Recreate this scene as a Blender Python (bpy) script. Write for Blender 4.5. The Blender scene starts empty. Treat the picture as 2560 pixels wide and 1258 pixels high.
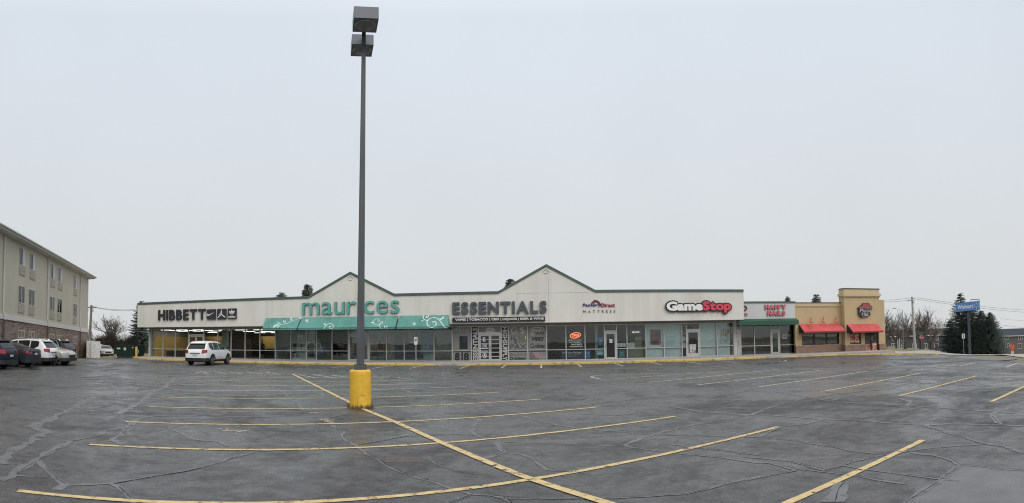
import bpy, bmesh, math, random
from math import sin, cos, pi, radians, atan2, hypot, sqrt
from mathutils import Vector, Matrix
SC = bpy.context.scene
COL = SC.collection
# ------------------------------------------------------------------ camera
FPX, VC, PITCH, ROLL, EYE = 1436.4, 800.0, 0.0365, 0.0125, 1.65     # panorama: pixels per radian, row of the axis, tilt, eye height
cam = bpy.data.cameras.new('camera')
cam.type = 'PANO'
cam.panorama_type = 'CENTRAL_CYLINDRICAL'
cam.central_cylindrical_range_u_min = -1280 / FPX
cam.central_cylindrical_range_u_max = 1280 / FPX
cam.central_cylindrical_range_v_min = (VC - 1258) / FPX
cam.central_cylindrical_range_v_max = VC / FPX
cam.central_cylindrical_radius = 1.0
cam.clip_start, cam.clip_end = 0.1, 3000
co = bpy.data.objects.new('camera', cam)
COL.objects.link(co)
RM = Matrix.Rotation(PITCH, 3, 'X') @ Matrix.Rotation(ROLL, 3, 'Y')
Xc, Yc, Zc = RM @ Vector((1, 0, 0)), RM @ Vector((0, 0, 1)), -(RM @ Vector((0, 1, 0)))
co.matrix_world = Matrix(((Xc.x, Yc.x, Zc.x, 0), (Xc.y, Yc.y, Zc.y, 0), (Xc.z, Yc.z, Zc.z, EYE), (0, 0, 0, 1)))
SC.camera = co
# ------------------------------------------------------------------ world, sun, exposure
SUN_EL, SUN_AZ = radians(42), radians(150)      # azimuth clockwise from +Y: behind the camera
w = bpy.data.worlds.new('World')
SC.world = w
w.use_nodes = True
nt = w.node_tree
nt.nodes.clear()
N = lambda t: nt.nodes.new(t)
sky = N('ShaderNodeTexSky'); sky.sky_type = 'NISHITA'; sky.sun_disc = False
sky.sun_elevation = SUN_EL; sky.sun_rotation = SUN_AZ; sky.dust_density = 5; sky.air_density = 1.0
tc = N('ShaderNodeTexCoord'); sep = N('ShaderNodeSeparateXYZ')
nt.links.new(tc.outputs['Generated'], sep.inputs[0])
rmp = N('ShaderNodeValToRGB')                    # overcast: a bright cloud deck, brighter overhead
cr = rmp.color_ramp
cr.elements[0].position = 0.0; cr.elements[0].color = (.70, .715, .72, 1)
cr.elements[1].position = 1.0; cr.elements[1].color = (1.15, 1.15, 1.15, 1)
for p, c in ((.06, (.695, .72, .73)), (.22, (.70, .735, .765)), (.36, (.70, .75, .81)), (.50, (.71, .77, .84)), (.66, (1.05, 1.08, 1.1))):
    e_ = cr.elements.new(p); e_.color = (*c, 1)
nt.links.new(sep.outputs['Z'], rmp.inputs[0])
noi = N('ShaderNodeTexNoise'); noi.inputs['Scale'].default_value = 1.6; noi.inputs['Detail'].default_value = 5
nt.links.new(tc.outputs['Generated'], noi.inputs['Vector'])
mr = N('ShaderNodeMapRange'); mr.inputs['To Min'].default_value = 9.1; mr.inputs['To Max'].default_value = 10.9
nt.links.new(noi.outputs['Fac'], mr.inputs['Value'])
vm = N('ShaderNodeVectorMath'); vm.operation = 'SCALE'
nt.links.new(rmp.outputs[0], vm.inputs[0]); nt.links.new(mr.outputs[0], vm.inputs['Scale'])
mx = N('ShaderNodeMix'); mx.data_type = 'RGBA'; mx.inputs[0].default_value = 0.97
nt.links.new(sky.outputs[0], mx.inputs[6]); nt.links.new(vm.outputs[0], mx.inputs[7])
bg = N('ShaderNodeBackground'); bg.inputs['Strength'].default_value = 0.1
nt.links.new(mx.outputs[2], bg.inputs[0])
ow = N('ShaderNodeOutputWorld'); nt.links.new(bg.outputs[0], ow.inputs[0])
sl = bpy.data.lights.new('sun', 'SUN'); sl.energy = 1.5; sl.angle = radians(50); sl.color = (1, .965, .92)
so = bpy.data.objects.new('sun', sl); COL.objects.link(so)
sdir = Vector((sin(SUN_AZ) * cos(SUN_EL), cos(SUN_AZ) * cos(SUN_EL), sin(SUN_EL)))
so.rotation_euler = sdir.to_track_quat('Z', 'Y').to_euler()
so.location = (0, -30, 40)
SC.view_settings.view_transform = 'Standard'; SC.view_settings.look = 'None'
SC.view_settings.exposure = 0; SC.view_settings.gamma = 1
SC.cycles.max_bounces = 8; SC.cycles.transparent_max_bounces = 24; SC.cycles.caustics_reflective = False; SC.cycles.caustics_refractive = False
SC.cycles.sample_clamp_indirect = 4; SC.cycles.pixel_filter_type = 'BLACKMAN_HARRIS'; SC.cycles.filter_width = 1.1
# ------------------------------------------------------------------ measuring: pixel of the 2560-wide photo -> direction, point on a wall, point on the ground
def ray(x, y):
    t = (x - 1280) / FPX
    return RM @ Vector((sin(t), cos(t), (VC - y) / FPX))
class Wall:
    """a vertical plane: o = origin (x, y), e = unit vector along it to the right, n = unit normal away from the camera"""
    def __init__(s, o, e):
        s.o = Vector(o); s.e = Vector(e).normalized(); s.n = Vector((-s.e.y, s.e.x)); s.rot = atan2(s.e.y, s.e.x)
    def hit(s, x, y, off=0.0):
        d = ray(x, y); d2 = d.xy
        t = (s.o.dot(s.n) + off) / d2.dot(s.n)
        q = d2 * t - s.o
        return q.dot(s.e), EYE + d.z * t
    def rect(s, x0, y0, x1, y1, off=0.0):
        xm, ym = (x0 + x1) / 2, (y0 + y1) / 2
        return s.hit(x0, ym, off)[0], s.hit(x1, ym, off)[0], s.hit(xm, y1, off)[1], s.hit(xm, y0, off)[1]
    def pt(s, a, d=0, z=0):
        q = s.o + s.e * a + s.n * d
        return Vector((q.x, q.y, z))
PHI = 0.0522
FA = Wall((sin(PHI) * 42.47, cos(PHI) * 42.47), (cos(PHI), -sin(PHI)))     # the plane of the main fascia
def lerp(x, xs, ys):
    if x <= xs[0]: return ys[0]
    for i in range(1, len(xs)):
        if x <= xs[i]:
            return ys[i - 1] + (ys[i] - ys[i - 1]) * (x - xs[i - 1]) / (xs[i] - xs[i - 1])
    return ys[-1]
def hz(x, y):
    """height of the land: a flat lot that falls away beyond its right-hand and far left corners"""
    r, az = hypot(x, y), atan2(x, y)
    z = 0.0
    if y > -20:
        s = lerp(az, (.50, .57, .65, .675, .713, .786, .89, 1.2, 1.6, 2.0), (0, .004, .018, .0245, .0255, .042, .046, .046, .03, 0))
        z -= s * max(0, min(r, 420) - 36)
        z -= .6 * lerp(az, (-1.2, -.86, -.72, -.66), (1, 1, 1, 0)) * lerp(r, (50, 70), (0, 1))
    return z
def ground(x, y, dz=0.0):
    d = ray(x, y); r, st = 2.0, .25
    f = lambda r: EYE + d.z * r - hz(d.x * r, d.y * r) - dz
    while f(r) > 0 and r < 900:
        r += st; st *= 1.01
    a, b = r - st, r
    for _ in range(30):
        m = (a + b) / 2
        if f(m) > 0: a = m
        else: b = m
    return Vector((d.x * a, d.y * a, hz(d.x * a, d.y * a) + dz))
def polar(x, r, y=None):
    """point at horizontal distance r in the direction of photo column x (row y gives its height)"""
    d = ray(x, 850 if y is None else y); k = r / d.xy.length
    return Vector((d.x * k, d.y * k, EYE + d.z * k if y is not None else hz(d.x * k, d.y * k)))
# ------------------------------------------------------------------ materials
def lin(c):
    return tuple(((v / 255) / 12.92 if v / 255 <= .04045 else ((v / 255 + .055) / 1.055) ** 2.4) for v in c)
MATS = {}
def mat(name, col, rough=.7, var=.12, scale=6, stretch=(1, 1, 1), metal=0, bump=0, bscale=60, spec=.5, emit=0, coat=0, col2=None, thr=None, detail=5, grime=None):
    """principled surface whose base colour wanders between col*(1-var) and col*(1+var), or between col and col2"""
    if name in MATS: return MATS[name]
    m = bpy.data.materials.new(name); m.use_nodes = True
    t = m.node_tree; b = t.nodes['Principled BSDF']
    b.inputs['Roughness'].default_value = rough; b.inputs['Metallic'].default_value = metal
    b.inputs['Specular IOR Level'].default_value = spec; b.inputs['Coat Weight'].default_value = coat
    if coat: b.inputs['Coat Roughness'].default_value = .06
    tcn = t.nodes.new('ShaderNodeTexCoord'); mp = t.nodes.new('ShaderNodeMapping')
    mp.inputs['Scale'].default_value = stretch
    t.links.new(tcn.outputs['Object'], mp.inputs[0])
    nz = t.nodes.new('ShaderNodeTexNoise'); nz.inputs['Scale'].default_value = scale; nz.inputs['Detail'].default_value = detail
    nz.inputs['Roughness'].default_value = .6
    t.links.new(mp.outputs[0], nz.inputs['Vector'])
    rp = t.nodes.new('ShaderNodeValToRGB')
    lo, hi = thr or (.3, .7)
    rp.color_ramp.elements[0].position = lo; rp.color_ramp.elements[1].position = hi
    c2 = col2 or tuple(min(1, c * (1 + var)) for c in col)
    c1 = col if col2 else tuple(c * (1 - var) for c in col)
    rp.color_ramp.elements[0].color = (*c1, 1); rp.color_ramp.elements[1].color = (*c2, 1)
    t.links.new(nz.outputs['Fac'], rp.inputs[0]); src = rp.outputs[0]
    if grime:                                   # streaks of dirt: (scale, stretch, darkest factor)
        mg = t.nodes.new('ShaderNodeMapping'); mg.inputs['Scale'].default_value = grime[1]; t.links.new(tcn.outputs['Object'], mg.inputs[0])
        ng = t.nodes.new('ShaderNodeTexNoise'); ng.inputs['Scale'].default_value = grime[0]; ng.inputs['Detail'].default_value = 8; ng.inputs['Roughness'].default_value = .65
        t.links.new(mg.outputs[0], ng.inputs['Vector']); rg = t.nodes.new('ShaderNodeValToRGB'); t.links.new(ng.outputs['Fac'], rg.inputs[0])
        rg.color_ramp.elements[0].position = .36; rg.color_ramp.elements[0].color = (grime[2], grime[2] * .99, grime[2] * .96, 1); rg.color_ramp.elements[1].position = .54; rg.color_ramp.elements[1].color = (1, 1, 1, 1)
        mgx = t.nodes.new('ShaderNodeMix'); mgx.data_type = 'RGBA'; mgx.blend_type = 'MULTIPLY'; mgx.inputs[0].default_value = 1
        t.links.new(src, mgx.inputs[6]); t.links.new(rg.outputs[0], mgx.inputs[7]); src = mgx.outputs[2]
    t.links.new(src, b.inputs['Base Color'])
    if bump:
        n2 = t.nodes.new('ShaderNodeTexNoise'); n2.inputs['Scale'].default_value = bscale; n2.inputs['Detail'].default_value = 4
        t.links.new(tcn.outputs['Object'], n2.inputs['Vector'])
        bp = t.nodes.new('ShaderNodeBump'); bp.inputs['Strength'].default_value = bump; bp.inputs['Distance'].default_value = .02
        t.links.new(n2.outputs['Fac'], bp.inputs['Height']); t.links.new(bp.outputs[0], b.inputs['Normal'])
    if emit:
        b.inputs['Emission Color'].default_value = (*col, 1); b.inputs['Emission Strength'].default_value = emit
    MATS[name] = m
    return m
def brick_mat(name, c1, c2, mortar, bw=.2, bh=.067, axis='XZ', msize=.008):
    if name in MATS: return MATS[name]
    m = bpy.data.materials.new(name); m.use_nodes = True
    t = m.node_tree; b = t.nodes['Principled BSDF']; b.inputs['Roughness'].default_value = .85
    tcn = t.nodes.new('ShaderNodeTexCoord'); sp = t.nodes.new('ShaderNodeSeparateXYZ'); cb = t.nodes.new('ShaderNodeCombineXYZ')
    t.links.new(tcn.outputs['Object'], sp.inputs[0]); t.links.new(sp.outputs[axis[0]], cb.inputs[0]); t.links.new(sp.outputs[axis[1]], cb.inputs[1])
    br = t.nodes.new('ShaderNodeTexBrick'); br.inputs['Scale'].default_value = 1
    br.inputs['Brick Width'].default_value = bw; br.inputs['Row Height'].default_value = bh; br.inputs['Mortar Size'].default_value = msize
    br.inputs['Color1'].default_value = (*c1, 1); br.inputs['Color2'].default_value = (*c2, 1); br.inputs['Mortar'].default_value = (*mortar, 1)
    t.links.new(cb.outputs[0], br.inputs['Vector'])
    nz = t.nodes.new('ShaderNodeTexNoise'); nz.inputs['Scale'].default_value = 3.5; nz.inputs['Detail'].default_value = 4
    t.links.new(cb.outputs[0], nz.inputs['Vector'])
    hs = t.nodes.new('ShaderNodeHueSaturation'); mrr = t.nodes.new('ShaderNodeMapRange')
    mrr.inputs['To Min'].default_value = .6; mrr.inputs['To Max'].default_value = 1.4
    t.links.new(nz.outputs['Fac'], mrr.inputs['Value']); t.links.new(mrr.outputs[0], hs.inputs['Value'])
    t.links.new(br.outputs['Color'], hs.inputs['Color']); t.links.new(hs.outputs[0], b.inputs['Base Color'])
    MATS[name] = m
    return m
def glass_mat(name, tint=(.8, .86, .84), refl=1.0, base=.05):
    """a see-through pane: clear behind, mirror-like at the front by Schlick's law"""
    if name in MATS: return MATS[name]
    m = bpy.data.materials.new(name); m.use_nodes = True
    t = m.node_tree; t.nodes.clear()
    o = t.nodes.new('ShaderNodeOutputMaterial'); ms = t.nodes.new('ShaderNodeMixShader')
    tr = t.nodes.new('ShaderNodeBsdfTransparent'); tr.inputs[0].default_value = (*tint, 1)
    gl = t.nodes.new('ShaderNodeBsdfGlossy'); gl.inputs['Roughness'].default_value = .015; gl.inputs[0].default_value = (refl, refl, refl, 1)
    lw = t.nodes.new('ShaderNodeLayerWeight'); lw.inputs['Blend'].default_value = .5
    pw = t.nodes.new('ShaderNodeMath'); pw.operation = 'POWER'; pw.inputs[1].default_value = 5
    ma = t.nodes.new('ShaderNodeMath'); ma.operation = 'MULTIPLY_ADD'; ma.inputs[1].default_value = 1 - base; ma.inputs[2].default_value = base
    t.links.new(lw.outputs['Facing'], pw.inputs[0]); t.links.new(pw.outputs[0], ma.inputs[0]); t.links.new(ma.outputs[0], ms.inputs[0])
    tcn = t.nodes.new('ShaderNodeTexCoord'); nz = t.nodes.new('ShaderNodeTexNoise'); nz.inputs['Scale'].default_value = .9; nz.inputs['Detail'].default_value = 1
    bp = t.nodes.new('ShaderNodeBump'); bp.inputs['Strength'].default_value = .05; bp.inputs['Distance'].default_value = .05
    t.links.new(tcn.outputs['Object'], nz.inputs['Vector']); t.links.new(nz.outputs['Fac'], bp.inputs['Height']); t.links.new(bp.outputs[0], gl.inputs['Normal'])
    t.links.new(tr.outputs[0], ms.inputs[1]); t.links.new(gl.outputs[0], ms.inputs[2]); t.links.new(ms.outputs[0], o.inputs[0])
    MATS[name] = m
    return m
# ------------------------------------------------------------------ mesh building
class MB:
    def __init__(s): s.v = []; s.f = []; s.m = []; s.k = 0
    def add(s, vs, fs):
        n = len(s.v); s.v += [tuple(v) for v in vs]; s.f += [tuple(i + n for i in f) for f in fs]; s.m += [s.k] * len(fs)
        return s
    def box(s, x0, x1, y0, y1, z0, z1):
        return s.add([(x0, y0, z0), (x1, y0, z0), (x1, y1, z0), (x0, y1, z0), (x0, y0, z1), (x1, y0, z1), (x1, y1, z1), (x0, y1, z1)],
                     [(0, 3, 2, 1), (4, 5, 6, 7), (0, 1, 5, 4), (1, 2, 6, 5), (2, 3, 7, 6), (3, 0, 4, 7)])
    def quad(s, *p): return s.add(p, [tuple(range(len(p)))])
    def prism(s, poly, y0, y1):
        """poly in (x, z), extruded along y"""
        n = len(poly)
        return s.add([(x, y0, z) for x, z in poly] + [(x, y1, z) for x, z in poly],
                     [tuple(range(n)), tuple(range(2 * n - 1, n - 1, -1))] + [(i, i + n, (i + 1) % n + n, (i + 1) % n) for i in range(n)])
    def slab(s, poly, z0, z1):
        """poly in (x, y), extruded along z"""
        n = len(poly)
        return s.add([(x, y, z0) for x, y in poly] + [(x, y, z1) for x, y in poly],
                     [tuple(range(n - 1, -1, -1)), tuple(range(n, 2 * n))] + [(i, (i + 1) % n, (i + 1) % n + n, i + n) for i in range(n)])
    def tube(s, path, rad, n=8, cap=True):
        path = [Vector(p) for p in path]; rings = []
        up = Vector((0, 0, 1))
        for i, p in enumerate(path):
            a = path[max(i - 1, 0)]; b = path[min(i + 1, len(path) - 1)]
            t = (b - a)
            t = t.normalized() if t.length > 1e-9 else Vector((0, 0, 1))
            u = t.cross(up if abs(t.z) < .95 else Vector((1, 0, 0))).normalized(); v_ = t.cross(u)
            r = rad[i] if isinstance(rad, (list, tuple)) else rad
            rings.append([p + (u * cos(2 * pi * k / n) + v_ * sin(2 * pi * k / n)) * r for k in range(n)])
        vs = [q for rg in rings for q in rg]; fs = []
        for i in range(len(path) - 1):
            for k in range(n):
                fs.append((i * n + k, i * n + (k + 1) % n, (i + 1) * n + (k + 1) % n, (i + 1) * n + k))
        if cap and n > 2:
            fs.append(tuple(range(n - 1, -1, -1))); fs.append(tuple((len(path) - 1) * n + k for k in range(n)))
        return s.add(vs, fs)
    def lathe(s, prof, n=24, c=(0, 0, 0), ax='z'):
        vs, fs = [], []
        for r, h in prof:
            for k in range(n):
                a = 2 * pi * k / n
                p = (r * cos(a), r * sin(a), h)
                if ax == 'y': p = (p[0], p[2], p[1])
                vs.append((p[0] + c[0], p[1] + c[1], p[2] + c[2]))
        for i in range(len(prof) - 1):
            for k in range(n):
                fs.append((i * n + k, i * n + (k + 1) % n, (i + 1) * n + (k + 1) % n, (i + 1) * n + k))
        fs.append(tuple(range(n - 1, -1, -1))); fs.append(tuple((len(prof) - 1) * n + k for k in range(n)))
        return s.add(vs, fs)
    def mesh(s, name, mats, smooth=False, fix=True):
        me = bpy.data.meshes.new(name)
        me.from_pydata(s.v, [], s.f)
        for m in (mats if isinstance(mats, (list, tuple)) else [mats]): me.materials.append(m)
        if any(s.m):
            me.polygons.foreach_set('material_index', s.m)
        if fix and len(s.f) < 20000:
            bm = bmesh.new(); bm.from_mesh(me); bmesh.ops.recalc_face_normals(bm, faces=bm.faces); bm.to_mesh(me); bm.free()
        if smooth is True: me.polygons.foreach_set('use_smooth', [True] * len(me.polygons))
        elif smooth:
            me.polygons.foreach_set('use_smooth', [True] * len(me.polygons)); me.set_sharp_from_angle(angle=radians(smooth))
        me.update()
        return me
    def build(s, name, mats, parent=None, smooth=False, loc=None, rotz=None, fix=True):
        return link(name, s.mesh(name, mats, smooth, fix), parent, loc, rotz)
def link(name, me, parent=None, loc=None, rotz=None):
    o = bpy.data.objects.new(name, me); COL.objects.link(o)
    if parent is not None: o.parent = parent
    if loc is not None: o.location = loc
    if rotz is not None: o.rotation_euler = (0, 0, rotz)
    return o
def tag(o, label, cat, group=None):
    o['label'] = label; o['category'] = cat
    if group: o['group'] = group
    return o
def thing(name, label, cat, loc=(0, 0, 0), rotz=0, group=None):
    return tag(link(name, None, None, loc, rotz), label, cat, group)
def structure(o, kind='structure'):
    o['kind'] = kind; return o
def wthing(wall, name, label, cat, s=0, d=0, z=0, group=None):
    return thing(name, label, cat, wall.pt(s, d, z), wall.rot, group)
def copy_tree(o, parent=None):
    c = o.copy(); COL.objects.link(c); c.parent = parent
    for ch in list(o.children): copy_tree(ch, c)
    return c
GLY = {}
def glyphs(txt, bold=0.0, ext=.02, shear=0.0, spacing=1.0, res=3):
    """flat letters as (verts, faces) facing -y, x to the right, z up, in em units"""
    key = (txt, bold, ext, shear, spacing)
    if key not in GLY:
        cu = bpy.data.curves.new('text', 'FONT'); cu.body = txt; cu.offset = bold; cu.extrude = 0; cu.resolution_u = res
        cu.shear = shear; cu.space_character = spacing; cu.align_x = 'CENTER'
        ob = bpy.data.objects.new('text', cu); me = bpy.data.meshes.new_from_object(ob)
        vs = [v.co.copy() for v in me.vertices]; fs = [tuple(p.vertices) for p in me.polygons]
        bpy.data.objects.remove(ob); bpy.data.curves.remove(cu); bpy.data.meshes.remove(me)
        GLY[key] = (vs, fs)
    return GLY[key]
def text_into(mb, txt, x0, x1, z0, z1, y=0.0, depth=.01, bold=0.0, shear=0.0, spacing=1.0, vertical=False):
    """letters stretched into the box x0..x1, z0..z1, front face at y, thickness depth behind it"""
    vs, fs = glyphs(txt, bold, 0, shear, spacing)
    if not vs: return mb
    ax, bx = min(v.x for v in vs), max(v.x for v in vs); ay, by = min(v.y for v in vs), max(v.y for v in vs)
    def tr(v, yy):
        u, w_ = (v.x - ax) / (bx - ax), (v.y - ay) / (by - ay)
        if vertical: u, w_ = 1 - w_, u
        return (x0 + (x1 - x0) * u, yy, z0 + (z1 - z0) * w_)
    n = len(vs)
    mb.add([tr(v, y) for v in vs], fs)
    if depth > 0:
        cnt = {}
        for f in fs:
            for a, b in zip(f, f[1:] + f[:1]): cnt[(a, b)] = 1
        edge = [(a, b) for (a, b) in cnt if (b, a) not in cnt]
        mb.add([tr(v, y) for v in vs] + [tr(v, y + depth) for v in vs], [(a, b, b + n, a + n) for a, b in edge])
    return mb
def letters(parent, txt, x0, x1, z0, z1, m_face, m_side, depth=.12, bold=.02, gap=.08, small=None, name='letter', shear=0.0):
    """raised letters, each a part of its own: front material m_face, returns material m_side"""
    ws, hs = [], []
    for ch in txt:
        vs, fs = glyphs(ch, bold, 0, shear)
        if vs:
            ws.append((max(v.x for v in vs) - min(v.x for v in vs), min(v.y for v in vs), max(v.y for v in vs)))
        else: ws.append((.3, 0, .1))
    tot = sum(q[0] for q in ws) + gap * (len(txt) - 1)
    k = (x1 - x0) / tot; lo = min(q[1] for q in ws if q[2] > .3); hi = max(q[2] for q in ws)
    kz = (z1 - z0) / (hi - lo); x = x0
    for ch, q in zip(txt, ws):
        if ch != ' ':
            mb = MB(); text_into(mb, ch, x, x + q[0] * k, z0 + (q[1] - lo) * kz, z0 + (q[2] - lo) * kz, -depth, 0, bold, shear)
            nf = len(mb.f); m2 = MB(); text_into(m2, ch, x, x + q[0] * k, z0 + (q[1] - lo) * kz, z0 + (q[2] - lo) * kz, -depth, depth, bold, shear)
            m2.m = [0] * nf + [1] * (len(m2.f) - nf)
            o = m2.build(name, [m_face(ch) if callable(m_face) else m_face, m_side], parent, fix=False)
        x += (q[0] + gap) * k
# ------------------------------------------------------------------ the land, the lot, painted lines, sealed cracks
rnd = random.Random(7)
def ground_sheet():
    xs = sorted(set([-900, -600, -400, -300, -220, -160, -120, -100] + list(range(-90, 111, 4)) + [120, 140, 160, 180, 210, 240, 280, 340, 420, 600, 900]))
    ys = sorted(set([-300, -200, -140, -100, -80] + list(range(-70, 131, 4)) + [140, 150, 170, 190, 220, 260, 320, 420, 600, 900, 1500]))
    mb = MB(); nx = len(xs)
    mb.v = [(x, y, hz(x, y) - .03) for y in ys for x in xs]
    mb.f = [(j * nx + i, j * nx + i + 1, (j + 1) * nx + i + 1, (j + 1) * nx + i) for j in range(len(ys) - 1) for i in range(nx - 1)]
    mb.m = [0] * len(mb.f)
    return mb
GRASS = mat('dead_grass', (.13, .11, .062), .95, scale=1.3, col2=(.21, .18, .105), bump=.6, bscale=30)
structure(ground_sheet().build('ground', GRASS, fix=False))
def asphalt():
    m = bpy.data.materials.new('asphalt'); m.use_nodes = True
    t = m.node_tree; b = t.nodes['Principled BSDF']
    tcn = t.nodes.new('ShaderNodeTexCoord')
    def noise(scale, detail=4, rough=.6, dist=0):
        n = t.nodes.new('ShaderNodeTexNoise'); n.inputs['Scale'].default_value = scale; n.inputs['Detail'].default_value = detail
        n.inputs['Roughness'].default_value = rough; n.inputs['Distortion'].default_value = dist
        t.links.new(tcn.outputs['Object'], n.inputs['Vector']); return n
    def ramp(src, *st):
        r = t.nodes.new('ShaderNodeValToRGB'); t.links.new(src, r.inputs[0])
        r.color_ramp.elements[0].position, r.color_ramp.elements[0].color = st[0][0], (*st[0][1], 1)
        r.color_ramp.elements[1].position, r.color_ramp.elements[1].color = st[-1][0], (*st[-1][1], 1)
        for p, c in st[1:-1]:
            r.color_ramp.elements.new(p).color = (*c, 1)
        return r
    def mixc(f, a, c, mode='MIX'):
        n = t.nodes.new('ShaderNodeMix'); n.data_type = 'RGBA'; n.blend_type = mode
        if isinstance(f, float): n.inputs[0].default_value = f
        else: t.links.new(f, n.inputs[0])
        t.links.new(a, n.inputs[6]); t.links.new(c, n.inputs[7]); return n.outputs[2]
    G = lambda v: (v, v, v)
    big = ramp(noise(.14, 6, .62, .6).outputs['Fac'], (.30, (.037, .037, .038)), (.46, (.054, .053, .053)), (.60, (.072, .069, .066)), (.74, (.096, .088, .080)))
    med = ramp(noise(.9, 7, .68, .5).outputs['Fac'], (.28, G(.48)), (.5, G(1.0)), (.74, G(1.6)))
    mid = ramp(noise(6.5, 5, .7, .3).outputs['Fac'], (.25, G(.52)), (.5, G(1.0)), (.76, G(1.55)))
    fine = ramp(noise(38, 3, .75).outputs['Fac'], (.3, G(.35)), (.5, G(.92)), (.64, G(1.6)), (.76, G(3.4)))
    c = mixc(1.0, big.outputs[0], med.outputs[0], 'MULTIPLY')
    c = mixc(1.0, c, mid.outputs[0], 'MULTIPLY'); c = mixc(1.0, c, fine.outputs[0], 'MULTIPLY')
    stain = ramp(noise(.5, 6, .72, 1.4).outputs['Fac'], (.60, G(0)), (.70, G(.6)))     # oil and dirt stains
    dk = t.nodes.new('ShaderNodeRGB'); dk.outputs[0].default_value = (.022, .021, .021, 1)
    c = mixc(stain.outputs[0], c, dk.outputs[0])
    wet = ramp(noise(.26, 8, .72, 1.2).outputs['Fac'], (.40, G(1)), (.50, G(.55)), (.60, G(0)))      # damp films against dry, stony patches
    wet2 = ramp(noise(2.6, 6, .72, .8).outputs['Fac'], (.36, G(1)), (.60, G(0)))
    wm = mixc(.38, wet.outputs[0], wet2.outputs[0])
    c = mixc(wm, c, mixc(1.0, c, ramp(wm, (0, G(1.12)), (1, G(.50))).outputs[0], 'MULTIPLY'))
    t.links.new(c, b.inputs['Base Color'])
    rr = ramp(wm, (0, G(.85)), (.35, G(.55)), (.7, G(.28)), (1, G(.16)))
    t.links.new(rr.outputs[0], b.inputs['Roughness'])
    b.inputs['Specular IOR Level'].default_value = .5
    bp = t.nodes.new('ShaderNodeBump'); bp.inputs['Distance'].default_value = .012
    bs = ramp(wm, (0, G(.9)), (.6, G(.32)), (1, G(.13))); t.links.new(bs.outputs[0], bp.inputs['Strength'])
    t.links.new(noise(50, 4, .75).outputs['Fac'], bp.inputs['Height']); t.links.new(bp.outputs[0], b.inputs['Normal'])
    return m
def worn(m, scale, lo, hi, detail=8):
    """lets the ground show through a surface in ragged patches"""
    t = m.node_tree; b = t.nodes['Principled BSDF']
    tcn = t.nodes.new('ShaderNodeTexCoord'); nz = t.nodes.new('ShaderNodeTexNoise'); nz.inputs['Scale'].default_value = scale; nz.inputs['Detail'].default_value = detail; nz.inputs['Roughness'].default_value = .72
    t.links.new(tcn.outputs['Object'], nz.inputs['Vector'])
    rp = t.nodes.new('ShaderNodeMapRange'); rp.inputs['From Min'].default_value = lo; rp.inputs['From Max'].default_value = hi
    t.links.new(nz.outputs['Fac'], rp.inputs['Value']); t.links.new(rp.outputs[0], b.inputs['Alpha'])
    return m
ASPH = asphalt()
def inside(p, poly):
    c = False; n = len(poly)
    for i in range(n):
        (x1, y1), (x2, y2) = poly[i], poly[(i + 1) % n]
        if (y1 > p[1]) != (y2 > p[1]) and p[0] < (x2 - x1) * (p[1] - y1) / (y2 - y1) + x1: c = not c
    return c
def draped(name, poly, dz, m, step=2.0, thick=0):
    """a sheet over the land filling poly (x, y)"""
    bm = bmesh.new()
    f = bm.faces.new([bm.verts.new((x, y, 0)) for x, y in poly])
    xs = [p[0] for p in poly]; ys = [p[1] for p in poly]
    for lo, hi, n in ((min(xs), max(xs), (1, 0, 0)), (min(ys), max(ys), (0, 1, 0))):
        k = math.floor(lo / step) * step + step
        while k < hi:
            bmesh.ops.bisect_plane(bm, geom=bm.verts[:] + bm.edges[:] + bm.faces[:], plane_co=Vector(n) * k, plane_no=n)
            k += step
    for v in bm.verts: v.co.z = hz(v.co.x, v.co.y) + dz
    bmesh.ops.recalc_face_normals(bm, faces=bm.faces)
    for f in bm.faces:
        if f.normal.z < 0: f.normal_flip()
    me = bpy.data.meshes.new(name); bm.to_mesh(me); bm.free(); me.materials.append(m)
    return structure(link(name, me))
g2 = lambda x, y: (lambda v: (v.x, v.y))(ground(x, y))
KD = -3.4                                                              # kerb line, metres in front of the fascia plane
kp = lambda s, d=KD: (lambda v: (v.x, v.y))(FA.pt(s, d))
LOT = [(-60, -60), (75, -60), (62, 8), g2(2640, 918), g2(2560, 908), g2(2536, 901), g2(2492, 903), g2(2469, 895), g2(2402, 889.5), g2(2275, 884.2),
       kp(27, -3.9), kp(16, KD), kp(-33.2, KD), g2(330, 894.5), g2(285, 896), g2(225, 898.3), g2(196, 903), (-36, 30), (-37, 14), (-60, 0)]
draped('asphalt_ground', LOT, 0, ASPH)
CONC = mat('old_concrete', (.30, .28, .25), .85, .18, 3, bump=.3)
ROAD = mat('pale_road', (.33, .32, .30), .8, .12, 2, bump=.2)
draped('road', [g2(2274, 883.2), g2(2402, 888.4), g2(2560, 894.5), g2(2700, 902), g2(2860, 912), g2(2860, 903), g2(2700, 894), g2(2560, 886.5), g2(2425, 880.6), g2(2280, 878.4), g2(2200, 876.4), g2(2190, 880)], .006, ROAD)
draped('driveway_road', [g2(2410, 890), g2(2470, 892.6), g2(2545, 897.3), g2(2536, 899.5), g2(2495, 902.2), g2(2440, 899), g2(2380, 896)], .006, mat('worn_asphalt', (.15, .145, .14), .8, .2, 2))
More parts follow.
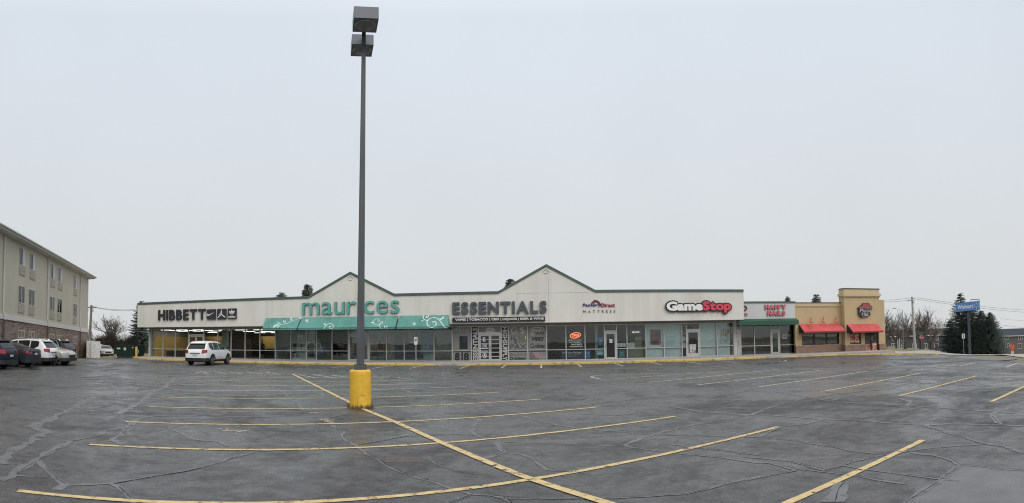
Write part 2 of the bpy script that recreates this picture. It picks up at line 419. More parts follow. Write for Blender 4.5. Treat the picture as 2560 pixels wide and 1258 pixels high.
# ---- walks and kerbs
WALK = mat('sidewalk_concrete', (.34, .32, .29), .8, .16, 1.6, bump=.25)
YEL = mat('yellow_kerb_paint', (.64, .42, .085), .6, .1, 4, col2=(.75, .51, .12), thr=(.35, .6))
YELW = mat('worn_yellow_kerb', (.27, .215, .12), .75, scale=2.4, col2=(.62, .43, .12), thr=(.36, .50), bump=.2, detail=8)
def strip(name, pts, m, z0=-.05, z1=.13):
    mb = MB(); mb.slab(pts, z0, z1); return structure(mb.build(name, m))
P2 = lambda s, d: kp(s, d)
strip('sidewalk', [P2(-33.3, KD + .16), P2(15.9, KD + .16), P2(27.2, -3.74), P2(27.2, -.5), P2(15.9, 1.15), P2(-36.2, 1.15), P2(-36.2, -.4), P2(-34.6, -1.8)], WALK, -.3, .125)
def kerb(segs):
    mb = MB()
    for (s0, d0, h0), (s1, d1, h1) in zip(segs, segs[1:]):
        a, b = P2(s0, d0), P2(s1, d1); a2, b2 = P2(s0, d0 + .17), P2(s1, d1 + .17)
        mb.add([(*a, -.3), (*b, -.3), (*b, h1 - .015), (*a, h0 - .015), (*a2, h0), (*b2, h1), (*P2(s1, d1 + .02), h1), (*P2(s0, d0 + .02), h0), (*a2, -.3), (*b2, -.3)],
               [(0, 1, 2, 3), (3, 2, 6, 7), (7, 6, 5, 4), (4, 5, 9, 8)])
        if (s0, d0, h0) == segs[0]: mb.quad((*a, -.3), (*a, h0 - .015), (*P2(s0, d0 + .02), h0), (*a2, h0), (*a2, -.3))
        if (s1, d1, h1) == segs[-1]: mb.quad((*b, -.3), (*b2, -.3), (*b2, h1), (*P2(s1, d1 + .02), h1), (*b, h1 - .015))
    return structure(mb.build('kerb', YELW, fix=True))
kerb([(-36.2, -.4, .14), (-34.9, -2.0, .14), (-33.9, -2.9, .14), (-33.0, KD, .14)] + [(s, KD + .03 * sin(s * .9), .135 + .012 * sin(s * 1.7)) for s in range(-32, -8, 2)] + [(-8.3, KD, .14), (-6.9, KD + .02, .0)])
kerb([(-5.9, KD + .05, .0), (-4.2, KD, .14)] + [(s, KD + .04 * sin(s * 1.3), .135 + .012 * sin(s * 2.1)) for s in range(-3, 15, 2)] + [(15.9, KD, .13)])
kz = lambda s, d, h: (s, d, hz(*kp(s, d)) + h * 1.35)
kerb([kz(16.9, KD, .0), kz(18.2, KD - .1, .05), kz(19.5, KD - .05, .02), kz(20.8, KD - .15, .06), kz(22.4, KD - .2, .085), kz(23.6, KD - .25, .06), kz(25, KD - .35, .08), kz(27, -3.95, .085), kz(29, -4.1, .08), kz(30.6, -4.3, .07), kz(31.4, -4.3, .0)])
# ---- painted lines
LINE = worn(mat('faded_yellow_line_paint', (.42, .32, .16), .65, scale=7, col2=(.60, .46, .22), thr=(.35, .6), detail=8), 7, .385, .43)
LINF = worn(mat('pale_worn_line_paint', (.38, .355, .29), .65, scale=5, col2=(.56, .53, .44), thr=(.34, .6), detail=8), 4, .33, .46)
def ribbon(mb, pts, wid, dz=.006, jit=0.0, seg=.7):
    q = []
    for a, b in zip(pts, pts[1:]):
        n = max(1, int((b - a).length / seg))
        q += [a.lerp(b, i / n) for i in range(n)]
    q.append(pts[-1]); vs = []
    for i, p in enumerate(q):
        t = (q[min(i + 1, len(q) - 1)] - q[max(i - 1, 0)]).xy
        t = t.normalized() if t.length > 1e-6 else Vector((1, 0))
        n = Vector((-t.y, t.x)) * wid * .5
        if jit: n = n * (1 + rnd.uniform(-jit, jit)); p = p + Vector((rnd.uniform(-1, 1), rnd.uniform(-1, 1), 0)) * wid * jit * .5
        for sg in (-1, 1):
            x, y = p.x + n.x * sg, p.y + n.y * sg
            vs.append((x, y, hz(x, y) + dz))
    mb.add(vs, [(2 * i, 2 * i + 1, 2 * i + 3, 2 * i + 2) for i in range(len(q) - 1)])
gp = lambda pts: [ground(*p) for p in pts]
near, far = MB(), MB()
# straight rows: both ends measured, the line between them straight on the ground
for a, b in (((45, 1228), (1945, 1068)), ((224, 1112), (1687, 1041.7)), ((313, 1055), (1497, 1018)), ((373, 1017.5), (1353, 998.6)), ((402, 993.5), (1246, 981.6)),
             ((2307.6, 1101), (1930, 1275)), ((2575, 960), (2478, 1005)), ((2440, 940.7), (2249, 990)), ((2301, 933.7), (2053.6, 980))):
    ribbon(near, gp((a, b)), .105, .006, .07, .35)
ribbon(near, gp(((732, 936), (870, 1004.7), (909.4, 1024), (990.6, 1057), (1110.7, 1110.8), (1300, 1189.5), (1335, 1201.5), (1530, 1263))), .125, .010, .06, .35)
for a, b in (((433, 975.5), (1166, 967)), ((449, 962), (1093, 958.7)), ((465, 951), (1045, 951)), ((478, 941.3), (1000, 943.5)), ((2173, 928), (1882, 969.8)), ((2056, 925.5), (1743, 963)), ((1945, 924), (1622, 956.6)),
             ((2514, 919), (2545, 908)), ((2398, 916), (2438, 907))):
    ribbon(far, gp((a, b)), .10)
for pts in (((487, 933.7), (503, 929.5), (735, 934.5), (1004, 944.5)), ((503, 930), (520, 934)), ((535, 929.5), (566, 935)), ((572, 930), (610, 936)), ((617, 930), (656, 936.5)), ((663, 931), (700, 937)),
            ((745, 937), (795, 946)), ((777, 936), (843, 946)), ((822, 938), (872, 944)), ((977, 949), (1024, 947.5)),
            ((1816, 929.6), (1740, 934), (1620, 941.6), (1524, 949), (1500, 948.5), (1476, 943), (1488, 940), (1539, 937), (1650, 934), (1800, 932)),
            ((2416, 908), (2367, 908.8), (2333.6, 912), (2358, 913.7), (2398, 916)), ((245, 915), (283, 908)), ((315, 902.5), (337, 899.5)), ((250, 952), (330, 955)),
            ((1935, 901), (1962, 901), (1966, 903), (1950, 905), (1900, 904))):
    ribbon(far, gp(pts), .09)
for (x0, y0), (x1, y1) in (((1254, 920), (1264.6, 913.6)), ((1353, 920.6), (1353.8, 911.5)), ((1454, 917.6), (1443, 909.4)), ((1557.5, 915.5), (1535, 907.6)), ((1653.7, 912), (1625, 905)), ((1750, 909.4), (1712, 903)),
                           ((1840, 906.4), (1793, 901)), ((1023.6, 922), (1047.6, 916)), ((1149.8, 922), (1167.8, 915.5)), ((930, 922), (965, 915.5)), ((830, 920), (872, 914)), ((735, 917), (775, 911.5)), ((640, 914.5), (680, 909.5))):
    a = ground(x0, y0); s = a.xy.dot(FA.e) - FA.o.dot(FA.e)
    ribbon(far, [a, Vector((*kp(s, KD - .12), 0))], .10)
structure(near.build('road_markings', LINE, fix=False)); structure(far.build('worn_road_markings', LINF, fix=False))
# ---- sealed cracks (traced over the photo, laid on the ground) and open cracks
SEAL = worn(mat('crack_sealant', (.078, .080, .083), .38, scale=3, col2=(.135, .137, .14), bump=.3, bscale=25, detail=7), 5, .30, .46)
CRK = worn(mat('open_crack', (.012, .012, .012), .9), 3, .40, .46)
sealm, crm = MB(), MB()
Z1, Z2, Z3, Z4 = (0, 860, .3163), (600, 880, .30043), (1200, 880, .30043), (1860, 860, .3163)
TR = [(Z1, .28, '200,660 270,640 340,620 450,570 520,545 620,485 700,440 770,415 900,402 1040,395 1130,380 1230,360'), (Z1, .10, '0,480 250,490 470,515 560,545 720,550 900,565 1000,590 1070,600'),
      (Z1, .22, '930,555 1000,520 1080,480 1140,445 1180,410 1240,365 1300,345 1350,300 1390,270'), (Z1, .15, '1070,600 1030,640 980,690 930,735 890,765 940,795'),
      (Z1, .22, '270,640 330,680 360,700 270,740 220,780 150,820 80,880 20,930 0,950'), (Z1, .16, '550,770 450,830 370,870 290,920 200,970 120,1025 0,1080'), (Z1, .12, '290,920 340,970 400,1030 460,1080 510,1110 440,1160'),
      (Z1, .075, '510,1115 700,1110 880,1105 1050,1075 1250,1040 1450,1010 1600,975 1750,930 1880,885 2040,850 2213,840'), (Z1, .10, '880,1105 930,1130 980,1180 1020,1220 1050,1258'),
      (Z1, .06, '90,1040 250,1050 430,1065 500,1100'), (Z1, .10, '1500,635 1400,645 1330,665 1420,700 1490,740 1600,765 1730,775 1800,810'), (Z1, .10, '1070,600 1170,575 1400,570 1650,565 1900,580 2213,575'),
      (Z1, .12, '800,720 820,690 900,675 990,660'), (Z1, .12, '700,440 560,470 400,478'), (Z1, .10, '1080,365 1200,310 1290,300'), (Z1, .10, '910,350 910,385 900,402'), (Z1, .05, '550,770 700,745 800,720'),
      (Z2, .13, '300,300 350,330 400,370 430,400 490,440 530,490'), (Z2, .09, '760,610 820,640 880,670 850,700 900,745 960,780'), (Z2, .05, '960,780 1010,815 1050,850 1130,890 1200,940 1330,1000 1480,1050 1630,1090 1750,1140 1920,1185'),
      (Z2, .05, '1920,1185 1830,1220 1710,1258'), (Z2, .05, '1920,1185 2050,1195 2200,1210 2330,1215'), (Z2, .12, '2000,560 1960,600 1930,660 1950,685 2050,735'), (Z2, .06, '1930,680 1700,690 1400,700 1000,770 600,800'),
      (Z2, .12, '2140,760 2160,810 2190,830 2120,860 2050,890'), (Z2, .03, '1560,880 1620,930 1780,990 1970,1050'), (Z2, .12, '1340,315 1450,345 1570,370 1640,395 1720,410 1660,440'), (Z2, .12, '1900,420 2000,470 2130,525'),
      (Z2, .10, '670,340 690,360 680,375'), (Z2, .08, '700,555 850,530 920,520'), (Z2, .03, '1750,165 1880,180 2000,190 2210,210 2330,225'),
      (Z3, .07, '200,750 500,760 800,770 1200,785 1400,815 1700,850 2000,880 2330,925'), (Z3, .10, '1200,785 1320,730 1450,690 1600,650 1800,605 2050,565 2250,525 2330,495'), (Z3, .09, '200,840 330,855 430,885 500,930 560,975 640,995 800,985 960,960'),
      (Z3, .10, '700,370 900,400 1130,415 1350,440 1650,465 1850,500 2100,515 2250,530'), (Z3, .09, '1130,415 1330,390 1480,380'), (Z3, .09, '1200,460 1300,490 1250,520 1130,530 840,515'), (Z3, .07, '960,650 1200,670 1440,690 1900,700 2330,710'),
      (Z3, .06, '0,1190 90,1195 180,1215 600,1225 1000,1220 1400,1205 1700,1185 1900,1140 2100,1090 2330,1040'), (Z3, .05, '180,1215 250,1258'), (Z3, .08, '330,530 500,580 700,620 840,640'), (Z3, .08, '0,385 200,430 400,470'),
      (Z3, .09, '640,470 900,440 1130,415'), (Z3, .09, '1480,380 1300,350 1150,340'), (Z3, .08, '1600,770 1800,800 2100,830 2330,860'), (Z3, .06, '1600,770 1640,735'),
      (Z4, .10, '0,560 120,560 350,575 620,595 900,605 1200,630 1420,640 1700,635 2213,648'), (Z4, .10, '60,560 150,520 250,490 450,440 700,405 950,375 1150,360 1250,325 1340,305'), (Z4, .09, '620,600 480,635 300,655 200,700 120,735'),
      (Z4, .07, '0,740 120,738 400,765 700,815 900,855 1040,870'), (Z4, .09, '1430,640 1480,665 1600,700 1750,740 1900,790'), (Z4, .075, '1900,795 1700,805 1500,825 1300,845 1050,890 850,930 720,980 640,1000 480,960 350,930 150,905 0,895'),
      (Z4, .09, '1900,790 2050,810 2213,865'), (Z4, .08, '1300,860 1500,880 1620,910 1700,955'), (Z4, .07, '0,925 200,945 380,985 410,1000 200,1040 0,1085'), (Z4, .05, '410,990 600,1010 850,1040 1100,1085 1280,1110'),
      (Z4, .20, '790,1095 740,1150 710,1258'), (Z4, .10, '1050,475 1300,490 1500,505 1800,525 2130,548'), (Z4, .12, '1240,435 1320,460 1290,490'), (Z4, .12, '2000,540 1960,575 1990,610 2040,635'),
      (Z4, .10, '0,245 300,260 700,275 1100,295 1500,315 1900,335 2213,350'), (Z4, .10, '1820,285 1850,310 1950,335'), (Z4, .04, '780,965 1000,1000 1300,1040 1700,1085'), (Z4, .10, '1715,960 1480,1130 1270,1258'), (Z4, .06, '1700,955 2213,1005'),
      (Z4, .10, '0,375 250,380 700,455 950,475'), (Z4, .10, '640,380 900,410 1240,435'), (Z4, .12, '1840,180 1930,178'), (Z4, .10, '450,435 700,450 780,420')]
for i, ((x0, y0, k), wd, st) in enumerate(TR):
    pts = [ground(x0 + float(a) * k, y0 + float(b) * k) for a, b in (q.split(',') for q in st.split())]
    ribbon(sealm, pts, wd * .8, .0035 + .00002 * i, .55, .16)
    if i % 3 != 1 or wd < .08:
        n = len(pts); a, b = (0, n) if n < 4 else (n // 4, n - n // 5)
        ribbon(crm, [p + Vector((.02, .01, 0)) for p in pts[a:b]], .010, .0056, .7, .13)
structure(sealm.build('pavement_crack_lines', SEAL, fix=False)); structure(crm.build('pavement_open_crack_lines', CRK, fix=False))
draped('patched_pavement', [g2(2402.4, 1163.6), g2(2560, 1179.5), g2(2600, 1258), g2(2560, 1300), g2(2240, 1275), g2(2328, 1217)], .0022, mat('patch_asphalt', (.115, .117, .12), .42, .2, 2.5, bump=.4, bscale=70), 1.0)
draped('stained_pavement', [g2(965, 1144), g2(1000, 1141), g2(1040, 1143.5), g2(1068, 1149), g2(1062, 1156), g2(1000, 1158), g2(960, 1156)], .0024, mat('stained_asphalt', (.075, .058, .05), .6, .3, 6, bump=.5, bscale=70), 1.0)
rp_ = random.Random(12); wm = MB(); WPM = mat('yellow_residue', (.16, .14, .10), .7, scale=9, col2=(.42, .37, .25))
for cx, cy, n_, sx, sy in ((575, 1076, 16, .16, .10), (785, 1033, 5, .10, .03), (808, 1051, 10, .14, .05), (826, 1056, 7, .12, .02)):
    c_ = ground(cx, cy)
    for i in range(n_):
        x, y, q = c_.x + rp_.gauss(0, sx), c_.y + rp_.gauss(0, sy * 2.2), rp_.uniform(.02, .07)
        wm.add([(x + q * rp_.uniform(.6, 1.5) * cos(k * pi / 3), y + q * rp_.uniform(.6, 1.4) * sin(k * pi / 3), .0028 + .00003 * i) for k in range(6)], [tuple(range(6))])
structure(wm.build('pavement_paint_markings', WPM, fix=False))
# ------------------------------------------------------------------ the strip of shops
STUC = mat('pale_grey_stucco', (.645, .632, .58), .9, .0, .7, (1.2, 1, .35), col2=(.70, .69, .642), thr=(.25, .62), detail=7, grime=(.30, (3, 1, .14), .90), bump=.15, bscale=90)
TRIM = mat('green_grey_metal_trim', (.075, .105, .095), .45, .12, 2)
ALU = mat('aluminium_frame', (.46, .455, .44), .45, .08, 5, metal=.25)
DARK = mat('dark_soffit', (.16, .155, .15), .8)
ROOFM = mat('flat_roof_membrane', (.32, .32, .31), .9)
GLS = glass_mat('shop_glass', (.82, .86, .85), .95, .05)
GLD = glass_mat('dark_shop_glass', (.5, .55, .54), 1.0, .085)
M0 = wthing(FA, 'strip_mall', 'long pale stucco row of shops with two gables and a green metal roof edge', 'building')
RD = 1.1                                   # glass line behind the fascia
S0, S1 = -36.1, 15.6
ZB, ZR = 2.97, 5.16
g1 = [(S0, ZB), (S1, ZB), (S1, ZR), (3.98, ZR), (.38, 7.12), (-3.22, ZR), (-11.18, ZR), (-14.72, 6.98), (-18.3, ZR), (S0, ZR)]
mb = MB(); mb.prism(g1, 0, .35)
mb.box(S0, S0 + .3, .36, 3.2, ZB, ZR); mb.box(S1 - .3, S1, .36, 3.2, ZB, ZR)
mb.build('fascia_wall', STUC, M0)
for px in (1178, 1372):                    # expansion joints in the stucco
    mb = MB(); s = FA.hit(px, 780)[0]; mb.box(s - .012, s + .012, -.003, .02, ZB + .02, ZR - .02 if px < 1200 else ZR + 1.2); mb.build('stucco_joint', mat('joint_grey', (.36, .35, .33), .9), M0)
s0, s1 = FA.hit(1290, 727)[0], FA.hit(1470, 727)[0]; mb = MB(); mb.box(s0, s1, -.003, .02, ZR - .012, ZR + .012)
mb.build('stucco_joint', mat('joint_grey', (.36, .35, .33), .9), M0)
mb = MB()
for a, b in zip(g1[2:], g1[3:]):
    (x0, z0), (x1, z1) = b, a
    mb.add([(x0, -.06, z0), (x1, -.06, z1), (x1, -.06, z1 + .19), (x0, -.06, z0 + .19), (x0, .42, z0), (x1, .42, z1), (x1, .42, z1 + .19), (x0, .42, z0 + .19)],
           [(0, 1, 2, 3), (3, 2, 6, 7), (7, 6, 5, 4), (0, 4, 5, 1), (0, 3, 7, 4), (1, 2, 6, 5)])
mb.build('roof_edge', TRIM, M0)
mb = MB(); mb.box(S0 + .02, S1 - .02, .36, RD + .25, ZB + .0, ZB + .06); mb.build('soffit', mat('soffit_board', (.42, .41, .39), .85), M0)
mb = MB(); mb.box(S0 + .3, S1 - .3, .36, 32, 4.7, 4.8)
mb.prism([(.38 - 3.3, 4.8), (.38, 6.85), (.38 + 3.3, 4.8)], .36, 7); mb.prism([(-14.72 - 3.25, 4.8), (-14.72, 6.7), (-14.72 + 3.25, 4.8)], .36, 7)
mb.build('roof', ROOFM, M0)
sl_, sr_ = FA.hit(372.5, 860, RD)[0], FA.hit(1841.5, 850, RD)[0]
mb = MB(); mb.box(sl_, sl_ + .25, RD + .12, 32, .0, 4.7); mb.box(sr_ - .25, sr_, RD + .12, 32, 0, 4.7); mb.box(sl_ + .25, sr_ - .25, 31.7, 32, 0, 4.7)
mb.build('outer_wall', STUC, M0)
mb = MB(); mb.box(sl_, sl_ + .17, RD - .06, RD + .12, .12, ZB); mb.build('column', mat('column_paint', (.5, .49, .46), .7), M0)
mb = MB(); mb.box(sr_ - .24, sr_, RD - .06, RD + .12, .12, ZB); mb.build('column', MATS['column_paint'], M0)
for px, py in ((1190 / 4.4925 + 1100, 640 + 185 / 4.4925), (600 + 1238 * .22258, 660 + 170 * .22258)):    # small vent outline near each gable peak
    s, z = FA.hit(px, py)
    mb = MB()
    for (x0, z0), (x1, z1) in (((-.26, 0), (0, .24)), ((0, .24), (.26, 0))): mb.tube([(s + x0, -.015, z + z0), (s + x1, -.015, z + z1)], .022, 5)
    mb.box(s - .14, s + .14, -.03, .0, z - .10, z - .06); mb.build('gable_vent', MATS['joint_grey'], M0)
ZS, ZRAIL, ZT = .12, .93, 2.80
xs = lambda p: FA.hit(p, 860, RD)[0]
def pane_quad(mb, a, b, z0, z1, d=RD + .02): mb.box(a, b, d, d + .006, z0, z1)
def window(p, a, b, z0=ZS, z1=ZT, rail=ZRAIL, gl=None, fr=None, d=RD, name='window', bar=.035):
    fr = fr or ALU
    mb = MB()
    mb.box(a, a + bar, d - .05, d + .06, z0, z1); mb.box(b - bar, b, d - .05, d + .06, z0, z1)
    mb.box(a + bar, b - bar, d - .05, d + .06, z0, z0 + .07); mb.box(a + bar, b - bar, d - .05, d + .06, z1 - .05, z1)
    if rail: mb.box(a + bar, b - bar, d - .045, d + .055, rail - .025, rail + .025)
    o = mb.build(name, fr, p)
    m2 = MB()
    if rail: pane_quad(m2, a + bar, b - bar, z0 + .07, rail - .025, d + .01); pane_quad(m2, a + bar, b - bar, rail + .025, z1 - .05, d + .01)
    else: pane_quad(m2, a + bar, b - bar, z0 + .07, z1 - .05, d + .01)
    m2.build('pane', gl or GLS, o)
    return o
def shop_door(p, a, b, leaves=1, z0=ZS, zd=2.16, z1=ZT, gl=None, fr=None, d=RD, rails=(), solid=.16):
    """transom window above one or two glazed leaves"""
    fr = fr or ALU
    window(p, a, b, zd + .1, z1, None, gl, fr, d, 'transom_window')
    mb = MB(); mb.box(a, a + .06, d - .05, d + .06, z0, zd + .1); mb.box(b - .06, b, d - .05, d + .06, z0, zd + .1); mb.box(a + .06, b - .06, d - .05, d + .06, zd, zd + .1)
    mb.build('door_frame', fr, p)
    wd = (b - a - .12) / leaves
    for i in range(leaves):
        x0, x1 = a + .06 + wd * i + .006, a + .06 + wd * (i + 1) - .006
        mb = MB(); mb.box(x0, x0 + .09, d - .03, d + .03, z0 + .01, zd - .01); mb.box(x1 - .09, x1, d - .03, d + .03, z0 + .01, zd - .01)
        mb.box(x0 + .09, x1 - .09, d - .03, d + .03, z0 + .01, z0 + .01 + solid); mb.box(x0 + .09, x1 - .09, d - .03, d + .03, zd - .1, zd - .01)
        for r in rails: mb.box(x0 + .09, x1 - .09, d - .025, d + .025, r - .025, r + .025)
        dr = mb.build('door', fr, p)
        m2 = MB(); pane_quad(m2, x0 + .09, x1 - .09, z0 + .01 + solid, zd - .1, d - .003); m2.build('pane', gl or GLS, dr)
        hx = x1 - .05 if i == 0 and leaves == 2 or leaves == 1 and True else x0 + .05
        if leaves == 1: hx = x0 + .05
        m3 = MB(); m3.tube([(hx, d - .03, 1.0), (hx, d - .09, 1.0), (hx, d - .09, 1.3), (hx, d - .03, 1.3)], .018, 6); m3.build('handle', mat('brushed_steel', (.5, .5, .5), .35, metal=.8), dr)
for l, r in zip((377.6, 408, 438.4), (408, 438.4, 471)): window(M0, xs(l), xs(r))
shop_door(M0, xs(471), xs(510), 2)
for ml in ([510, 544.5, 578, 613, 650, 688.5, 727, 766.3, 791.4, 830.4, 871], [923.5, 966.8, 1010.7, 1040, 1085.2, 1130.8], [1271, 1319.3, 1366.6, 1415, 1462.7, 1511], [1541.7, 1567.5, 1614.5, 1660, 1705, 1716], [1749.5, 1792.3, 1834.3]):
    for l, r in zip(ml, ml[1:]): window(M0, xs(l), xs(r))
shop_door(M0, xs(871), xs(923.5), 2)
window(M0, xs(1130.8), xs(1178.6)); window(M0, xs(1178.6), xs(1197)); shop_door(M0, xs(1197), xs(1253.5), 2, rails=(.48, .8, 1.12, 1.44, 1.76)); window(M0, xs(1253.5), xs(1271))
shop_door(M0, xs(1511), xs(1541.7)); shop_door(M0, xs(1716), xs(1749.5), solid=.3)
mb = MB(); mb.box(sl_ + .17, sr_ - .24, RD - .03, RD + .1, ZT, ZB); mb.build('header', mat('header_metal', (.26, .255, .245), .6), M0)
mb = MB(); mb.box(sl_ + .17, sr_ - .24, RD - .06, RD + .1, .0, ZS - .002); mb.build('base_sill', mat('sill_metal', (.42, .415, .40), .6), M0)
# ---- insides: floor, ceiling, back and party walls of each shop
def shop_inside(a, b, depth, wall, floor, ceil, ceil_z=2.95, drop=0):
    mb = MB(); mb.box(a, b, RD + .1, RD + depth, .02, .1); mb.build('shop_floor', floor, M0)
    mb = MB(); mb.add([(a, RD + .1, ceil_z), (b, RD + .1, ceil_z), (b, RD + depth, ceil_z - drop), (a, RD + depth, ceil_z - drop), (a, RD + .1, ceil_z + .06), (b, RD + .1, ceil_z + .06), (b, RD + depth, ceil_z + .06), (a, RD + depth, ceil_z + .06)], [(0, 3, 2, 1), (4, 5, 6, 7), (0, 1, 5, 4), (1, 2, 6, 5), (2, 3, 7, 6), (3, 0, 4, 7)]); mb.build('shop_ceiling', ceil, M0)
    mb = MB(); mb.box(a, b, RD + depth, RD + depth + .1, .02, ceil_z); mb.box(a + .02, a + .12, RD + .12, RD + depth, .1, ceil_z); mb.box(b - .12, b - .02, RD + .12, RD + depth, .1, ceil_z)
    return mb.build('shop_wall', wall, M0)
TAN = mat('slatted_tan_wall', (.72, .46, .14), .6, .14, 3, (1, 1, 12))
FLR = mat('shop_floor_vinyl', (.11, .105, .10), .4, .15, 2)
CEI = mat('ceiling_tile', (.30, .30, .29), .9)
DKW = mat('charcoal_display_wall', (.045, .043, .042), .7, .2, 2)
GRW = mat('grey_shop_wall', (.36, .40, .385), .8, .15, 1.5)
H0, H1 = xs(377.6), xs(688.5)
UPW = mat('pale_upper_wall', (.40, .39, .36), .85, .08, 2)
shop_inside(H0, H1, 27, UPW, FLR, CEI, 2.76, .50)
xd = lambda p, d: FA.hit(p, 860, RD + d)[0]
mb = MB(); mb.box(H0 + .13, H1 - .13, RD + 26.5, RD + 26.9, .1, 2.18); mb.build('back_wall', TAN, M0)
mb = MB(); mb.box(H0 + .13, H0 + .22, RD + .3, RD + 26, .1, 2.12); mb.build('slat_wall', TAN, M0)
mb = MB(); mb.box(xd(648, 7), xd(688, 7), RD + 7, RD + 7.2, 1.0, 2.2); mb.build('slat_wall', TAN, M0)
mb = MB(); mb.box(xd(511, 8), xd(556, 8), RD + 8, RD + 8.2, .9, 2.2); mb.build('slat_wall', TAN, M0)
for p0, p1, d_, h_ in ((579, 624, 6.0, 1.95), (557, 577, 5.8, 1.75), (624, 650, 9, 1.5), (511, 560, 6.5, 1.05), (650, 690, 5, .95), (383, 466, 2.2, .72)):
    mb = MB(); mb.box(xd(p0, d_), xd(p1, d_), RD + d_, RD + d_ + .5, .1, h_); mb.build('display_unit', DKW, M0)
mb = MB(); mb.box(xs(538), xs(551), RD + 1.2, RD + 1.45, .1, 2.73); mb.build('shop_pillar', mat('grey_green_paint', (.33, .37, .36), .8), M0)
LMP = mat('ceiling_light_panel', (1.0, .97, .9), .5, 0, emit=5)
rows = [(H0 + 1.0 + i * 1.9 + (.7 if j % 2 else 0), 1.4 + j * 3.6) for i in range(3, 6) for j in range(7)] + [(H0 + .6 + i * 1.9, .7 + j * 1.4) for i in range(3) for j in range(3)] + [(xd(664, 6.3) - .6, 6.2), (xd(530, 7.2) - .6, 7.2), (xd(676, 6.3) + .2, 6.2)]  # the later groups are extra panels added to light the tan walls
for s, d in rows:
    if s > H1 - 1.3: continue
    zc = 2.755 - .50 * (d - .1) / 26.9
    mb = MB(); mb.add([(s + x, RD + d + y, zc - .0186 * y - .012 + h__) for h__ in (0, .012) for x, y in ((0, 0), (1.2, 0), (1.2, .3), (0, .3))], [(0, 3, 2, 1), (4, 5, 6, 7), (0, 1, 5, 4), (1, 2, 6, 5), (2, 3, 7, 6), (3, 0, 4, 7)]); mb.build('ceiling_light', LMP, M0)
MA0, MA1 = xs(688.5), xs(1130.8)
shop_inside(MA0, MA1, 9, GRW, FLR, mat('dim_ceiling', (.22, .22, .21), .9))
WHT = mat('white_display_paint', (.62, .66, .64), .7, .08, 3)
for q in ((xs(730), xs(731.5), RD + .9, RD + 2.6, .1, 2.3), (xs(735), xs(752), RD + 3, RD + 3.15, .1, 2.9), (xs(970), xs(1010), RD + 1.4, RD + 1.5, .1, 2.6)):
    mb = MB(); mb.box(*q); mb.build('shop_partition', GRW, M0)
for i in range(5):
    for j in range(3):
        s, d = MA0 + 1.5 + i * 2.9, RD + 1.6 + j * 2.4
        mb = MB(); mb.box(s, s + 1.2, d, d + .18, 2.93, 2.952); mb.build('ceiling_light', mat('added_light_panel', (1.0, .98, .94), .5, 0, emit=10), M0)  # unseen panels added to brighten the clothes shop interior
ES0, ES1 = xs(1130.8), xs(1366.6)
shop_inside(ES0, ES1, 5, DKW, FLR, MATS['dim_ceiling'])
MT0, MT1 = xs(1366.6), xs(1614.5)
shop_inside(MT0, MT1, 8, mat('dark_blue_shop_wall', (.05, .06, .075), .8), FLR, MATS['dim_ceiling'])
for px, py in ((1481, 816), (1452, 828), (1610, 815)):
    s, z = FA.hit(px, py, RD + 2); mb = MB(); mb.box(s - .35, s + .35, RD + 2, RD + 2.2, 2.9, 2.955); mb.build('ceiling_light', LMP, M0)
mb = MB(); mb.box(xs(1490), xs(1496), RD + .5, RD + .8, .1, 2.9); mb.build('shop_pillar', mat('pale_green_paint', (.36, .45, .40), .8), M0)
GS0, GS1 = xs(1614.5), xs(1834.3)
shop_inside(GS0, GS1, 6, GRW, FLR, CEI)
BLI = mat('pale_window_blind', (.60, .665, .675), .8, .05, 2, (1, 1, 14))
for l, r in ((1616, 1659), (1661, 1704), (1751, 1791), (1794, 1826)):
    mb = MB(); mb.box(xs(l), xs(r), RD + .09, RD + .1, .14, 2.78); mb.build('window_blind', BLI, M0)
mb = MB(); a = xs(1664); mb.add([(a, RD + .075, .3), (a + .1, RD + .075, 1.8), (a + 1.0, RD + .075, 1.8), (a + .25, RD + .075, .3)], [(0, 1, 2, 3)]); mb.build('folded_blind', mat('blue_white_blind', (.5, .58, .64), .8, .1, 2, (1, 1, 16)), M0)
# ---- signs on the fascia
BLKF = mat('dark_letter_face', (.035, .038, .045), .4); BLKS = mat('dark_letter_return', (.02, .021, .024), .5)
WHTP = mat('white_sign_paint', (.72, .73, .72), .5, .04)
def fsign(name, label, px0, py0, px1, py1, off=-.02):
    a, b, z0, z1 = FA.rect(px0, py0, px1, py1, off)
    return wthing(FA, name, label, 'sign', a, off, z0), b - a, z1 - z0
def hit_l(t_, px, py, off=-.02):
    """photo pixel on the sign plane -> sign-local x, z"""
    s, z = FA.hit(px, py, off); q = t_.location.xy - FA.o
    return s - q.dot(FA.e), z - t_.location.z
T, W_, H_ = fsign('shop_sign', 'dark block capitals on the fascia beside the three square logo plates', 397, 774, 515, 800)
letters(T, 'HIBBETT', 0, W_, 0, H_, BLKF, BLKS, .13, .03, .12)
LOGOS = {}
def plate(label, px0, py0, px1, py1):
    t_, w_, h_ = fsign('logo_plate', label, px0, py0, px1, py1)
    mb = MB(); mb.box(0, w_, -.14, -.02, 0, h_); mb.build('backing', BLKF, t_)
    return t_, w_, h_
def outline(t_, pts, m, y=-.146, name='emblem', th=.012):
    mb = MB(); mb.prism(pts, y, y + th); return mb.build(name, m, t_)
T, W_, H_ = plate('square black plate with a white curved tick mark', 518.5, 773.5, 540.5, 798.5)
sw = [(.08, .52), (.11, .42), (.20, .38), (.32, .42), (.90, .70), (.34, .52), (.22, .49), (.16, .53), (.13, .62)]
outline(T, [(x * W_, z * H_) for x, z in [(.07, .46), (.09, .36), (.17, .33), (.28, .36), (.93, .70), (.36, .50), (.24, .46), (.18, .50), (.155, .60)]], WHTP)
T, W_, H_ = plate('square black plate with a white leaping figure emblem', 544.5, 772.5, 567, 798)
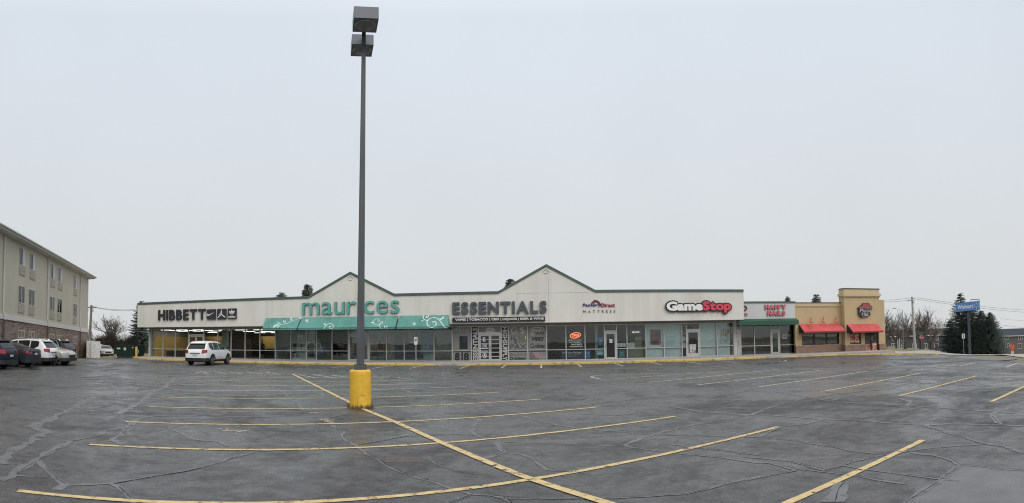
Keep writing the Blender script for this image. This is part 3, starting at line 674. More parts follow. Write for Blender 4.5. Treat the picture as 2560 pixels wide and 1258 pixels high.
for poly in ([(.40, .60), (.46, .66), (.50, .80), (.50, .93), (.55, .95), (.57, .90), (.55, .78), (.55, .64), (.52, .50), (.46, .46), (.40, .48)],
             [(.40, .47), (.50, .44), (.30, .26), (.12, .12), (.05, .09), (.06, .16)], [(.47, .46), (.53, .50), (.74, .34), (.95, .20), (.90, .14), (.66, .27)], [(.40, .60), (.44, .62), (.30, .48), (.22, .38), (.20, .44)]):
    outline(T, [(x * W_, z * H_) for x, z in poly], WHTP)
mb = MB(); mb.lathe([(.055 * W_, -.146), (.055 * W_, -.134)], 12, (.47 * W_, 0, .72 * H_), 'y'); mb.build('emblem', WHTP, T)
T, W_, H_ = plate('square black plate with a white three-leaf emblem and small word', 571, 771.5, 592.5, 797)
def leaf(cx, cz, ang, ln, wd):
    p = []
    for i in range(7):
        t_ = i / 6; p.append((t_ * ln, wd * sin(pi * t_ ** .8)))
    p += [(x, -z) for x, z in p[-2:0:-1]]
    return [(cx + x * cos(ang) - z * sin(ang), cz + x * sin(ang) + z * cos(ang)) for x, z in p]
for an, ln in ((pi / 2, .50), (pi / 2 + .72, .50), (pi / 2 - .72, .50)): outline(T, [(x * W_, z * H_) for x, z in leaf(.5, .40, an, ln, .115)], WHTP)
mb = MB()
for z in (.42, .48, .54): mb.box(.2 * W_, .8 * W_, -.149, -.147, z * H_, (z + .02) * H_)
mb.build('stripe', BLKF, T)
mb = MB(); text_into(mb, 'adidas', .1 * W_, .9 * W_, .10 * H_, .29 * H_, -.146, .012, .03); mb.build('lettering', WHTP, T)
TEAL = mat('teal_sign_face', (.10, .36, .32), .45, .06); TEALD = mat('teal_sign_return', (.03, .12, .11), .5)
T, W_, H_ = fsign('shop_sign', 'rounded lower-case teal letters above the teal awning', 757, 741.5, 999, 785.5)
letters(T, 'maurices', 0, W_, 0, H_, TEAL, TEALD, .14, .0, .085)
for ch in list(T.children): pass
CHAR = mat('charcoal_sign_face', (.075, .082, .096), .4, .05); CHARD = mat('charcoal_sign_return', (.03, .033, .04), .5)
T, W_, H_ = fsign('shop_sign', 'large charcoal capitals above the black strip about vapes and tobacco', 1131.5, 754, 1367, 785)
letters(T, 'ESSENTIALS', 0, W_, 0, H_, CHAR, CHARD, .16, .04, .10)
T, W_, H_ = fsign('banner_sign', 'thin black strip with white wording about vapes, tobacco and liquor', 1131.5, 793, 1362.5, 805)
mb = MB(); mb.box(0, W_, -.1, -.02, 0, H_); mb.build('backing', mat('black_sign_board', (.012, .011, .015), .4), T)
mb = MB(); text_into(mb, 'VAPES | TOBACCO | CBD | LIQUOR | BEER & WINE', .03 * W_, .985 * W_, .20 * H_, .80 * H_, -.108, .008, .028); mb.build('lettering', WHTP, T)
# mattress shop
BLU = mat('indigo_letter', (.045, .04, .17), .4); RED = mat('maroon_letter', (.30, .035, .06), .4); GRY = mat('grey_letter', (.16, .15, .14), .5)
T, W_, H_ = fsign('shop_sign', 'small blue and red mattress shop lettering with a roof line above it', 1457, 750, 1538, 783)
x0, z0 = hit_l(T, 1457.5, 768.5); x1, z1 = hit_l(T, 1502, 758.5)
letters(T, 'Factory', x0, x1, z0, z1, BLU, BLU, .05, .03, .05)
x0, z0 = hit_l(T, 1502.5, 768); x1, z1 = hit_l(T, 1537, 758)
letters(T, 'Direct', x0, x1, z0, z1, RED, RED, .05, .03, .05)
x0, z0 = hit_l(T, 1458, 782.5); x1, z1 = hit_l(T, 1538, 775)
letters(T, 'MATTRESS', x0, x1, z0, z1, GRY, GRY, .03, -.005, .55)
pts = [hit_l(T, px, py) for px, py in ((1478, 759), (1487.5, 750.5), (1491, 753), (1503, 763))]
mb = MB(); mb.tube([(x, -.04, z) for x, z in pts], .045, 4); mb.build('roof_mark', mat('purple_mark', (.14, .035, .12), .4), T)
mb = MB(); pts = [hit_l(T, px, py) for px, py in ((1482, 760), (1492, 751), (1500, 757))]; mb.tube([(x, -.03, z) for x, z in pts], .03, 4); mb.build('roof_mark', RED, T)
# game shop: white and red letters on a dark contour backing
T, W_, H_ = fsign('shop_sign', 'bold white and red lettering on a dark contour backing', 1665, 754, 1826, 780)
GWH = mat('white_acrylic', (.80, .80, .79), .3); GRD = mat('red_acrylic', (.62, .06, .10), .3)
fc = iter('WWWWRRRR')
letters(T, 'GameStop', 0, W_, -.12 * H_, H_, lambda ch: GWH if next(fc) == 'W' else GRD, BLKS, .2, .055, -.015)
mb = MB(); vs_w = W_
for dx, dz, kk in ((-.07, -.07, 0), (.07, -.07, 1), (-.07, .07, 2), (.07, .07, 3), (0, -.1, 4), (0, .1, 5), (-.1, 0, 6), (.1, 0, 7)):
    x = 0.0
    ws = []
    for ch in 'GameStop':
        vs, fs = glyphs(ch, .055); ws.append((max(v.x for v in vs) - min(v.x for v in vs), min(v.y for v in vs), max(v.y for v in vs)))
    k = W_ / (sum(q[0] for q in ws) - .015 * 7); lo = min(q[1] for q in ws); hi = max(q[2] for q in ws); kz = (1.12 * H_) / (hi - lo)
    for i, (ch, q) in enumerate(zip('GameStop', ws)):
        text_into(mb, ch, x + dx, x + q[0] * k + dx, -.12 * H_ + (q[1] - lo) * kz + dz, -.12 * H_ + (q[2] - lo) * kz + dz, -.15 + .0006 * kk + .0002 * (i % 2), .1, .055)
        x += (q[0] - .015) * k
mb.build('contour_backing', mat('contour_black', (.02, .015, .017), .45), T, fix=False)
# ------------------------------------------------------------------ awnings, window graphics, goods in the windows
def panel_thing(name, label, cat, px0, py0, px1, py1, d, m, group=None, th=.01, wall=FA, solo=False):
    a, b, z0, z1 = wall.rect(px0, py0, px1, py1, d)
    if solo:
        mb = MB(); mb.box(0, b - a, 0, th, 0, z1 - z0); return tag(mb.build(name, m, None, loc=wall.pt(a, d, z0), rotz=wall.rot), label, cat, group), b - a, z1 - z0
    t_ = wthing(wall, name, label, cat, a, d, z0, group)
    mb = MB(); mb.box(0, b - a, 0, th, 0, z1 - z0); mb.build('panel', m, t_)
    return t_, b - a, z1 - z0
def lettering(t_, txt, x0, x1, z0, z1, m, y=-.004, bold=.02, shear=0.0, vertical=False, spacing=1.0, name='lettering'):
    mb = MB(); text_into(mb, txt, x0, x1, z0, z1, y, .002, bold, shear, spacing, vertical); return mb.build(name, m, t_)
VIN = mat('grey_window_film', (.20, .20, .195), .7, .05, 2)
VIK = mat('black_window_film', (.012, .012, .013), .5); VIW = mat('white_vinyl', (.62, .63, .63), .6); VIL = mat('light_grey_vinyl', (.46, .46, .45), .6)
VD = RD - .012
def film(label, px0, py0, px1, py1, m=VIN): return panel_thing('window_film', label, 'window film', px0, py0, px1, py1, VD, m, th=.006)
t_, W_, H_ = film('grey film with a pale greeting and a dark rectangular opening beside the double doors', 1132.5, 819, 1177, 877)
lettering(t_, 'HELLO', .06 * W_, .92 * W_, .84 * H_, .99 * H_, VIL, bold=.0)
mb = MB(); mb.box(.36 * W_, .82 * W_, -.004, 0, .06 * H_, .62 * H_); mb.build('dark_opening', VIK, t_)
mb = MB(); mb.box(.52 * W_, .80 * W_, -.006, -.004, .35 * H_, .58 * H_); mb.build('blue_tint', mat('navy_patch', (.02, .03, .05), .3), t_)
t_, W_, H_ = film('grey film with three big black digits below the dark opening', 1132.5, 881, 1177, 904)
lettering(t_, '8', .10 * W_, .38 * W_, .06 * H_, .97 * H_, VIK, bold=.05); lettering(t_, '1', .47 * W_, .56 * W_, .06 * H_, .97 * H_, VIK, bold=.05); lettering(t_, '8', .60 * W_, .90 * W_, .06 * H_, .97 * H_, VIK, bold=.05)
t_, W_, H_ = film('narrow black film with grey letters reading upwards beside the door film', 1180, 818, 1195.8, 904, VIK)
lettering(t_, 'ESSENTIALS', .12 * W_, .90 * W_, .01 * H_, .98 * H_, VIL, bold=.03, vertical=True)
t_, W_, H_ = film('narrow black film with grey letters reading downwards beside the double doors', 1255, 817, 1269.8, 903.5, VIK)
mb = MB(); vs, fs = glyphs('HIGHSUPPLY', .03)
ax, bx = min(v.x for v in vs), max(v.x for v in vs); ay, by = min(v.y for v in vs), max(v.y for v in vs)
mb.add([(W_ * (.1 + .8 * (v.y - ay) / (by - ay)), -.004, H_ * (.99 - .97 * (v.x - ax) / (bx - ax))) for v in vs], fs); mb.build('lettering', VIL, t_)
t_, W_, H_ = film('grey transom film with a pale OPEN oval over the doors', 1199, 817, 1252, 837.5)
def oval(t_, cx, cz, rx, rz, m, y=-.004, ring=0.0, name='oval'):
    mb = MB(); n = 28
    if ring:
        vs = [(cx + k * rx * cos(2 * pi * i / n), y, cz + k * rz * sin(2 * pi * i / n)) for k in (1, 1 - ring) for i in range(n)]
        mb.add(vs, [(i, (i + 1) % n, n + (i + 1) % n, n + i) for i in range(n)])
    else: mb.add([(cx + rx * cos(2 * pi * i / n), y, cz + rz * sin(2 * pi * i / n)) for i in range(n)], [tuple(range(n))])
    return mb.build(name, m, t_, fix=False)
oval(t_, .50 * W_, .56 * H_, .22 * W_, .34 * H_, VIL); lettering(t_, 'OPEN', .33 * W_, .67 * W_, .42 * H_, .70 * H_, VIN, -.007)
lettering(t_, '2713 D3', .31 * W_, .70 * W_, .03 * H_, .18 * H_, VIL, -.005)
t_, W_, H_ = film('grey film with G, dollar sign and dark letter logos', 1272.5, 816, 1318, 876)
lettering(t_, 'G', .12 * W_, .42 * W_, .68 * H_, .96 * H_, VIL, bold=-.01); lettering(t_, '$', .60 * W_, .86 * W_, .66 * H_, .97 * H_, VIL, bold=-.01)
lettering(t_, 'H', .12 * W_, .30 * W_, .40 * H_, .60 * H_, VIK, bold=-.012); lettering(t_, 'S', .27 * W_, .44 * W_, .28 * H_, .46 * H_, VIK, bold=.01)
lettering(t_, 'NX', .56 * W_, .92 * W_, .32 * H_, .58 * H_, mat('charcoal_vinyl', (.05, .05, .05), .5), bold=-.015); lettering(t_, 'PAX', .07 * W_, .93 * W_, .04 * H_, .25 * H_, VIK, bold=-.005)
mb = MB(); mb.prism([(.86 * W_, .46 * H_), (.94 * W_, .46 * H_), (.92 * W_, .60 * H_), (.88 * W_, .56 * H_)], -.006, -.004); mb.build('green_spot', mat('lime_vinyl', (.42, .62, .2), .5), t_)
t_, W_, H_ = film('grey film with two lines of dark brand wording below the dollar sign film', 1272.5, 880, 1318, 903)
lettering(t_, 'PUFFCO', .28 * W_, .93 * W_, .56 * H_, .80 * H_, VIK, bold=-.005, spacing=1.25); lettering(t_, 'Dr.Dabber', .07 * W_, .93 * W_, .14 * H_, .45 * H_, VIK, bold=.035)
lettering(t_, '0', .07 * W_, .20 * W_, .52 * H_, .86 * H_, VIK, bold=.0)
t_, W_, H_ = film('grey film with a pale oval above rows of slanted dark wording', 1321, 815, 1365, 875.5)
oval(t_, .5 * W_, .87 * H_, .42 * W_, .09 * H_, VIL); lettering(t_, 'FUTUROLA', .14 * W_, .86 * W_, .82 * H_, .92 * H_, VIK, -.007)
lettering(t_, 'VUSE', .40 * W_, .90 * W_, .64 * H_, .73 * H_, VIK, bold=.02); oval(t_, .22 * W_, .68 * H_, .10 * W_, .08 * H_, VIL, ring=.35)
lettering(t_, 'VIBES', .20 * W_, .88 * W_, .38 * H_, .54 * H_, VIK, bold=.04, shear=.25); lettering(t_, 'Cookies', .10 * W_, .92 * W_, .08 * H_, .28 * H_, VIK, bold=.03, shear=.1)
t_, W_, H_ = film('grey film with four short lines of dark and pink capitals', 1321, 879.5, 1365, 902)
PNK = mat('pink_vinyl', (.50, .22, .27), .6)
for i, (a_, b_) in enumerate((('THE ', 'BEST'), ('PRO', 'DUCTS'), ('FROM ', 'THE BEST'), ('BRAN', 'DS'))):
    z = (.74 - .2 * i) * H_; k = (.28, .36, .36, .34)[i]; e_ = (.62, .74, .96, .60)[i]
    lettering(t_, a_.strip(), .08 * W_, k * W_, z, z + .14 * H_, VIK, bold=.03); lettering(t_, b_, (k + .04) * W_, e_ * W_, z, z + .14 * H_, PNK if i < 3 else VIK, bold=.03)
# wording on the left leaf of the double doors
t_, W_, H_ = film('black door film with a white E, opening days and ringed B', 1201, 842, 1222, 903, mat('navy_door_film', (.015, .017, .03), .5))
lettering(t_, 'E', .30 * W_, .62 * W_, .80 * H_, .97 * H_, VIW, bold=.05)
for i, tx in enumerate(('7 DAYS', 'A WEEK')): lettering(t_, tx, .20 * W_, .78 * W_, (.67 - .08 * i) * H_, (.73 - .08 * i) * H_, VIW, bold=.04)
lettering(t_, 'CERTIFIED', .06 * W_, .90 * W_, .37 * H_, .43 * H_, VIW, bold=.02)
oval(t_, .5 * W_, .23 * H_, .26 * W_, .115 * H_, VIW, ring=.22); lettering(t_, 'B', .40 * W_, .62 * W_, .17 * H_, .29 * H_, VIW, bold=.05)
mb = MB()
for z in (.02, .06, .50, .53): mb.box(.10 * W_, .88 * W_, -.005, -.003, z * H_, (z + .02) * H_)
mb.build('white_lines', VIW, t_)
# mattress shop windows
NEON = mat('orange_neon', (1.0, .20, .06), .5, 0, emit=2.4)
a, b, z0, z1 = FA.rect(1425, 832, 1451.5, 845.5, RD + .25)
t_ = wthing(FA, 'open_sign', 'glowing orange oval OPEN sign hung inside the mattress shop window', 'sign', a, RD + .25, z0); W_, H_ = b - a, z1 - z0
n = 30
def ringp(kx): return [(W_ / 2 + kx * W_ / 2 * cos(2 * pi * i / n) , 0, H_ / 2 + kx * H_ / 2 * sin(2 * pi * i / n) + .12 * W_ * .5 * cos(2 * pi * i / n) * kx) for i in range(n + 1)]
mb = MB(); mb.tube(ringp(.97), .03, 6, False); mb.build('neon_ring', NEON, t_)
mb = MB(); text_into(mb, 'OPEN', .17 * W_, .84 * W_, .26 * H_, .74 * H_, -.01, .02, .02); mb.build('lettering', NEON, t_)
mb = MB(); mb.add([(W_ / 2 + .9 * W_ / 2 * cos(2 * pi * i / n), .03, H_ / 2 + .9 * H_ / 2 * sin(2 * pi * i / n) + .05 * W_ * cos(2 * pi * i / n)) for i in range(n)], [tuple(range(n))]); mb.build('backing', VIK, t_, fix=False)
a, b, z0, z1 = FA.rect(1421, 847.5, 1458, 869, VD)
t_ = wthing(FA, 'window_lettering', 'four lines of white lettering about mattresses under the OPEN sign', 'lettering', a, VD, z0); W_, H_ = b - a, z1 - z0
for i, (tx, x0, x1) in enumerate((('MADE IN IOWA', .02, .90), ('MATTRESSES!!', .04, .84), ('AMISH MADE', .18, .92), ('FOUNDATIONS!!', .08, .98))):
    lettering(t_, tx, x0 * W_, x1 * W_, (.78 - .25 * i) * H_, (.94 - .25 * i) * H_, VIL if i < 2 else VIW, bold=.01)
t_, W_, H_ = panel_thing('banner', 'dark navy banner with white shop now, pay later wording', 'banner', 1402, 876.5, 1459, 896, RD + .12, mat('navy_banner', (.02, .022, .06), .5, .2, 3))
lettering(t_, "'Shop now. Pay later.", .06 * W_, .94 * W_, .56 * H_, .86 * H_, VIW, bold=.03)
for z, x0, x1 in ((.40, .18, .80), (.22, .32, .68)): mb = MB(); mb.box(x0 * W_, x1 * W_, -.004, -.002, z * H_, (z + .06) * H_); mb.build('small_print', mat('tan_print', (.25, .2, .13), .6), t_)
BLP = mat('bright_blue_poster', (.03, .16, .42), .5, .15, 3)
t_, W_, H_ = panel_thing('poster', 'bright blue poster at the right end of the navy banner', 'poster', 1459, 876.5, 1475.5, 895, RD + .13, BLP)
lettering(t_, 'snap', .18 * W_, .92 * W_, .52 * H_, .80 * H_, mat('pale_blue_print', (.35, .55, .75), .5), bold=.02)
t_, W_, H_ = panel_thing('poster', 'blue square poster on the dark pane left of the glazed door', 'poster', 1496, 844, 1508, 863, RD + .12, BLP)
mb = MB(); mb.prism([(.2 * W_, .45 * H_), (.5 * W_, .55 * H_), (.8 * W_, .75 * H_), (.7 * W_, .5 * H_), (.4 * W_, .4 * H_)], -.004, -.002); mb.build('white_mark', VIW, t_)
t_, W_, H_ = panel_thing('poster', 'pale cyan poster on the lower pane left of the glazed door', 'poster', 1492, 874, 1509, 888, RD + .12, mat('cyan_poster', (.22, .48, .56), .5, .25, 3))
mb = MB(); mb.box(.35 * W_, .65 * W_, -.004, -.002, .2 * H_, .55 * H_); mb.build('white_mark', VIW, t_)
t_, W_, H_ = panel_thing('notice', 'small white notice on the black glazed door', 'notice', 1523.5, 848, 1531, 857.5, VD, VIW)
mb = MB(); mb.box(.3 * W_, .7 * W_, -.004, -.002, .2 * H_, .8 * H_); mb.build('print', VIL, t_)
mb = MB(); a, b, z0, z1 = FA.rect(1517, 826, 1536, 832, VD); text_into(mb, '2713113', 0, b - a, 0, z1 - z0, 0, .004, .02)
tag(mb.build('door_number', VIW, None, loc=FA.pt(a, VD, z0), rotz=FA.rot), 'white street number above the black glazed mattress shop door', 'number')
for i, (x0, x1) in enumerate(((1543.5, 1549), (1550.5, 1556.5), (1558, 1565))):
    panel_thing('notice', ('left', 'middle', 'right')[i] + ' white sheet of the row of three right of the glazed door', 'notice', x0, 857.5, x1, 867, RD + .05, VIW, 'sheets in the side pane', solo=True)
t_, W_, H_ = panel_thing('poster', 'dark teal poster low in the narrow pane right of the door', 'poster', 1547, 876, 1562, 897, RD + .05, mat('teal_poster', (.035, .13, .17), .5, .2, 4)); oval(t_, .5 * W_, .6 * H_, .2 * W_, .16 * H_, mat('teal_ring', (.2, .5, .55), .5), ring=.3)
t_, W_, H_ = panel_thing('light_box', 'small lit black sign box with one white word in the window', 'sign', 1576, 826, 1602.5, 836, RD + .1, VIK)
lettering(t_, 'MALONE', .18 * W_, .84 * W_, .36 * H_, .72 * H_, mat('lit_white_letter', (.9, .88, .8), .5, 0, emit=.8), bold=.05)
mb = MB()
for x0, x1, z0, z1 in ((0, 1, .0, .05), (0, 1, .95, 1), (0, .02, .05, .95), (.98, 1, .05, .95)): mb.box(x0 * W_, x1 * W_, -.006, -.001, z0 * H_, z1 * H_)
mb.build('frame', VIL, t_)
t_, W_, H_ = panel_thing('counter', 'olive panelled counter filling the lower window', 'counter', 1570, 873, 1613, 896.5, RD + .3, mat('olive_panel', (.22, .21, .13), .6, .08, 3, (8, 1, 1)), solo=True)
panel_thing('shop_board', 'tall khaki board standing behind the olive counter', 'board', 1588, 842, 1606, 872, RD + .5, mat('khaki_board', (.27, .26, .18), .7), solo=True)
t_, W_, H_ = panel_thing('notice', 'wide white paper sign resting on the olive counter', 'notice', 1570, 857, 1587, 870.5, RD + .25, VIW)
mb = MB(); mb.box(.1 * W_, .9 * W_, -.004, -.002, .45 * H_, .55 * H_); mb.build('print', VIL, t_)
# game shop windows
t_, W_, H_ = panel_thing('poster', 'dark red and black poster on the pale blinds', 'poster', 1626, 824, 1652, 862, RD + .065, mat('dark_red_poster', (.02, .018, .02), .5, scale=2.2, col2=(.30, .05, .05), thr=(.42, .62)))
mb = MB(); mb.box(.1 * W_, .9 * W_, -.004, -.002, .84 * H_, .90 * H_); mb.build('print', mat('red_print', (.25, .06, .05), .5), t_); mb = MB(); mb.box(.06 * W_, .24 * W_, -.004, -.002, .03 * H_, .07 * H_); mb.box(.82 * W_, .95 * W_, -.004, -.002, .03 * H_, .07 * H_); mb.build('white_mark', VIW, t_)
t_, W_, H_ = panel_thing('poster', 'white poster with red, green and gold shapes near the right-hand column', 'poster', 1801, 822, 1825.5, 858.5, RD + .065, mat('pastel_poster', (.25, .32, .33), .5, scale=2.5, col2=(.62, .64, .62)))
for k, (x0, x1, c) in enumerate(((.04, .20, (.50, .34, .10)), (.24, .42, (.42, .24, .10)), (.46, .62, (.12, .30, .16)), (.66, .98, (.45, .05, .06)))):
    mb = MB(); mb.prism([(x0 * W_, .50 * H_ if k < 3 else .58 * H_), (x1 * W_, .54 * H_), (x1 * W_, .97 * H_), ((x0 + .02) * W_, .97 * H_)], -.004, -.002); mb.build('coloured_shape', mat('poster_shape_%s' % 'abcd'[k], c, .5), t_)
mb = MB(); text_into(mb, 'A', .42 * W_, .62 * W_, .48 * H_, .64 * H_, -.007, .002, .02); mb.build('lettering', VIK, t_); oval(t_, .86 * W_, .60 * H_, .10 * W_, .07 * H_, VIW, -.006)
mb = MB(); mb.box(.03 * W_, .97 * W_, -.004, -.002, .02 * H_, .16 * H_); mb.build('white_band', VIW, t_); lettering(t_, 'apex', .35 * W_, .68 * W_, .05 * H_, .13 * H_, VIK, -.006)
t_, W_, H_ = panel_thing('poster', 'white and maroon poster hung on the white-framed shop door', 'poster', 1724, 861, 1740, 882, RD - .05, mat('pale_poster', (.45, .44, .44), .5))
mb = MB(); mb.prism([(.55 * W_, .03 * H_), (.98 * W_, .03 * H_), (.98 * W_, .35 * H_)], -.004, -.002); mb.build('maroon_corner', RED, t_); oval(t_, .45 * W_, .28 * H_, .12 * W_, .07 * H_, VIK); oval(t_, .45 * W_, .82 * H_, .09 * W_, .04 * H_, VIK)
mb = MB(); mb.box(.25 * W_, .7 * W_, -.004, -.002, .66 * H_, .72 * H_); mb.build('print', VIL, t_)
a, b, z0, z1 = FA.rect(1717, 816, 1733, 826, VD); t_ = wthing(FA, 'window_emblem', 'dark oval emblem in the transom over the game shop door', 'emblem', a, VD, z0); oval(t_, (b - a) / 2, (z1 - z0) / 2, (b - a) / 2, (z1 - z0) / 2, mat('smoky_vinyl', (.09, .10, .10), .5), 0)
for i, (y0, y1) in enumerate(((829, 838), (842, 854), (857, 867))): panel_thing('notice', ('topmost', 'middle', 'lowest')[i] + ' small notice in the narrow strip left of the white-framed shop door', 'notice', 1707.5, y0, 1714, y1, RD + .04, mat('dark_notice', (.10, .10, .10), .6) if i == 0 else VIL, 'notices in the narrow strip', solo=True)
# clothes shop: goods behind the glass
SKIN = mat('mannequin_plastic', (.42, .38, .34), .5)
def lathe_xy(mb, prof, c=(0, 0, 0), n=14, sx=1.0, sy=1.0):
    vs, fs = [], []
    for r, h in prof:
        for k in range(n): vs.append((c[0] + r * sx * cos(2 * pi * k / n), c[1] + r * sy * sin(2 * pi * k / n), c[2] + h))
    for i in range(len(prof) - 1):
        for k in range(n): fs.append((i * n + k, i * n + (k + 1) % n, (i + 1) * n + (k + 1) % n, (i + 1) * n + k))
    fs.append(tuple(range(n - 1, -1, -1))); fs.append(tuple((len(prof) - 1) * n + k for k in range(n)))
    return mb.add(vs, fs)
def mannequin(label, px, d, top, skirt, z=.12):
    t_ = wthing(FA, 'mannequin', label, 'mannequin', FA.hit(px, 870, d)[0], d, z, 'mannequins in the clothes shop window')
    mb = MB()
    for sx in (-.09, .09): mb.tube([(sx, 0, .02), (sx, .01, .45), (sx * .95, 0, .88)], [.045, .055, .085], 8)
    lathe_xy(mb, [(.05, 1.42), (.05, 1.50), (.075, 1.54), (.095, 1.62), (.09, 1.70), (.05, 1.76)], sx=.9); mb.build('body', SKIN, t_, True)
    mb = MB(); lathe_xy(mb, [(.17, .84), (.165, .95), (.14, 1.08), (.175, 1.25), (.19, 1.36), (.12, 1.43), (.05, 1.45)], sx=1.05, sy=.65)
    for sx in (-1, 1): mb.tube([(sx * .18, 0, 1.38), (sx * .235, .02, 1.12), (sx * .24, -.04, .86)], [.06, .05, .04], 7)
    mb.build('top', top, t_, True)
    mb = MB(); lathe_xy(mb, [(.30, .42), (.22, .72), (.165, .98)], sx=1, sy=.75); mb.build('skirt', skirt, t_, True)
    mb = MB(); mb.lathe([(.2, 0), (.2, .02)], 16); mb.build('stand', mat('steel_plate', (.4, .4, .4), .3, metal=.7), t_)
    return t_
CL = [mat('blue_cloth', (.16, .27, .42), .9, .2, 8), mat('black_cloth', (.015, .015, .018), .9), mat('beige_cloth', (.36, .29, .18), .9), mat('grey_cloth', (.13, .13, .14), .9), mat('rust_cloth', (.25, .11, .05), .9), mat('white_cloth', (.55, .55, .54), .9)]
mannequin('mannequin in a pale blue dress behind the clothes shop glass', 798, RD + .9, CL[0], CL[0])
mannequin('mannequin in a beige top right of the clothes shop doors', 936, RD + .8, CL[2], CL[1])
mannequin('mannequin in a rust top seen through the clothes shop doors', 892, RD + 1.6, CL[4], CL[1])
mannequin('mannequin in dark grey left of the blue dress', 777, RD + 1.5, CL[3], CL[1])
mannequin('mannequin in black right of the beige top', 948, RD + 1.3, CL[1], CL[3])
def rack(label, px, d, n, pal):
    t_ = wthing(FA, 'clothes_rack', label, 'clothes rack', FA.hit(px, 870, d)[0], d, .1, 'clothes racks behind the window'); r = random.Random(px)
    mb = MB(); mb.tube([(-.7, 0, .0), (-.7, 0, 1.45), (.7, 0, 1.45), (.7, 0, 0)], .018, 6); mb.build('rail', MATS['brushed_steel'], t_)
    for i in range(n):
        x = -.62 + 1.24 * i / (n - 1); h = r.uniform(.65, 1.0); mb = MB()
        mb.prism([(x - .035, 1.43 - h), (x + .035, 1.43 - h), (x + .03, 1.38), (x, 1.42), (x - .03, 1.38)], -.24, .24); mb.build('garment', r.choice(pal), t_)
rack('rack of grey and white clothes in the left clothes shop window', 746, RD + 1.9, 9, [CL[3], CL[5], CL[1]])
rack('rack of black clothes just left of the clothes shop doors', 850, RD + 1.5, 10, [CL[1], CL[1], CL[3]])
rack('rack of brown and black clothes right of the clothes shop doors', 955, RD + 2.4, 10, [CL[1], CL[4], CL[2]])
rack('rack of navy clothes under the sale poster', 1028, RD + 2.2, 9, [mat('navy_cloth', (.02, .03, .06), .9), CL[1]])
def plinth(label, px0, px1, y0, d, dp=.6):
    a, b, z0, z1 = FA.rect(px0, y0, px1, y0 + 10, d); t_ = wthing(FA, 'display_plinth', label, 'display plinth', a, d, .1, 'white display plinths')
    mb = MB(); mb.box(0, b - a, 0, dp, .06, z1 - .1); mb.build('block', WHT, t_); mb = MB(); mb.box(.04, b - a - .04, .04, dp - .04, 0, .06); mb.build('base', VIK, t_)
plinth('white plinth in the left part of the clothes shop window', 731, 790, 895, RD + .5)
plinth('taller white chest behind the left plinth', 735, 768, 883, RD + 1.15, .4)
plinth('white plinth right of the clothes shop doors', 975, 1063, 900, RD + .5)
plinth('white box at the right end of the long plinth', 1060, 1083, 886, RD + 1.15, .5)
t_, W_, H_ = panel_thing('sale_poster', 'tall pale blue poster with a faint white SALE 50% in the clothes shop window', 'poster', 1052, 828, 1084, 884, RD + .3, mat('pale_blue_poster', (.15, .22, .29), .6, scale=1, col2=(.10, .26, .42), thr=(.4, .6)))
lettering(t_, '50', .12 * W_, .64 * W_, .22 * H_, .42 * H_, VIW, bold=-.008); lettering(t_, '%', .66 * W_, .90 * W_, .34 * H_, .44 * H_, VIW, bold=-.01); lettering(t_, 'SALE', .12 * W_, .86 * W_, .76 * H_, .90 * H_, VIL, bold=-.015)
t_, W_, H_ = panel_thing('picture_panel', 'dark navy picture panel behind the right clothes shop windows', 'picture', 988, 863, 1058, 896, RD + 1.1, mat('navy_picture', (.02, .028, .05), .6, scale=3, col2=(.06, .09, .16), thr=(.4, .65)))
mb = MB(); mb.prism([(.06 * W_, .98 * H_), (.2 * W_, .98 * H_), (.42 * W_, .0), (.30 * W_, .0)], -.006, -.002); mb.build('dark_shape', VIK, t_)
mannequin('dark mannequin by the tan wall in the sports shop', 655, RD + 3.2, CL[1], CL[1], .1)
# accessible parking sign on its post
g = ground(1040, 911.5); s = g.xy.dot(FA.e) - FA.o.dot(FA.e); d_ = g.xy.dot(FA.n) - FA.o.dot(FA.n)
t_ = wthing(FA, 'parking_sign', 'small white accessible parking sign on a thin post at the walk', 'sign', FA.hit(1039.5, 860, -2.6)[0], -2.6, .125)
a, b, z0, z1 = FA.rect(1035, 843, 1043.5, 862, -2.6); z0 -= .125; z1 -= .125
mb = MB(); mb.tube([(0, .02, 0), (0, .02, z1)], .022, 6); mb.build('post', MATS['brushed_steel'], t_)
mb = MB(); mb.box(-(b - a) / 2, (b - a) / 2, -.008, 0, z0, z1); mb.build('plate', VIW, t_)
mb = MB(); w_ = b - a; mb.box(-.28 * w_, .28 * w_, -.012, -.009, z0 + .48 * (z1 - z0), z0 + .80 * (z1 - z0)); mb.build('blue_square', mat('sign_blue', (.02, .05, .14), .5), t_)
mb = MB(); oz = z0 + .60 * (z1 - z0)
mb.tube([(-.02, -.015, oz + .13), (-.02, -.015, oz + .02), (.05, -.015, oz + .02), (.08, -.015, oz - .06)], .012, 5); mb.tube([(-.05 + .07 * cos(q), -.015, oz - .02 + .07 * sin(q)) for q in [2.2 + i * .45 for i in range(10)]], .01, 5)
mb.build('wheelchair_symbol', VIW, t_)
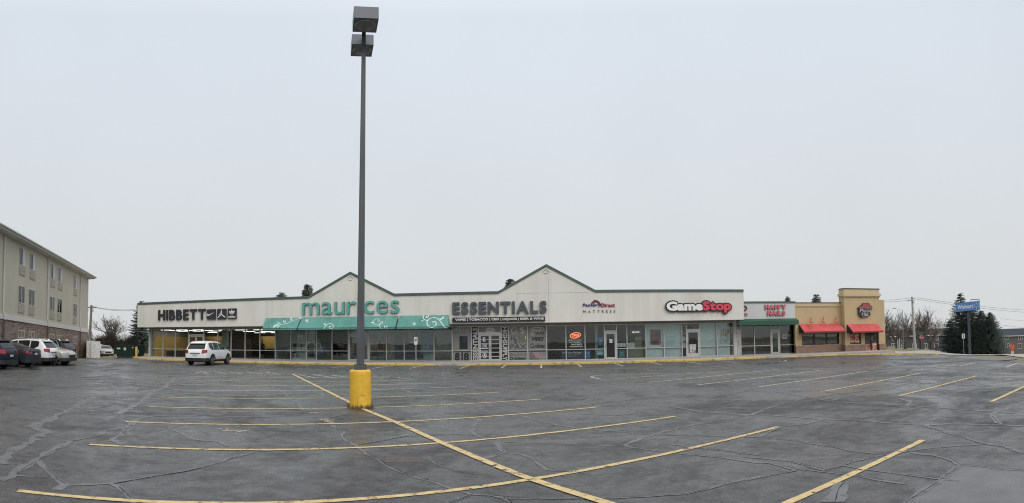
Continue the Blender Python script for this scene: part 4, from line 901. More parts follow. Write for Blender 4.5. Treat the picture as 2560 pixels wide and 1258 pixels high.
# ---- teal awning over the clothes shop: three bays with scalloped valance and painted flourishes
AWN = mat('teal_awning_cloth', (.085, .255, .222), .8, .0, .9, (1.5, 1, .5), col2=(.135, .325, .285), detail=7, grime=(.9, (1, 1, .6), .80), bump=.1, bscale=20); AWD = mat('awning_underside', (.012, .05, .05), .8)
FLO = mat('white_awning_paint', (.62, .67, .64), .6)
AZT, AZB, AZV, APO = 3.34, 2.92, 2.76, 1.0
sA = [FA.hit(x, y, 0)[0] for x, y in ((664.5, 794), (755.5, 793), (997.5, 789), (1121.5, 786.5))]
zA = FA.hit(900, 791.5, 0)[1]
zE = FA.hit(880, 819.3, -APO)[1]; zV = FA.hit(880, 824.5, -APO)[1]
sE0 = FA.hit(656.5, 820, -APO)[0]; sE1 = FA.hit(1121.0, 818, -APO)[0]
def aw(u, v):
    """awning surface: u along (fascia coordinate), v 0 top .. 1 eave"""
    return (u, -.05 - (APO - .05) * v, zA + (zE - zA) * v)
for i in range(3):
    a, b = sA[i] + (.06 if i else 0), sA[i + 1] - (.06 if i < 2 else 0)
    t_ = wthing(FA, 'awning', ('left bay of the teal awning with a long leafy flourish', 'wide middle bay of the teal awning with curled flourishes', 'right bay of the teal awning with the largest swirl')[i], 'awning', 0, 0, 0, 'teal awning bays')
    a2 = sE0 if i == 0 else a; b2 = sE1 if i == 2 else b
    mb = MB()
    mb.add([(a, -.05, zA), (b, -.05, zA), (b2, -APO, zE), (a2, -APO, zE)], [(3, 2, 1, 0)])
    mb.add([(a, -.05, zA - .03), (b, -.05, zA - .03), (b2 - .0, -APO + .02, zE - .03), (a2, -APO + .02, zE - .03)], [(0, 1, 2, 3)])
    mb.add([(a, -.05, zA), (a2, -APO, zE), (a2, -.05, zE)], [(0, 1, 2)]); mb.add([(b, -.05, zA), (b2, -.05, zE), (b2, -APO, zE)], [(0, 1, 2)])
    mb.build('canopy', AWN, t_, fix=False)
    mb = MB(); k_ = max(1, round((b2 - a2) / 1.5))
    for q in range(1, k_):
        x = a2 + (b2 - a2) * q / k_; mb.add([(x - .012, -.053, zA + .004), (x + .012, -.053, zA + .004), (x + .012, -APO, zE + .006), (x - .012, -APO, zE + .006)], [(3, 2, 1, 0)])
    mb.build('seam', mat('awning_seam', (.06, .19, .165), .8), t_, fix=False)
    mb = MB(); n = int((b2 - a2) / .05); vs = []
    for k in range(n + 1):
        x = a2 + (b2 - a2) * k / n; zz = zV + .03 * abs(sin(pi * (x - a2) / .22))
        vs += [(x, -APO - .004, zE + .002), (x, -APO - .004, zz)]
    mb.add(vs, [(2 * k, 2 * k + 1, 2 * k + 3, 2 * k + 2) for k in range(n)]); mb.build('valance', AWN, t_, fix=False)
    mb = MB(); mb.box(a2, b2, -APO - .012, -APO + .02, zE - .012, zE + .012); mb.build('front_bar', AWD, t_)
    fl = []                                        # flourish strokes in photo pixels: (width, points)
    P = lambda o, k, st: [(o[0] + float(q.split(',')[0]) * k, o[1] + float(q.split(',')[1]) * k) for q in st.split()]
    L1, L2 = ((640, 780), .1113), ((880, 780), .1113)
    if i == 0:
        fl = [(.07, P(*L1, '470,365 520,310 560,285 640,270 720,250 780,215 805,170 800,130 780,118')), (.06, P(*L1, '760,120 780,165 820,188 880,182 930,160 985,130 1025,125'))]
        lv = [P(*L1, '385,365 400,310 450,285 520,285 480,310 430,330'), P(*L1, '470,365 490,315 550,290 520,325'), P(*L1, '470,245 510,240 560,275 510,268'), P(*L1, '610,185 630,205 635,250 605,220'), P(*L1, '660,185 665,225 645,255 642,215'), P(*L1, '960,150 990,125 1030,130 1000,155')]
    elif i == 1:
        fl = [(.07, P(*L1, '1520,385 1550,330 1590,290 1640,265 1690,268 1730,300 1735,340 1710,370 1670,375 1645,350 1660,325 1690,335')),
              (.06, P(*L2, '570,205 600,215 610,185 580,158 530,160 490,195 485,240 515,280 570,295 620,285 670,255 690,225 665,220 630,250 610,290 625,340 660,375'))]
        lv = [P(*L1, '1515,255 1560,265 1570,300 1535,290'), P(*L2, '420,235 470,228 490,240 450,260'), P(*L2, '735,300 750,320 735,375 725,345'), P(*L2, '800,300 795,330 760,370 770,330')]
        for c in ((1145, 200),):
            for k in range(3):
                an = k * pi / 3 + .3; dx, dy = 42 * cos(an), 42 * sin(an); fl.append((.075, P(*L1, '%f,%f %f,%f' % (c[0] - dx, c[1] - dy, c[0] + dx, c[1] + dy))))
    else:
        fl = [(.08, P(*L2, '1690,110 1665,95 1660,120 1695,130 1720,100 1700,70 1650,62 1605,90 1600,140 1635,180 1690,190 1720,175')), (.09, P(*L2, '1830,240 1815,225 1850,215 1890,250 1880,300 1830,345 1760,345 1700,300 1685,240 1720,175 1790,135 1860,130 1930,160 1990,220 2040,295 2100,355')), (.05, P(*L2, '2000,195 2005,160 2030,130'))]
        lv = [P(*L2, '1545,215 1580,185 1610,190 1580,210'), P(*L2, '2005,175 2030,120 2075,100 2050,150'), P(*L2, '1960,135 1990,150 2005,185 1975,170')]
        for k in range(3):
            an = k * pi / 3 + .3; dx, dy = 38 * cos(an), 38 * sin(an); fl.append((.07, P(*L2, '%f,%f %f,%f' % (1400 - dx, 268 - dy, 1400 + dx, 268 + dy))))
    # the canopy is a plane: intersect the view rays with it, so the flourish lies in the cloth
    A3 = FA.pt(0, -.05, zA); nrm = (FA.pt(1, -.05, zA) - A3).cross(FA.pt(0, -APO, zE) - A3).normalized()
    def on(px, py):
        d = ray(px, py); o = Vector((0, 0, EYE)); k = (A3 - o).dot(nrm) / d.dot(nrm); p = o + d * k
        return Vector((p.xy.dot(FA.e) - FA.o.dot(FA.e), p.xy.dot(FA.n) - FA.o.dot(FA.n), p.z))
    ln = Vector((0, -(zA - zE), APO - .05)).normalized() * .006
    if ln.z < 0: ln = -ln
    mb = MB()
    for wd, pts in fl:
        q = [on(*p) for p in pts]; m_ = []
        for k in range(len(q) - 1):                  # smooth the stroke (Catmull-Rom)
            p0, p1, p2, p3 = q[max(k - 1, 0)], q[k], q[k + 1], q[min(k + 2, len(q) - 1)]
            for j in range(4):
                u = j / 4; m_.append(.5 * ((2 * p1) + (p2 - p0) * u + (2 * p0 - 5 * p1 + 4 * p2 - p3) * u * u + (3 * p1 - p0 - 3 * p2 + p3) * u ** 3))
        m_.append(q[-1]); vs = []
        dn = ln.normalized()
        for k, p in enumerate(m_):
            tg = (m_[min(k + 1, len(m_) - 1)] - m_[max(k - 1, 0)]); tg = tg.normalized() if tg.length > 1e-6 else Vector((1, 0, 0)); sd = tg.cross(dn).normalized() * wd * .36
            vs += [p + sd + ln, p - sd + ln]
        mb.add(vs, [(2 * k, 2 * k + 1, 2 * k + 3, 2 * k + 2) for k in range(len(m_) - 1)])
    for pl in lv: mb.add([on(*p) + ln for p in pl], [tuple(range(len(pl)))])
    mb.build('flourish', FLO, t_, fix=False)
# ------------------------------------------------------------------ lower shop to the right and the pizza restaurant
NB = thing('nail_shop_building', 'lower pale shop unit with a dark green awning beside the tan restaurant', 'building', FA.pt(0, 0, 0), FA.rot)
nd = .45
a0, a1 = S1 + .02, FA.hit(1988.5, 800, nd)[0]
zt, zb = FA.hit(1925, 758, nd)[1], FA.hit(1925, 797, nd)[1]
mb = MB(); mb.box(a0, a1, nd, nd + .35, zb, zt); mb.build('fascia_wall', mat('white_stucco', (.56, .57, .56), .9, .06, .8, (1.5, 1, .3), bump=.1), NB)
mb = MB(); mb.box(a0, a1 + .03, nd - .05, nd + .4, zt, zt + .14); mb.build('roof_edge', TRIM, NB)
mb = MB(); mb.box(a0, a1, nd + .36, 20, zb + .6, zb + .7); mb.build('roof', ROOFM, NB)
mb = MB(); mb.box(a1 - .2, a1 - .03, RD + .1, 20, 0, zb + .6); mb.box(sr_ + .02, sr_ + .2, RD + .1, 20, 0, zb + .6); mb.box(sr_ + .2, a1 - .2, 19.8, 20, 0, zb + .6); mb.build('outer_wall', STUC, NB)
zw = 2.62
for l, r in ((1852, 1886), (1886, 1927)): window(NB, xs(l), xs(r), .1, zw, .86, GLD)
shop_door(NB, xs(1927), xs(1949), 1, .1, 2.0, zw, GLD)
window(NB, xs(1949), xs(1987), .1, zw, .86, GLD)
shop_door(NB, xs(1842.5), xs(1852), 1, .1, 2.0, zw, GLD)
mb = MB(); mb.box(xs(1843), xs(1987), RD - .04, RD + .1, zw, zb + .2); mb.build('header', MATS['header_metal'], NB)
mb = MB(); mb.box(sr_ + .2, a1 - .2, RD + 6, RD + 6.1, .05, 2.9); mb.build('shop_wall', GRW, NB)
mb = MB(); mb.box(sr_ + .2, a1 - .2, RD + .1, RD + 6, .0, .08); mb.build('shop_floor', FLR, NB)
mb = MB(); mb.box(sr_ + .2, a1 - .2, RD + .1, RD + 6, 2.9, 2.95); mb.build('shop_ceiling', MATS['dim_ceiling'], NB)
panel_thing('window_board', 'pale board leaning inside the nail shop window', 'board', 1969, 843, 1983, 862, RD + .1, mat('pale_board', (.36, .40, .35), .7), solo=True)
GRN = mat('dark_green_awning', (.018, .075, .05), .6, .1, 2)
t_ = wthing(FA, 'awning', 'dark green shed awning under the pinkish red letters', 'awning', 0, 0, 0)
zA2 = FA.hit(1925, 797.5, nd)[1]; ap = .75
zE2 = FA.hit(1925, 802.5, nd - ap)[1]; zV2 = FA.hit(1925, 813, nd - ap)[1]; e0, e1 = S1 - .55, FA.hit(1997, 806, nd - ap)[0]
mb = MB(); mb.add([(S1 + .02, nd - .01, zA2), (a1 + .1, nd - .01, zA2), (e1, nd - ap, zE2), (e0, nd - ap, zE2)], [(3, 2, 1, 0)]); mb.add([(a1 + .1, nd - .01, zA2), (e1, nd - ap, zE2), (e1, nd - ap, zV2), (a1 + .1, nd, zV2)], [(0, 1, 2, 3)]); mb.build('canopy', GRN, t_, fix=False)
mb = MB(); mb.box(e0, e1, nd - ap - .01, nd - ap + .02, zV2, zE2 + .004); mb.build('valance', GRN, t_)
def rawsign(label, px0, py0, px1, py1, off, wall=FA):
    a, b, z0, z1 = wall.rect(px0, py0, px1, py1, off); return wthing(wall, 'shop_sign', label, 'sign', a, off, z0), b - a, z1 - z0
PKR = mat('pink_red_letter', (.60, .12, .17), .4, .08); MAR = mat('maroon_letter_return', (.14, .03, .05), .5)
t_, W_, H_ = rawsign('two rows of pinkish red nail salon letters', 1912, 762, 1965, 789.5, nd - .02)
letters(t_, 'HAPPY', 0, W_, .56 * H_, H_, PKR, MAR, .1, .06, .05); letters(t_, 'NAILS', .10 * W_, .94 * W_, 0, .42 * H_, PKR, MAR, .1, .06, .05)
t_, W_, H_ = rawsign('partly hidden dark ring and small red letters at the end of the tall fascia', 1856, 764, 1868.5, 790, nd - .02)
mb = MB(); n = 24; pts = [(.38 * W_ + .42 * W_ * cos(2 * pi * i / n), -.06, .74 * H_ + .21 * H_ * sin(2 * pi * i / n)) for i in range(n + 1)]; mb.tube(pts, .05, 6, False); mb.build('ring', BLKF, t_)
letters(t_, 'ic', .05 * W_, .95 * W_, .04 * H_, .34 * H_, PKR, MAR, .08, .05, .08)
for txt, r_, lab in (('2713 B', (1931, 831, 1945, 835), 'white number over the grey nail shop door'),):
    a, b, z0, z1 = FA.rect(*r_, VD); mb = MB(); text_into(mb, txt, 0, b - a, 0, z1 - z0, 0, .004, .02); tag(mb.build('door_number', VIW, None, loc=FA.pt(a, VD, z0), rotz=FA.rot), lab, 'number')
a, b, z0, z1 = FA.rect(1954.5, 834.5, 1969, 848, VD); t_ = wthing(FA, 'window_lettering', 'white two-line lettering on the nail shop window', 'lettering', a, VD, z0)
lettering(t_, 'WALK', 0, b - a, .54 * (z1 - z0), z1 - z0, VIL, 0); lettering(t_, 'INS', .05, (b - a) * .85, 0, .44 * (z1 - z0), VIL, 0)
mb = MB(); mb.box(xs(1931.5), xs(1945), RD + .05, RD + .06, .35, 2.0); mb.build('door_blind', mat('grey_blue_blind', (.17, .18, .21), .7), NB)
# ---- pizza restaurant
PB = thing('restaurant_building', 'tan stucco restaurant with a brick base, tall sign tower and two red awnings', 'building', FA.pt(0, 0, 0), FA.rot)
TANS = mat('tan_stucco', (.50, .385, .225), .9, .05, .9, (1.4, 1, .4), bump=.12, bscale=70); TANL = mat('tan_cornice', (.54, .43, .27), .85, .05)
PBR = brick_mat('restaurant_brick', (.235, .135, .095), (.29, .18, .13), (.27, .22, .18), .25, .08)
pd, td = .55, -.05                                  # planes of the low front and of the tower
h = lambda x, y, d: FA.hit(x, y, d)
CX, CY, K6 = 1830, 680, .19079
px6 = lambda a, b: (CX + a * K6, CY + b * K6)
q0, q1 = a1 + .0, h(*px6(1470, 700), pd)[0]
zt = h(*px6(1150, 405), pd)[1]; zbk = h(*px6(1150, 962), pd)[1]
zfl = -.12
wl = FA.rect(*px6(918, 808), *px6(1405, 955), pd)
mb = MB()                                            # low front as a wall with a window opening
mb.box(q0, wl[0], pd, pd + .3, zbk, zt - .3); mb.box(wl[1], q1, pd, pd + .3, zbk, zt - .3); mb.box(wl[0], wl[1], pd, pd + .3, wl[3], zt - .3); mb.box(wl[0], wl[1], pd, pd + .3, zbk, wl[2]); mb.build('front_wall', TANS, PB)
mb = MB(); mb.box(q0, q1, pd - .06, pd + .32, zt - .3, zt - .04); mb.box(q0, q1, pd - .02, pd + .34, zt - .38, zt - .3); mb.build('cornice', TANL, PB)
mb = MB(); mb.box(q0, q1, pd - .08, pd + .36, zt - .04, zt + .04); mb.build('coping', mat('brown_coping', (.10, .085, .075), .6), PB)
mb = MB(); mb.box(q0, q1, pd - .1, pd + .3, -.4, zbk); mb.build('brick_base', PBR, PB)
BLKM = mat('black_window_frame', (.02, .02, .022), .4)
x0, x1, z0, z1 = wl
for i in range(3): window(PB, x0 + (x1 - x0) * i / 3, x0 + (x1 - x0) * (i + 1) / 3, z0, z1, None, GLD, BLKM, pd + .1, 'window', .05)
mb = MB(); mb.box(x0 - .2, x1 + .2, pd + 3, pd + 3.1, 0, 3); mb.build('inner_wall', DKW, PB)
# tower
t0, t1 = h(*px6(1478, 700), td)[0], h(*px6(1932, 500), td)[0]
ztt = h(*px6(1690, 225), td)[1]
t2 = h(*px6(1985, 600), td + .5)[0]; ztw = h(*px6(1955, 368), td + .5)[1]
zbk2 = h(*px6(1700, 955), td)[1]
pw = FA.rect(*px6(1530, 805), *px6(1678, 945), td + .2); dw = FA.rect(*px6(1728, 805), *px6(1910, 1055), td + .2)
zaw = h(*px6(1700, 800), td)[1]
mb = MB()
mb.box(t0, t1, td, td + .3, zaw, ztt); mb.box(t0, pw[0], td, td + .3, zbk2, zaw); mb.box(pw[1], dw[0], td, td + .3, zbk2, zaw); mb.box(dw[1], t1, td, td + .3, zbk2, zaw); mb.box(pw[0], pw[1], td, td + .3, zbk2, pw[2])
mb.box(t0, t0 + .3, td + .3, pd + .3, zbk2, ztt); mb.box(t0 + .3, t1, td + .3, td + .6, ztw, ztt); mb.build('tower_wall', TANS, PB)
mb = MB(); mb.box(t0 - .12, t1 + .12, td - .14, td + .9, ztt - .62, ztt - .40); mb.box(t0 - .06, t1 + .06, td - .08, td + .84, ztt - .72, ztt - .62); mb.box(t0 - .02, t1 + .02, td - .03, td + .76, ztt - .40, ztt - .02); mb.build('cornice', TANL, PB)
mb = MB(); mb.box(t0 - .05, t1 + .05, td - .06, td + .8, ztt - .02, ztt + .07); mb.build('coping', MATS['brown_coping'], PB)
mb = MB(); mb.box(t1, t2, td + .3, 18, zbk2, ztw); mb.build('side_wall', TANS, PB)
mb = MB(); mb.box(t0 - .04, dw[0], td - .08, td + .3, -.4, zbk2); mb.box(dw[1], t1 + .0, td - .08, td + .3, -.5, zbk2); mb.box(t1, t2 + .06, td + .25, 18.1, -.6, zbk2); mb.build('brick_base', PBR, PB)
window(PB, pw[0], pw[1], pw[2], pw[3], None, GLD, BLKM, td + .15, 'window', .06)
shop_door(PB, dw[0], dw[1], 2, dw[2], dw[3] - .12, dw[3], GLD, BLKM, td + .15, solid=.1)
mb = MB(); mb.box(q0, t2 - .1, pd + .4, 17, zt - .7, zt - .6); mb.build('roof', ROOFM, PB)
mb = MB(); mb.box(pw[0] - .5, t1 - .1, 3.5, 3.6, 0, 3); mb.box(pw[0] - .5, t1 - .1, .6, 3.5, 2.9, 3); mb.build('inner_wall', DKW, PB)
REDA = mat('red_awning_cloth', (.47, .062, .07), .75, .0, 1.2, (1.5, 1, .6), col2=(.60, .10, .105), thr=(.3, .65), detail=7, grime=(.9, (1, 1, .6), .84)); DKT = mat('dark_awning_valance', (.035, .03, .03), .7)
def red_awning(label, tl, tr, bl, br, vb, d, po):
    t_ = wthing(FA, 'awning', label, 'awning', 0, 0, 0, 'red restaurant awnings')
    (sa, za), (sb, zb_) = h(*px6(*tl), d), h(*px6(*tr), d); (sc_, zc), (sd_, zd_) = h(*px6(*bl), d - po), h(*px6(*br), d - po); zv = h(*px6(*vb), d - po)[1]
    z_t, z_e = (za + zb_) / 2, (zc + zd_) / 2; sb = max(sb, sd_ - .02) ; sa = min(sa, sc_ + .02)
    sl2, sr2 = sc_, sd_
    mb = MB(); mb.add([(sl2 + .02, d - .01, z_t), (sr2 - .02, d - .01, z_t), (sr2, d - po, z_e), (sl2, d - po, z_e)], [(3, 2, 1, 0)]); mb.build('canopy', REDA, t_, fix=False)
    mb = MB(); mb.add([(sl2, d - .01, z_t - .01), (sl2, d - po, z_e - .01), (sl2, d - po, zv), (sl2, d - .01, zv)], [(0, 1, 2, 3)]); mb.add([(sr2, d - .01, z_t - .01), (sr2, d - po, z_e - .01), (sr2, d - po, zv), (sr2, d - .01, zv)], [(0, 1, 2, 3)]); mb.build('side_panel', DKT, t_, fix=False)
    mb = MB(); mb.box(sl2, sr2, d - po - .01, d - po + .015, z_e - .1, z_e - .002); mb.build('front_trim', mat('dark_red_trim', (.35, .03, .035), .6), t_)
    mb = MB(); mb.box(sl2 + .01, sr2 - .01, d - po + .0, d - po + .02, zv, z_e - .1); mb.build('valance', DKT, t_)
red_awning('longer red awning over the three-pane restaurant window', (890, 680), (1435, 680), (945, 775), (1490, 775), (1200, 800), pd, 1.0)
red_awning('shorter red awning over the restaurant doors', (1532, 682), (1930, 682), (1585, 775), (1985, 775), (1780, 798), td, 1.0)
LRED = mat('orange_red_lamp_paint', (.55, .12, .07), .45)
for i, x in enumerate((1022, 1183, 1345)):
    s, z = h(*px6(x, 655), pd)
    t_ = wthing(FA, 'gooseneck_lamp', ('left', 'middle', 'right')[i] + ' small red gooseneck lamp above the long red awning', 'lamp', s, pd, z, 'red gooseneck lamps')
    mb = MB(); mb.tube([(.1, 0, .05), (.09, -.08, .25), (.0, -.22, .42), (-.1, -.35, .34), (-.15, -.4, .12)], .02, 6); mb.build('arm', LRED, t_)
    mb = MB(); mb.lathe([(.03, .16), (.05, .10), (.13, .0), (.14, -.02)], 14, (-.15, -.4, 0)); mb.build('shade', LRED, t_); mb = MB(); mb.lathe([(.07, 0), (.07, .02)], 12, (.1, -.02, 0)); mb.box(.02, .3, -.03, 0, -.06, -.02); mb.build('base', LRED, t_)
# tower sign: dark contour, red roof, slanted white words
t_, W_, H_ = rawsign('dark red roof-shaped sign with slanted white words on the tower', *px6(1640, 408), *px6(1832, 598), td - .03)
out = [(0, .68), (.06, .56), (.02, .30), (.20, .02), (.32, 0), (.82, .12), (.86, .24), (.80, .30), (.93, .48), (.92, .56), (1, .64), (.98, .74), (.84, .86), (.73, 1.0), (.36, .98), (.24, .84)]
outline(t_, [(x * W_, z * H_) for x, z in out], BLKS, -.14, 'backing', .12)
rf = [(.04, .68), (.10, .60), (.30, .63), (.62, .60), (.92, .58), (.97, .66), (.82, .82), (.71, .95), (.38, .93), (.28, .80)]
outline(t_, [(x * W_, z * H_) for x, z in rf], mat('brick_red_roof_sign', (.33, .07, .075), .4), -.15, 'roof_mark', .012)
mb = MB(); text_into(mb, 'Pizza', .10 * W_, .88 * W_, .36 * H_, .60 * H_, -.165, .012, -.012, .3); mb.build('lettering', WHTP, t_)
mb = MB(); text_into(mb, 'Hut', .24 * W_, .70 * W_, .14 * H_, .34 * H_, -.172, .012, -.012, .3); mb.build('lettering', WHTP, t_)
outline(t_, [(.28 * W_, .06 * H_), (.50 * W_, .10 * H_), (.78 * W_, .14 * H_), (.50 * W_, .13 * H_)], WHTP, -.165, 'underline')
PZ = mat('pizza_poster_print', (.30, .04, .03), .5, scale=3.2, col2=(.66, .42, .22), thr=(.40, .60)); PZ2 = mat('red_white_poster_print', (.35, .03, .03), .5, scale=4, col2=(.70, .60, .50), thr=(.45, .62))
def zpost(label, a_, b_, m, d=td + .12):
    t_, W_, H_ = panel_thing('food_poster', label, 'poster', *px6(*a_), *px6(*b_), d, m, 'food posters at the restaurant')
    mb = MB(); mb.box(.12 * W_, .88 * W_, -.004, -.002, .06 * H_, .16 * H_); mb.build('caption', VIW, t_)
    oval(t_, .5 * W_, .5 * H_, .34 * W_, .2 * H_, PZ2 if m is PZ else PZ, -.003, name='pizza')
    return t_
zpost('red food poster in the left half of the window beside the restaurant doors', (1536, 815), (1600, 925), PZ); zpost('paler food poster in the right half of the window beside the restaurant doors', (1604, 815), (1668, 925), PZ2)
zpost('food poster low on the left restaurant door', (1745, 948), (1812, 1045), PZ); zpost('food poster low on the right restaurant door', (1838, 930), (1900, 1045), PZ2)
# ------------------------------------------------------------------ lamp post with its yellow base
POLE = mat('dark_bronze_paint', (.048, .054, .060), .5, .0, 4, (3, 3, .25), col2=(.080, .088, .096), detail=7)  # lighter, bluish paint colour includes painted flare
bc = ground(901, 1023); bc = bc + Vector((bc.x, bc.y, 0)).normalized() * .27
topd = polar(912, 14.45)
t_ = thing('lamp_post', 'tall dark square lamp post with two box lamps on a yellow concrete base', 'lamp post', (bc.x, bc.y, 0), -atan2(bc.x, bc.y))
YB = mat('yellow_base_paint', (.62, .36, .022), .6, .0, 3.5, col2=(.80, .49, .05), thr=(.25, .7), bump=.4, bscale=12, detail=8)
mb = MB(); R_ = .272
prof = [(R_ - .004, -.3), (R_ - .004, .0), (R_, .06), (R_, .35), (R_ - .003, .55), (R_, .90), (R_ - .012, .945), (R_ - .05, .955)]
vs, fs, n = [], [], 48; r2 = random.Random(4)
zs_ = [-.3, -.02] + [i * .05 for i in range(1, 19)] + [.93, .955]
for z in zs_:
    rr = R_ - (.035 if z > .95 else .006 if z > .925 else 0)
    for k in range(n): vs.append(((rr + r2.uniform(-.0015, .0015)) * cos(2 * pi * k / n), (rr + r2.uniform(-.0015, .0015)) * sin(2 * pi * k / n), z))
fs = [(i * n + k, i * n + (k + 1) % n, (i + 1) * n + (k + 1) % n, (i + 1) * n + k) for i in range(len(zs_) - 1) for k in range(n)] + [tuple((len(zs_) - 1) * n + k for k in range(n))]
mb.add(vs, fs); base = mb.build('base', YB, t_, 40)
CH = mat('chipped_concrete', (.20, .12, .025), .8, .3, 12)
mb = MB()
def on_base(a, z, r=R_ + .0015): return (r * sin(a), -r * cos(a), z)
mb.add([on_base(a, z) for a, z in ((-.15, .350), (.05, .342), (.22, .352), (.30, .338), (.46, .352), (.33, .322), (.24, .328), (.05, .336))], [tuple(range(8))])
for a, z, s in ((.12, .83, .008), (.13, .69, .007), (.5, .76, .006), (-.55, .6, .006), (.7, .55, .006)): mb.add([on_base(a + s / R_ * cos(q), z + s * sin(q)) for q in (0, 1, 2, 3, 4, 5)], [tuple(range(6))])
cp = [(-.20, .31), (-.26, .25), (-.30, .22), (-.29, .16), (-.28, .10), (-.30, .02)]
for (a0_, z0_), (a1_, z1_) in zip(cp, cp[1:]): mb.add([on_base(a0_, z0_), on_base(a1_, z1_), on_base(a1_ + .02, z1_), on_base(a0_ + .016, z0_)], [(0, 1, 2, 3)])
mb.build('chip', CH, base, fix=False)
lean = (topd - bc).xy; rot2 = Matrix.Rotation(-t_.rotation_euler.z, 2)
ll = rot2 @ lean
HT = polar(912, bc.xy.length, 66).z
mb = MB(); mb.box(-.155, .155, -.155, .155, .955, 1.08); mb.build('base_plate', POLE, t_)
mb = MB()
w0, w1 = .098, .05
mb.add([(sx * w0, sy * w0, 1.03) for sx, sy in ((-1, -1), (1, -1), (1, 1), (-1, 1))] + [(ll.x + sx * w1, ll.y + sy * w1, HT) for sx, sy in ((-1, -1), (1, -1), (1, 1), (-1, 1))],
       [(0, 1, 5, 4), (1, 2, 6, 5), (2, 3, 7, 6), (3, 0, 4, 7), (4, 5, 6, 7), (3, 2, 1, 0)]); mb.build('pole', POLE, t_)
mb = MB(); mb.box(-.05, .05, -.104, -.095, 1.35, 1.55); mb.build('hand_hole_cover', mat('cover_grey', (.07, .07, .068), .6), t_)
for sx in (-.125, .125):
    mb = MB(); mb.lathe([(.018, 1.08), (.018, 1.10), (.01, 1.105)], 8, (sx, -.125, 0)); mb.build('bolt', mat('rusty_bolt', (.12, .07, .045), .8), t_)
gm = MB(); r2 = random.Random(8); n = 60
for k in range(n):
    a0_, a1_ = 2 * pi * k / n, 2 * pi * (k + 1) / n; h0_, h1_ = .05 + .05 * sin(k * 1.7) + .03 * sin(k * .6 + 1), .05 + .05 * sin((k + 1) * 1.7) + .03 * sin((k + 1) * .6 + 1)
    gm.add([((R_ + .0022) * sin(a0_), -(R_ + .0022) * cos(a0_), 0), ((R_ + .0022) * sin(a1_), -(R_ + .0022) * cos(a1_), 0), ((R_ + .0022) * sin(a1_), -(R_ + .0022) * cos(a1_), max(.02, h1_)), ((R_ + .0022) * sin(a0_), -(R_ + .0022) * cos(a0_), max(.02, h0_))], [(0, 1, 2, 3)])
gm.build('grime_band', worn(mat('base_grime', (.10, .065, .02), .9, .3, 9), 14, .46, .62), base, fix=False)
LH = mat('lamp_housing', (.15, .16, .185), .5, .06, 3); LENS = mat('dull_lens', (.30, .335, .36), .25, .05)  # washed-out flare is put into these lighter lamp colours
def lz(px, py, y): return polar(px, bc.xy.length + y, py).z
for px_, y0, ye, yt, hx in ((916.5, -.92, 45, 16.5, .30), (907.5, .32, 111, 86, .285)):
    y1 = y0 + .64; z0 = lz(px_, ye, y0); z1 = lz(px_, yt, y0); cx = (px_ - 901) / FPX * (bc.xy.length + y0); yw = radians(4)
    yc, hy = 0.0, .32
    def tw(x, y, z): return (cx + x * cos(yw) - y * sin(yw), (y0 + y1) / 2 + x * sin(yw) + y * cos(yw), z)
    hd = MB(); hd.add([tw(x, y, z) for z in (z0, z1) for x, y in ((-hx, -hy), (hx, -hy), (hx, hy), (-hx, hy))], [(4, 5, 6, 7), (0, 1, 5, 4), (1, 2, 6, 5), (2, 3, 7, 6), (3, 0, 4, 7), (3, 2, 1, 0)])
    ho = hd.build('lamp_head', LH, t_); xc_, yc_, _ = tw(0, 0, 0)
    m4 = MB(); m4.add([tw(x, y, z0 - .003) for x, y in ((-hx + .02, -hy + .02), (hx - .02, -hy + .02), (hx - .02, hy - .02), (-hx + .02, hy - .02))], [(0, 3, 2, 1)]); m4.build('underside_haze', mat('lamp_underside_haze', (.27, .31, .34), .5, .05), ho, fix=False)  # pale sheet added under the head, haze painted as its colour
    m2 = MB(); m2.lathe([(.22, 0), (.215, -.012), (.12, -.03), (.01, -.036)], 28, (xc_, yc_, z0 - .004)); m2.build('lens', LENS, ho, 40)
    m3 = MB(); n = 28
    m3.tube([(xc_ + .235 * cos(2 * pi * i / n), yc_ + .235 * sin(2 * pi * i / n), z0 - .009) for i in range(n + 1)], .012, 5, False); m3.build('lens_ring', mat('lens_ring_metal', (.55, .58, .6), .4), ho)
HB_ = z0
mb = MB(); mb.box(ll.x - .045, ll.x + .045, -.27, .32, HB_ + .05, HB_ + .16); mb.build('bracket', POLE, t_)
# dry weeds round the foot
WEED = mat('dry_weed', (.13, .085, .045), .9, .3, 9, col2=(.20, .15, .09))
mb = MB(); r = random.Random(3)
for i in range(420):
    a = r.uniform(0, 2 * pi); 
    if r.random() < .55: a = r.choice((-pi / 2 - .25, -pi / 2 + .75, 0.0, -.3, -pi / 2 + .55, pi + .05)) + r.gauss(0, .16)
    q = R_ + r.uniform(.0, .06); x, y = q * cos(a), q * sin(a); hh = r.uniform(.03, .14) * (1.3 if r.random() < .2 else 1); dx, dy = r.gauss(0, .04), r.gauss(0, .04)
    mb.add([(x - .003, y, 0), (x + .003, y, 0), (x + dx * .5 + .002, y + dy * .5, hh * .6), (x + dx, y + dy, hh)], [(0, 1, 2), (0, 2, 3)])
o = mb.build('weeds', WEED, None, loc=(bc.x, bc.y, .002), rotz=t_.rotation_euler.z, fix=False); o['kind'] = 'stuff'; tag(o, 'dry brown weeds around the foot of the yellow base', 'weeds')
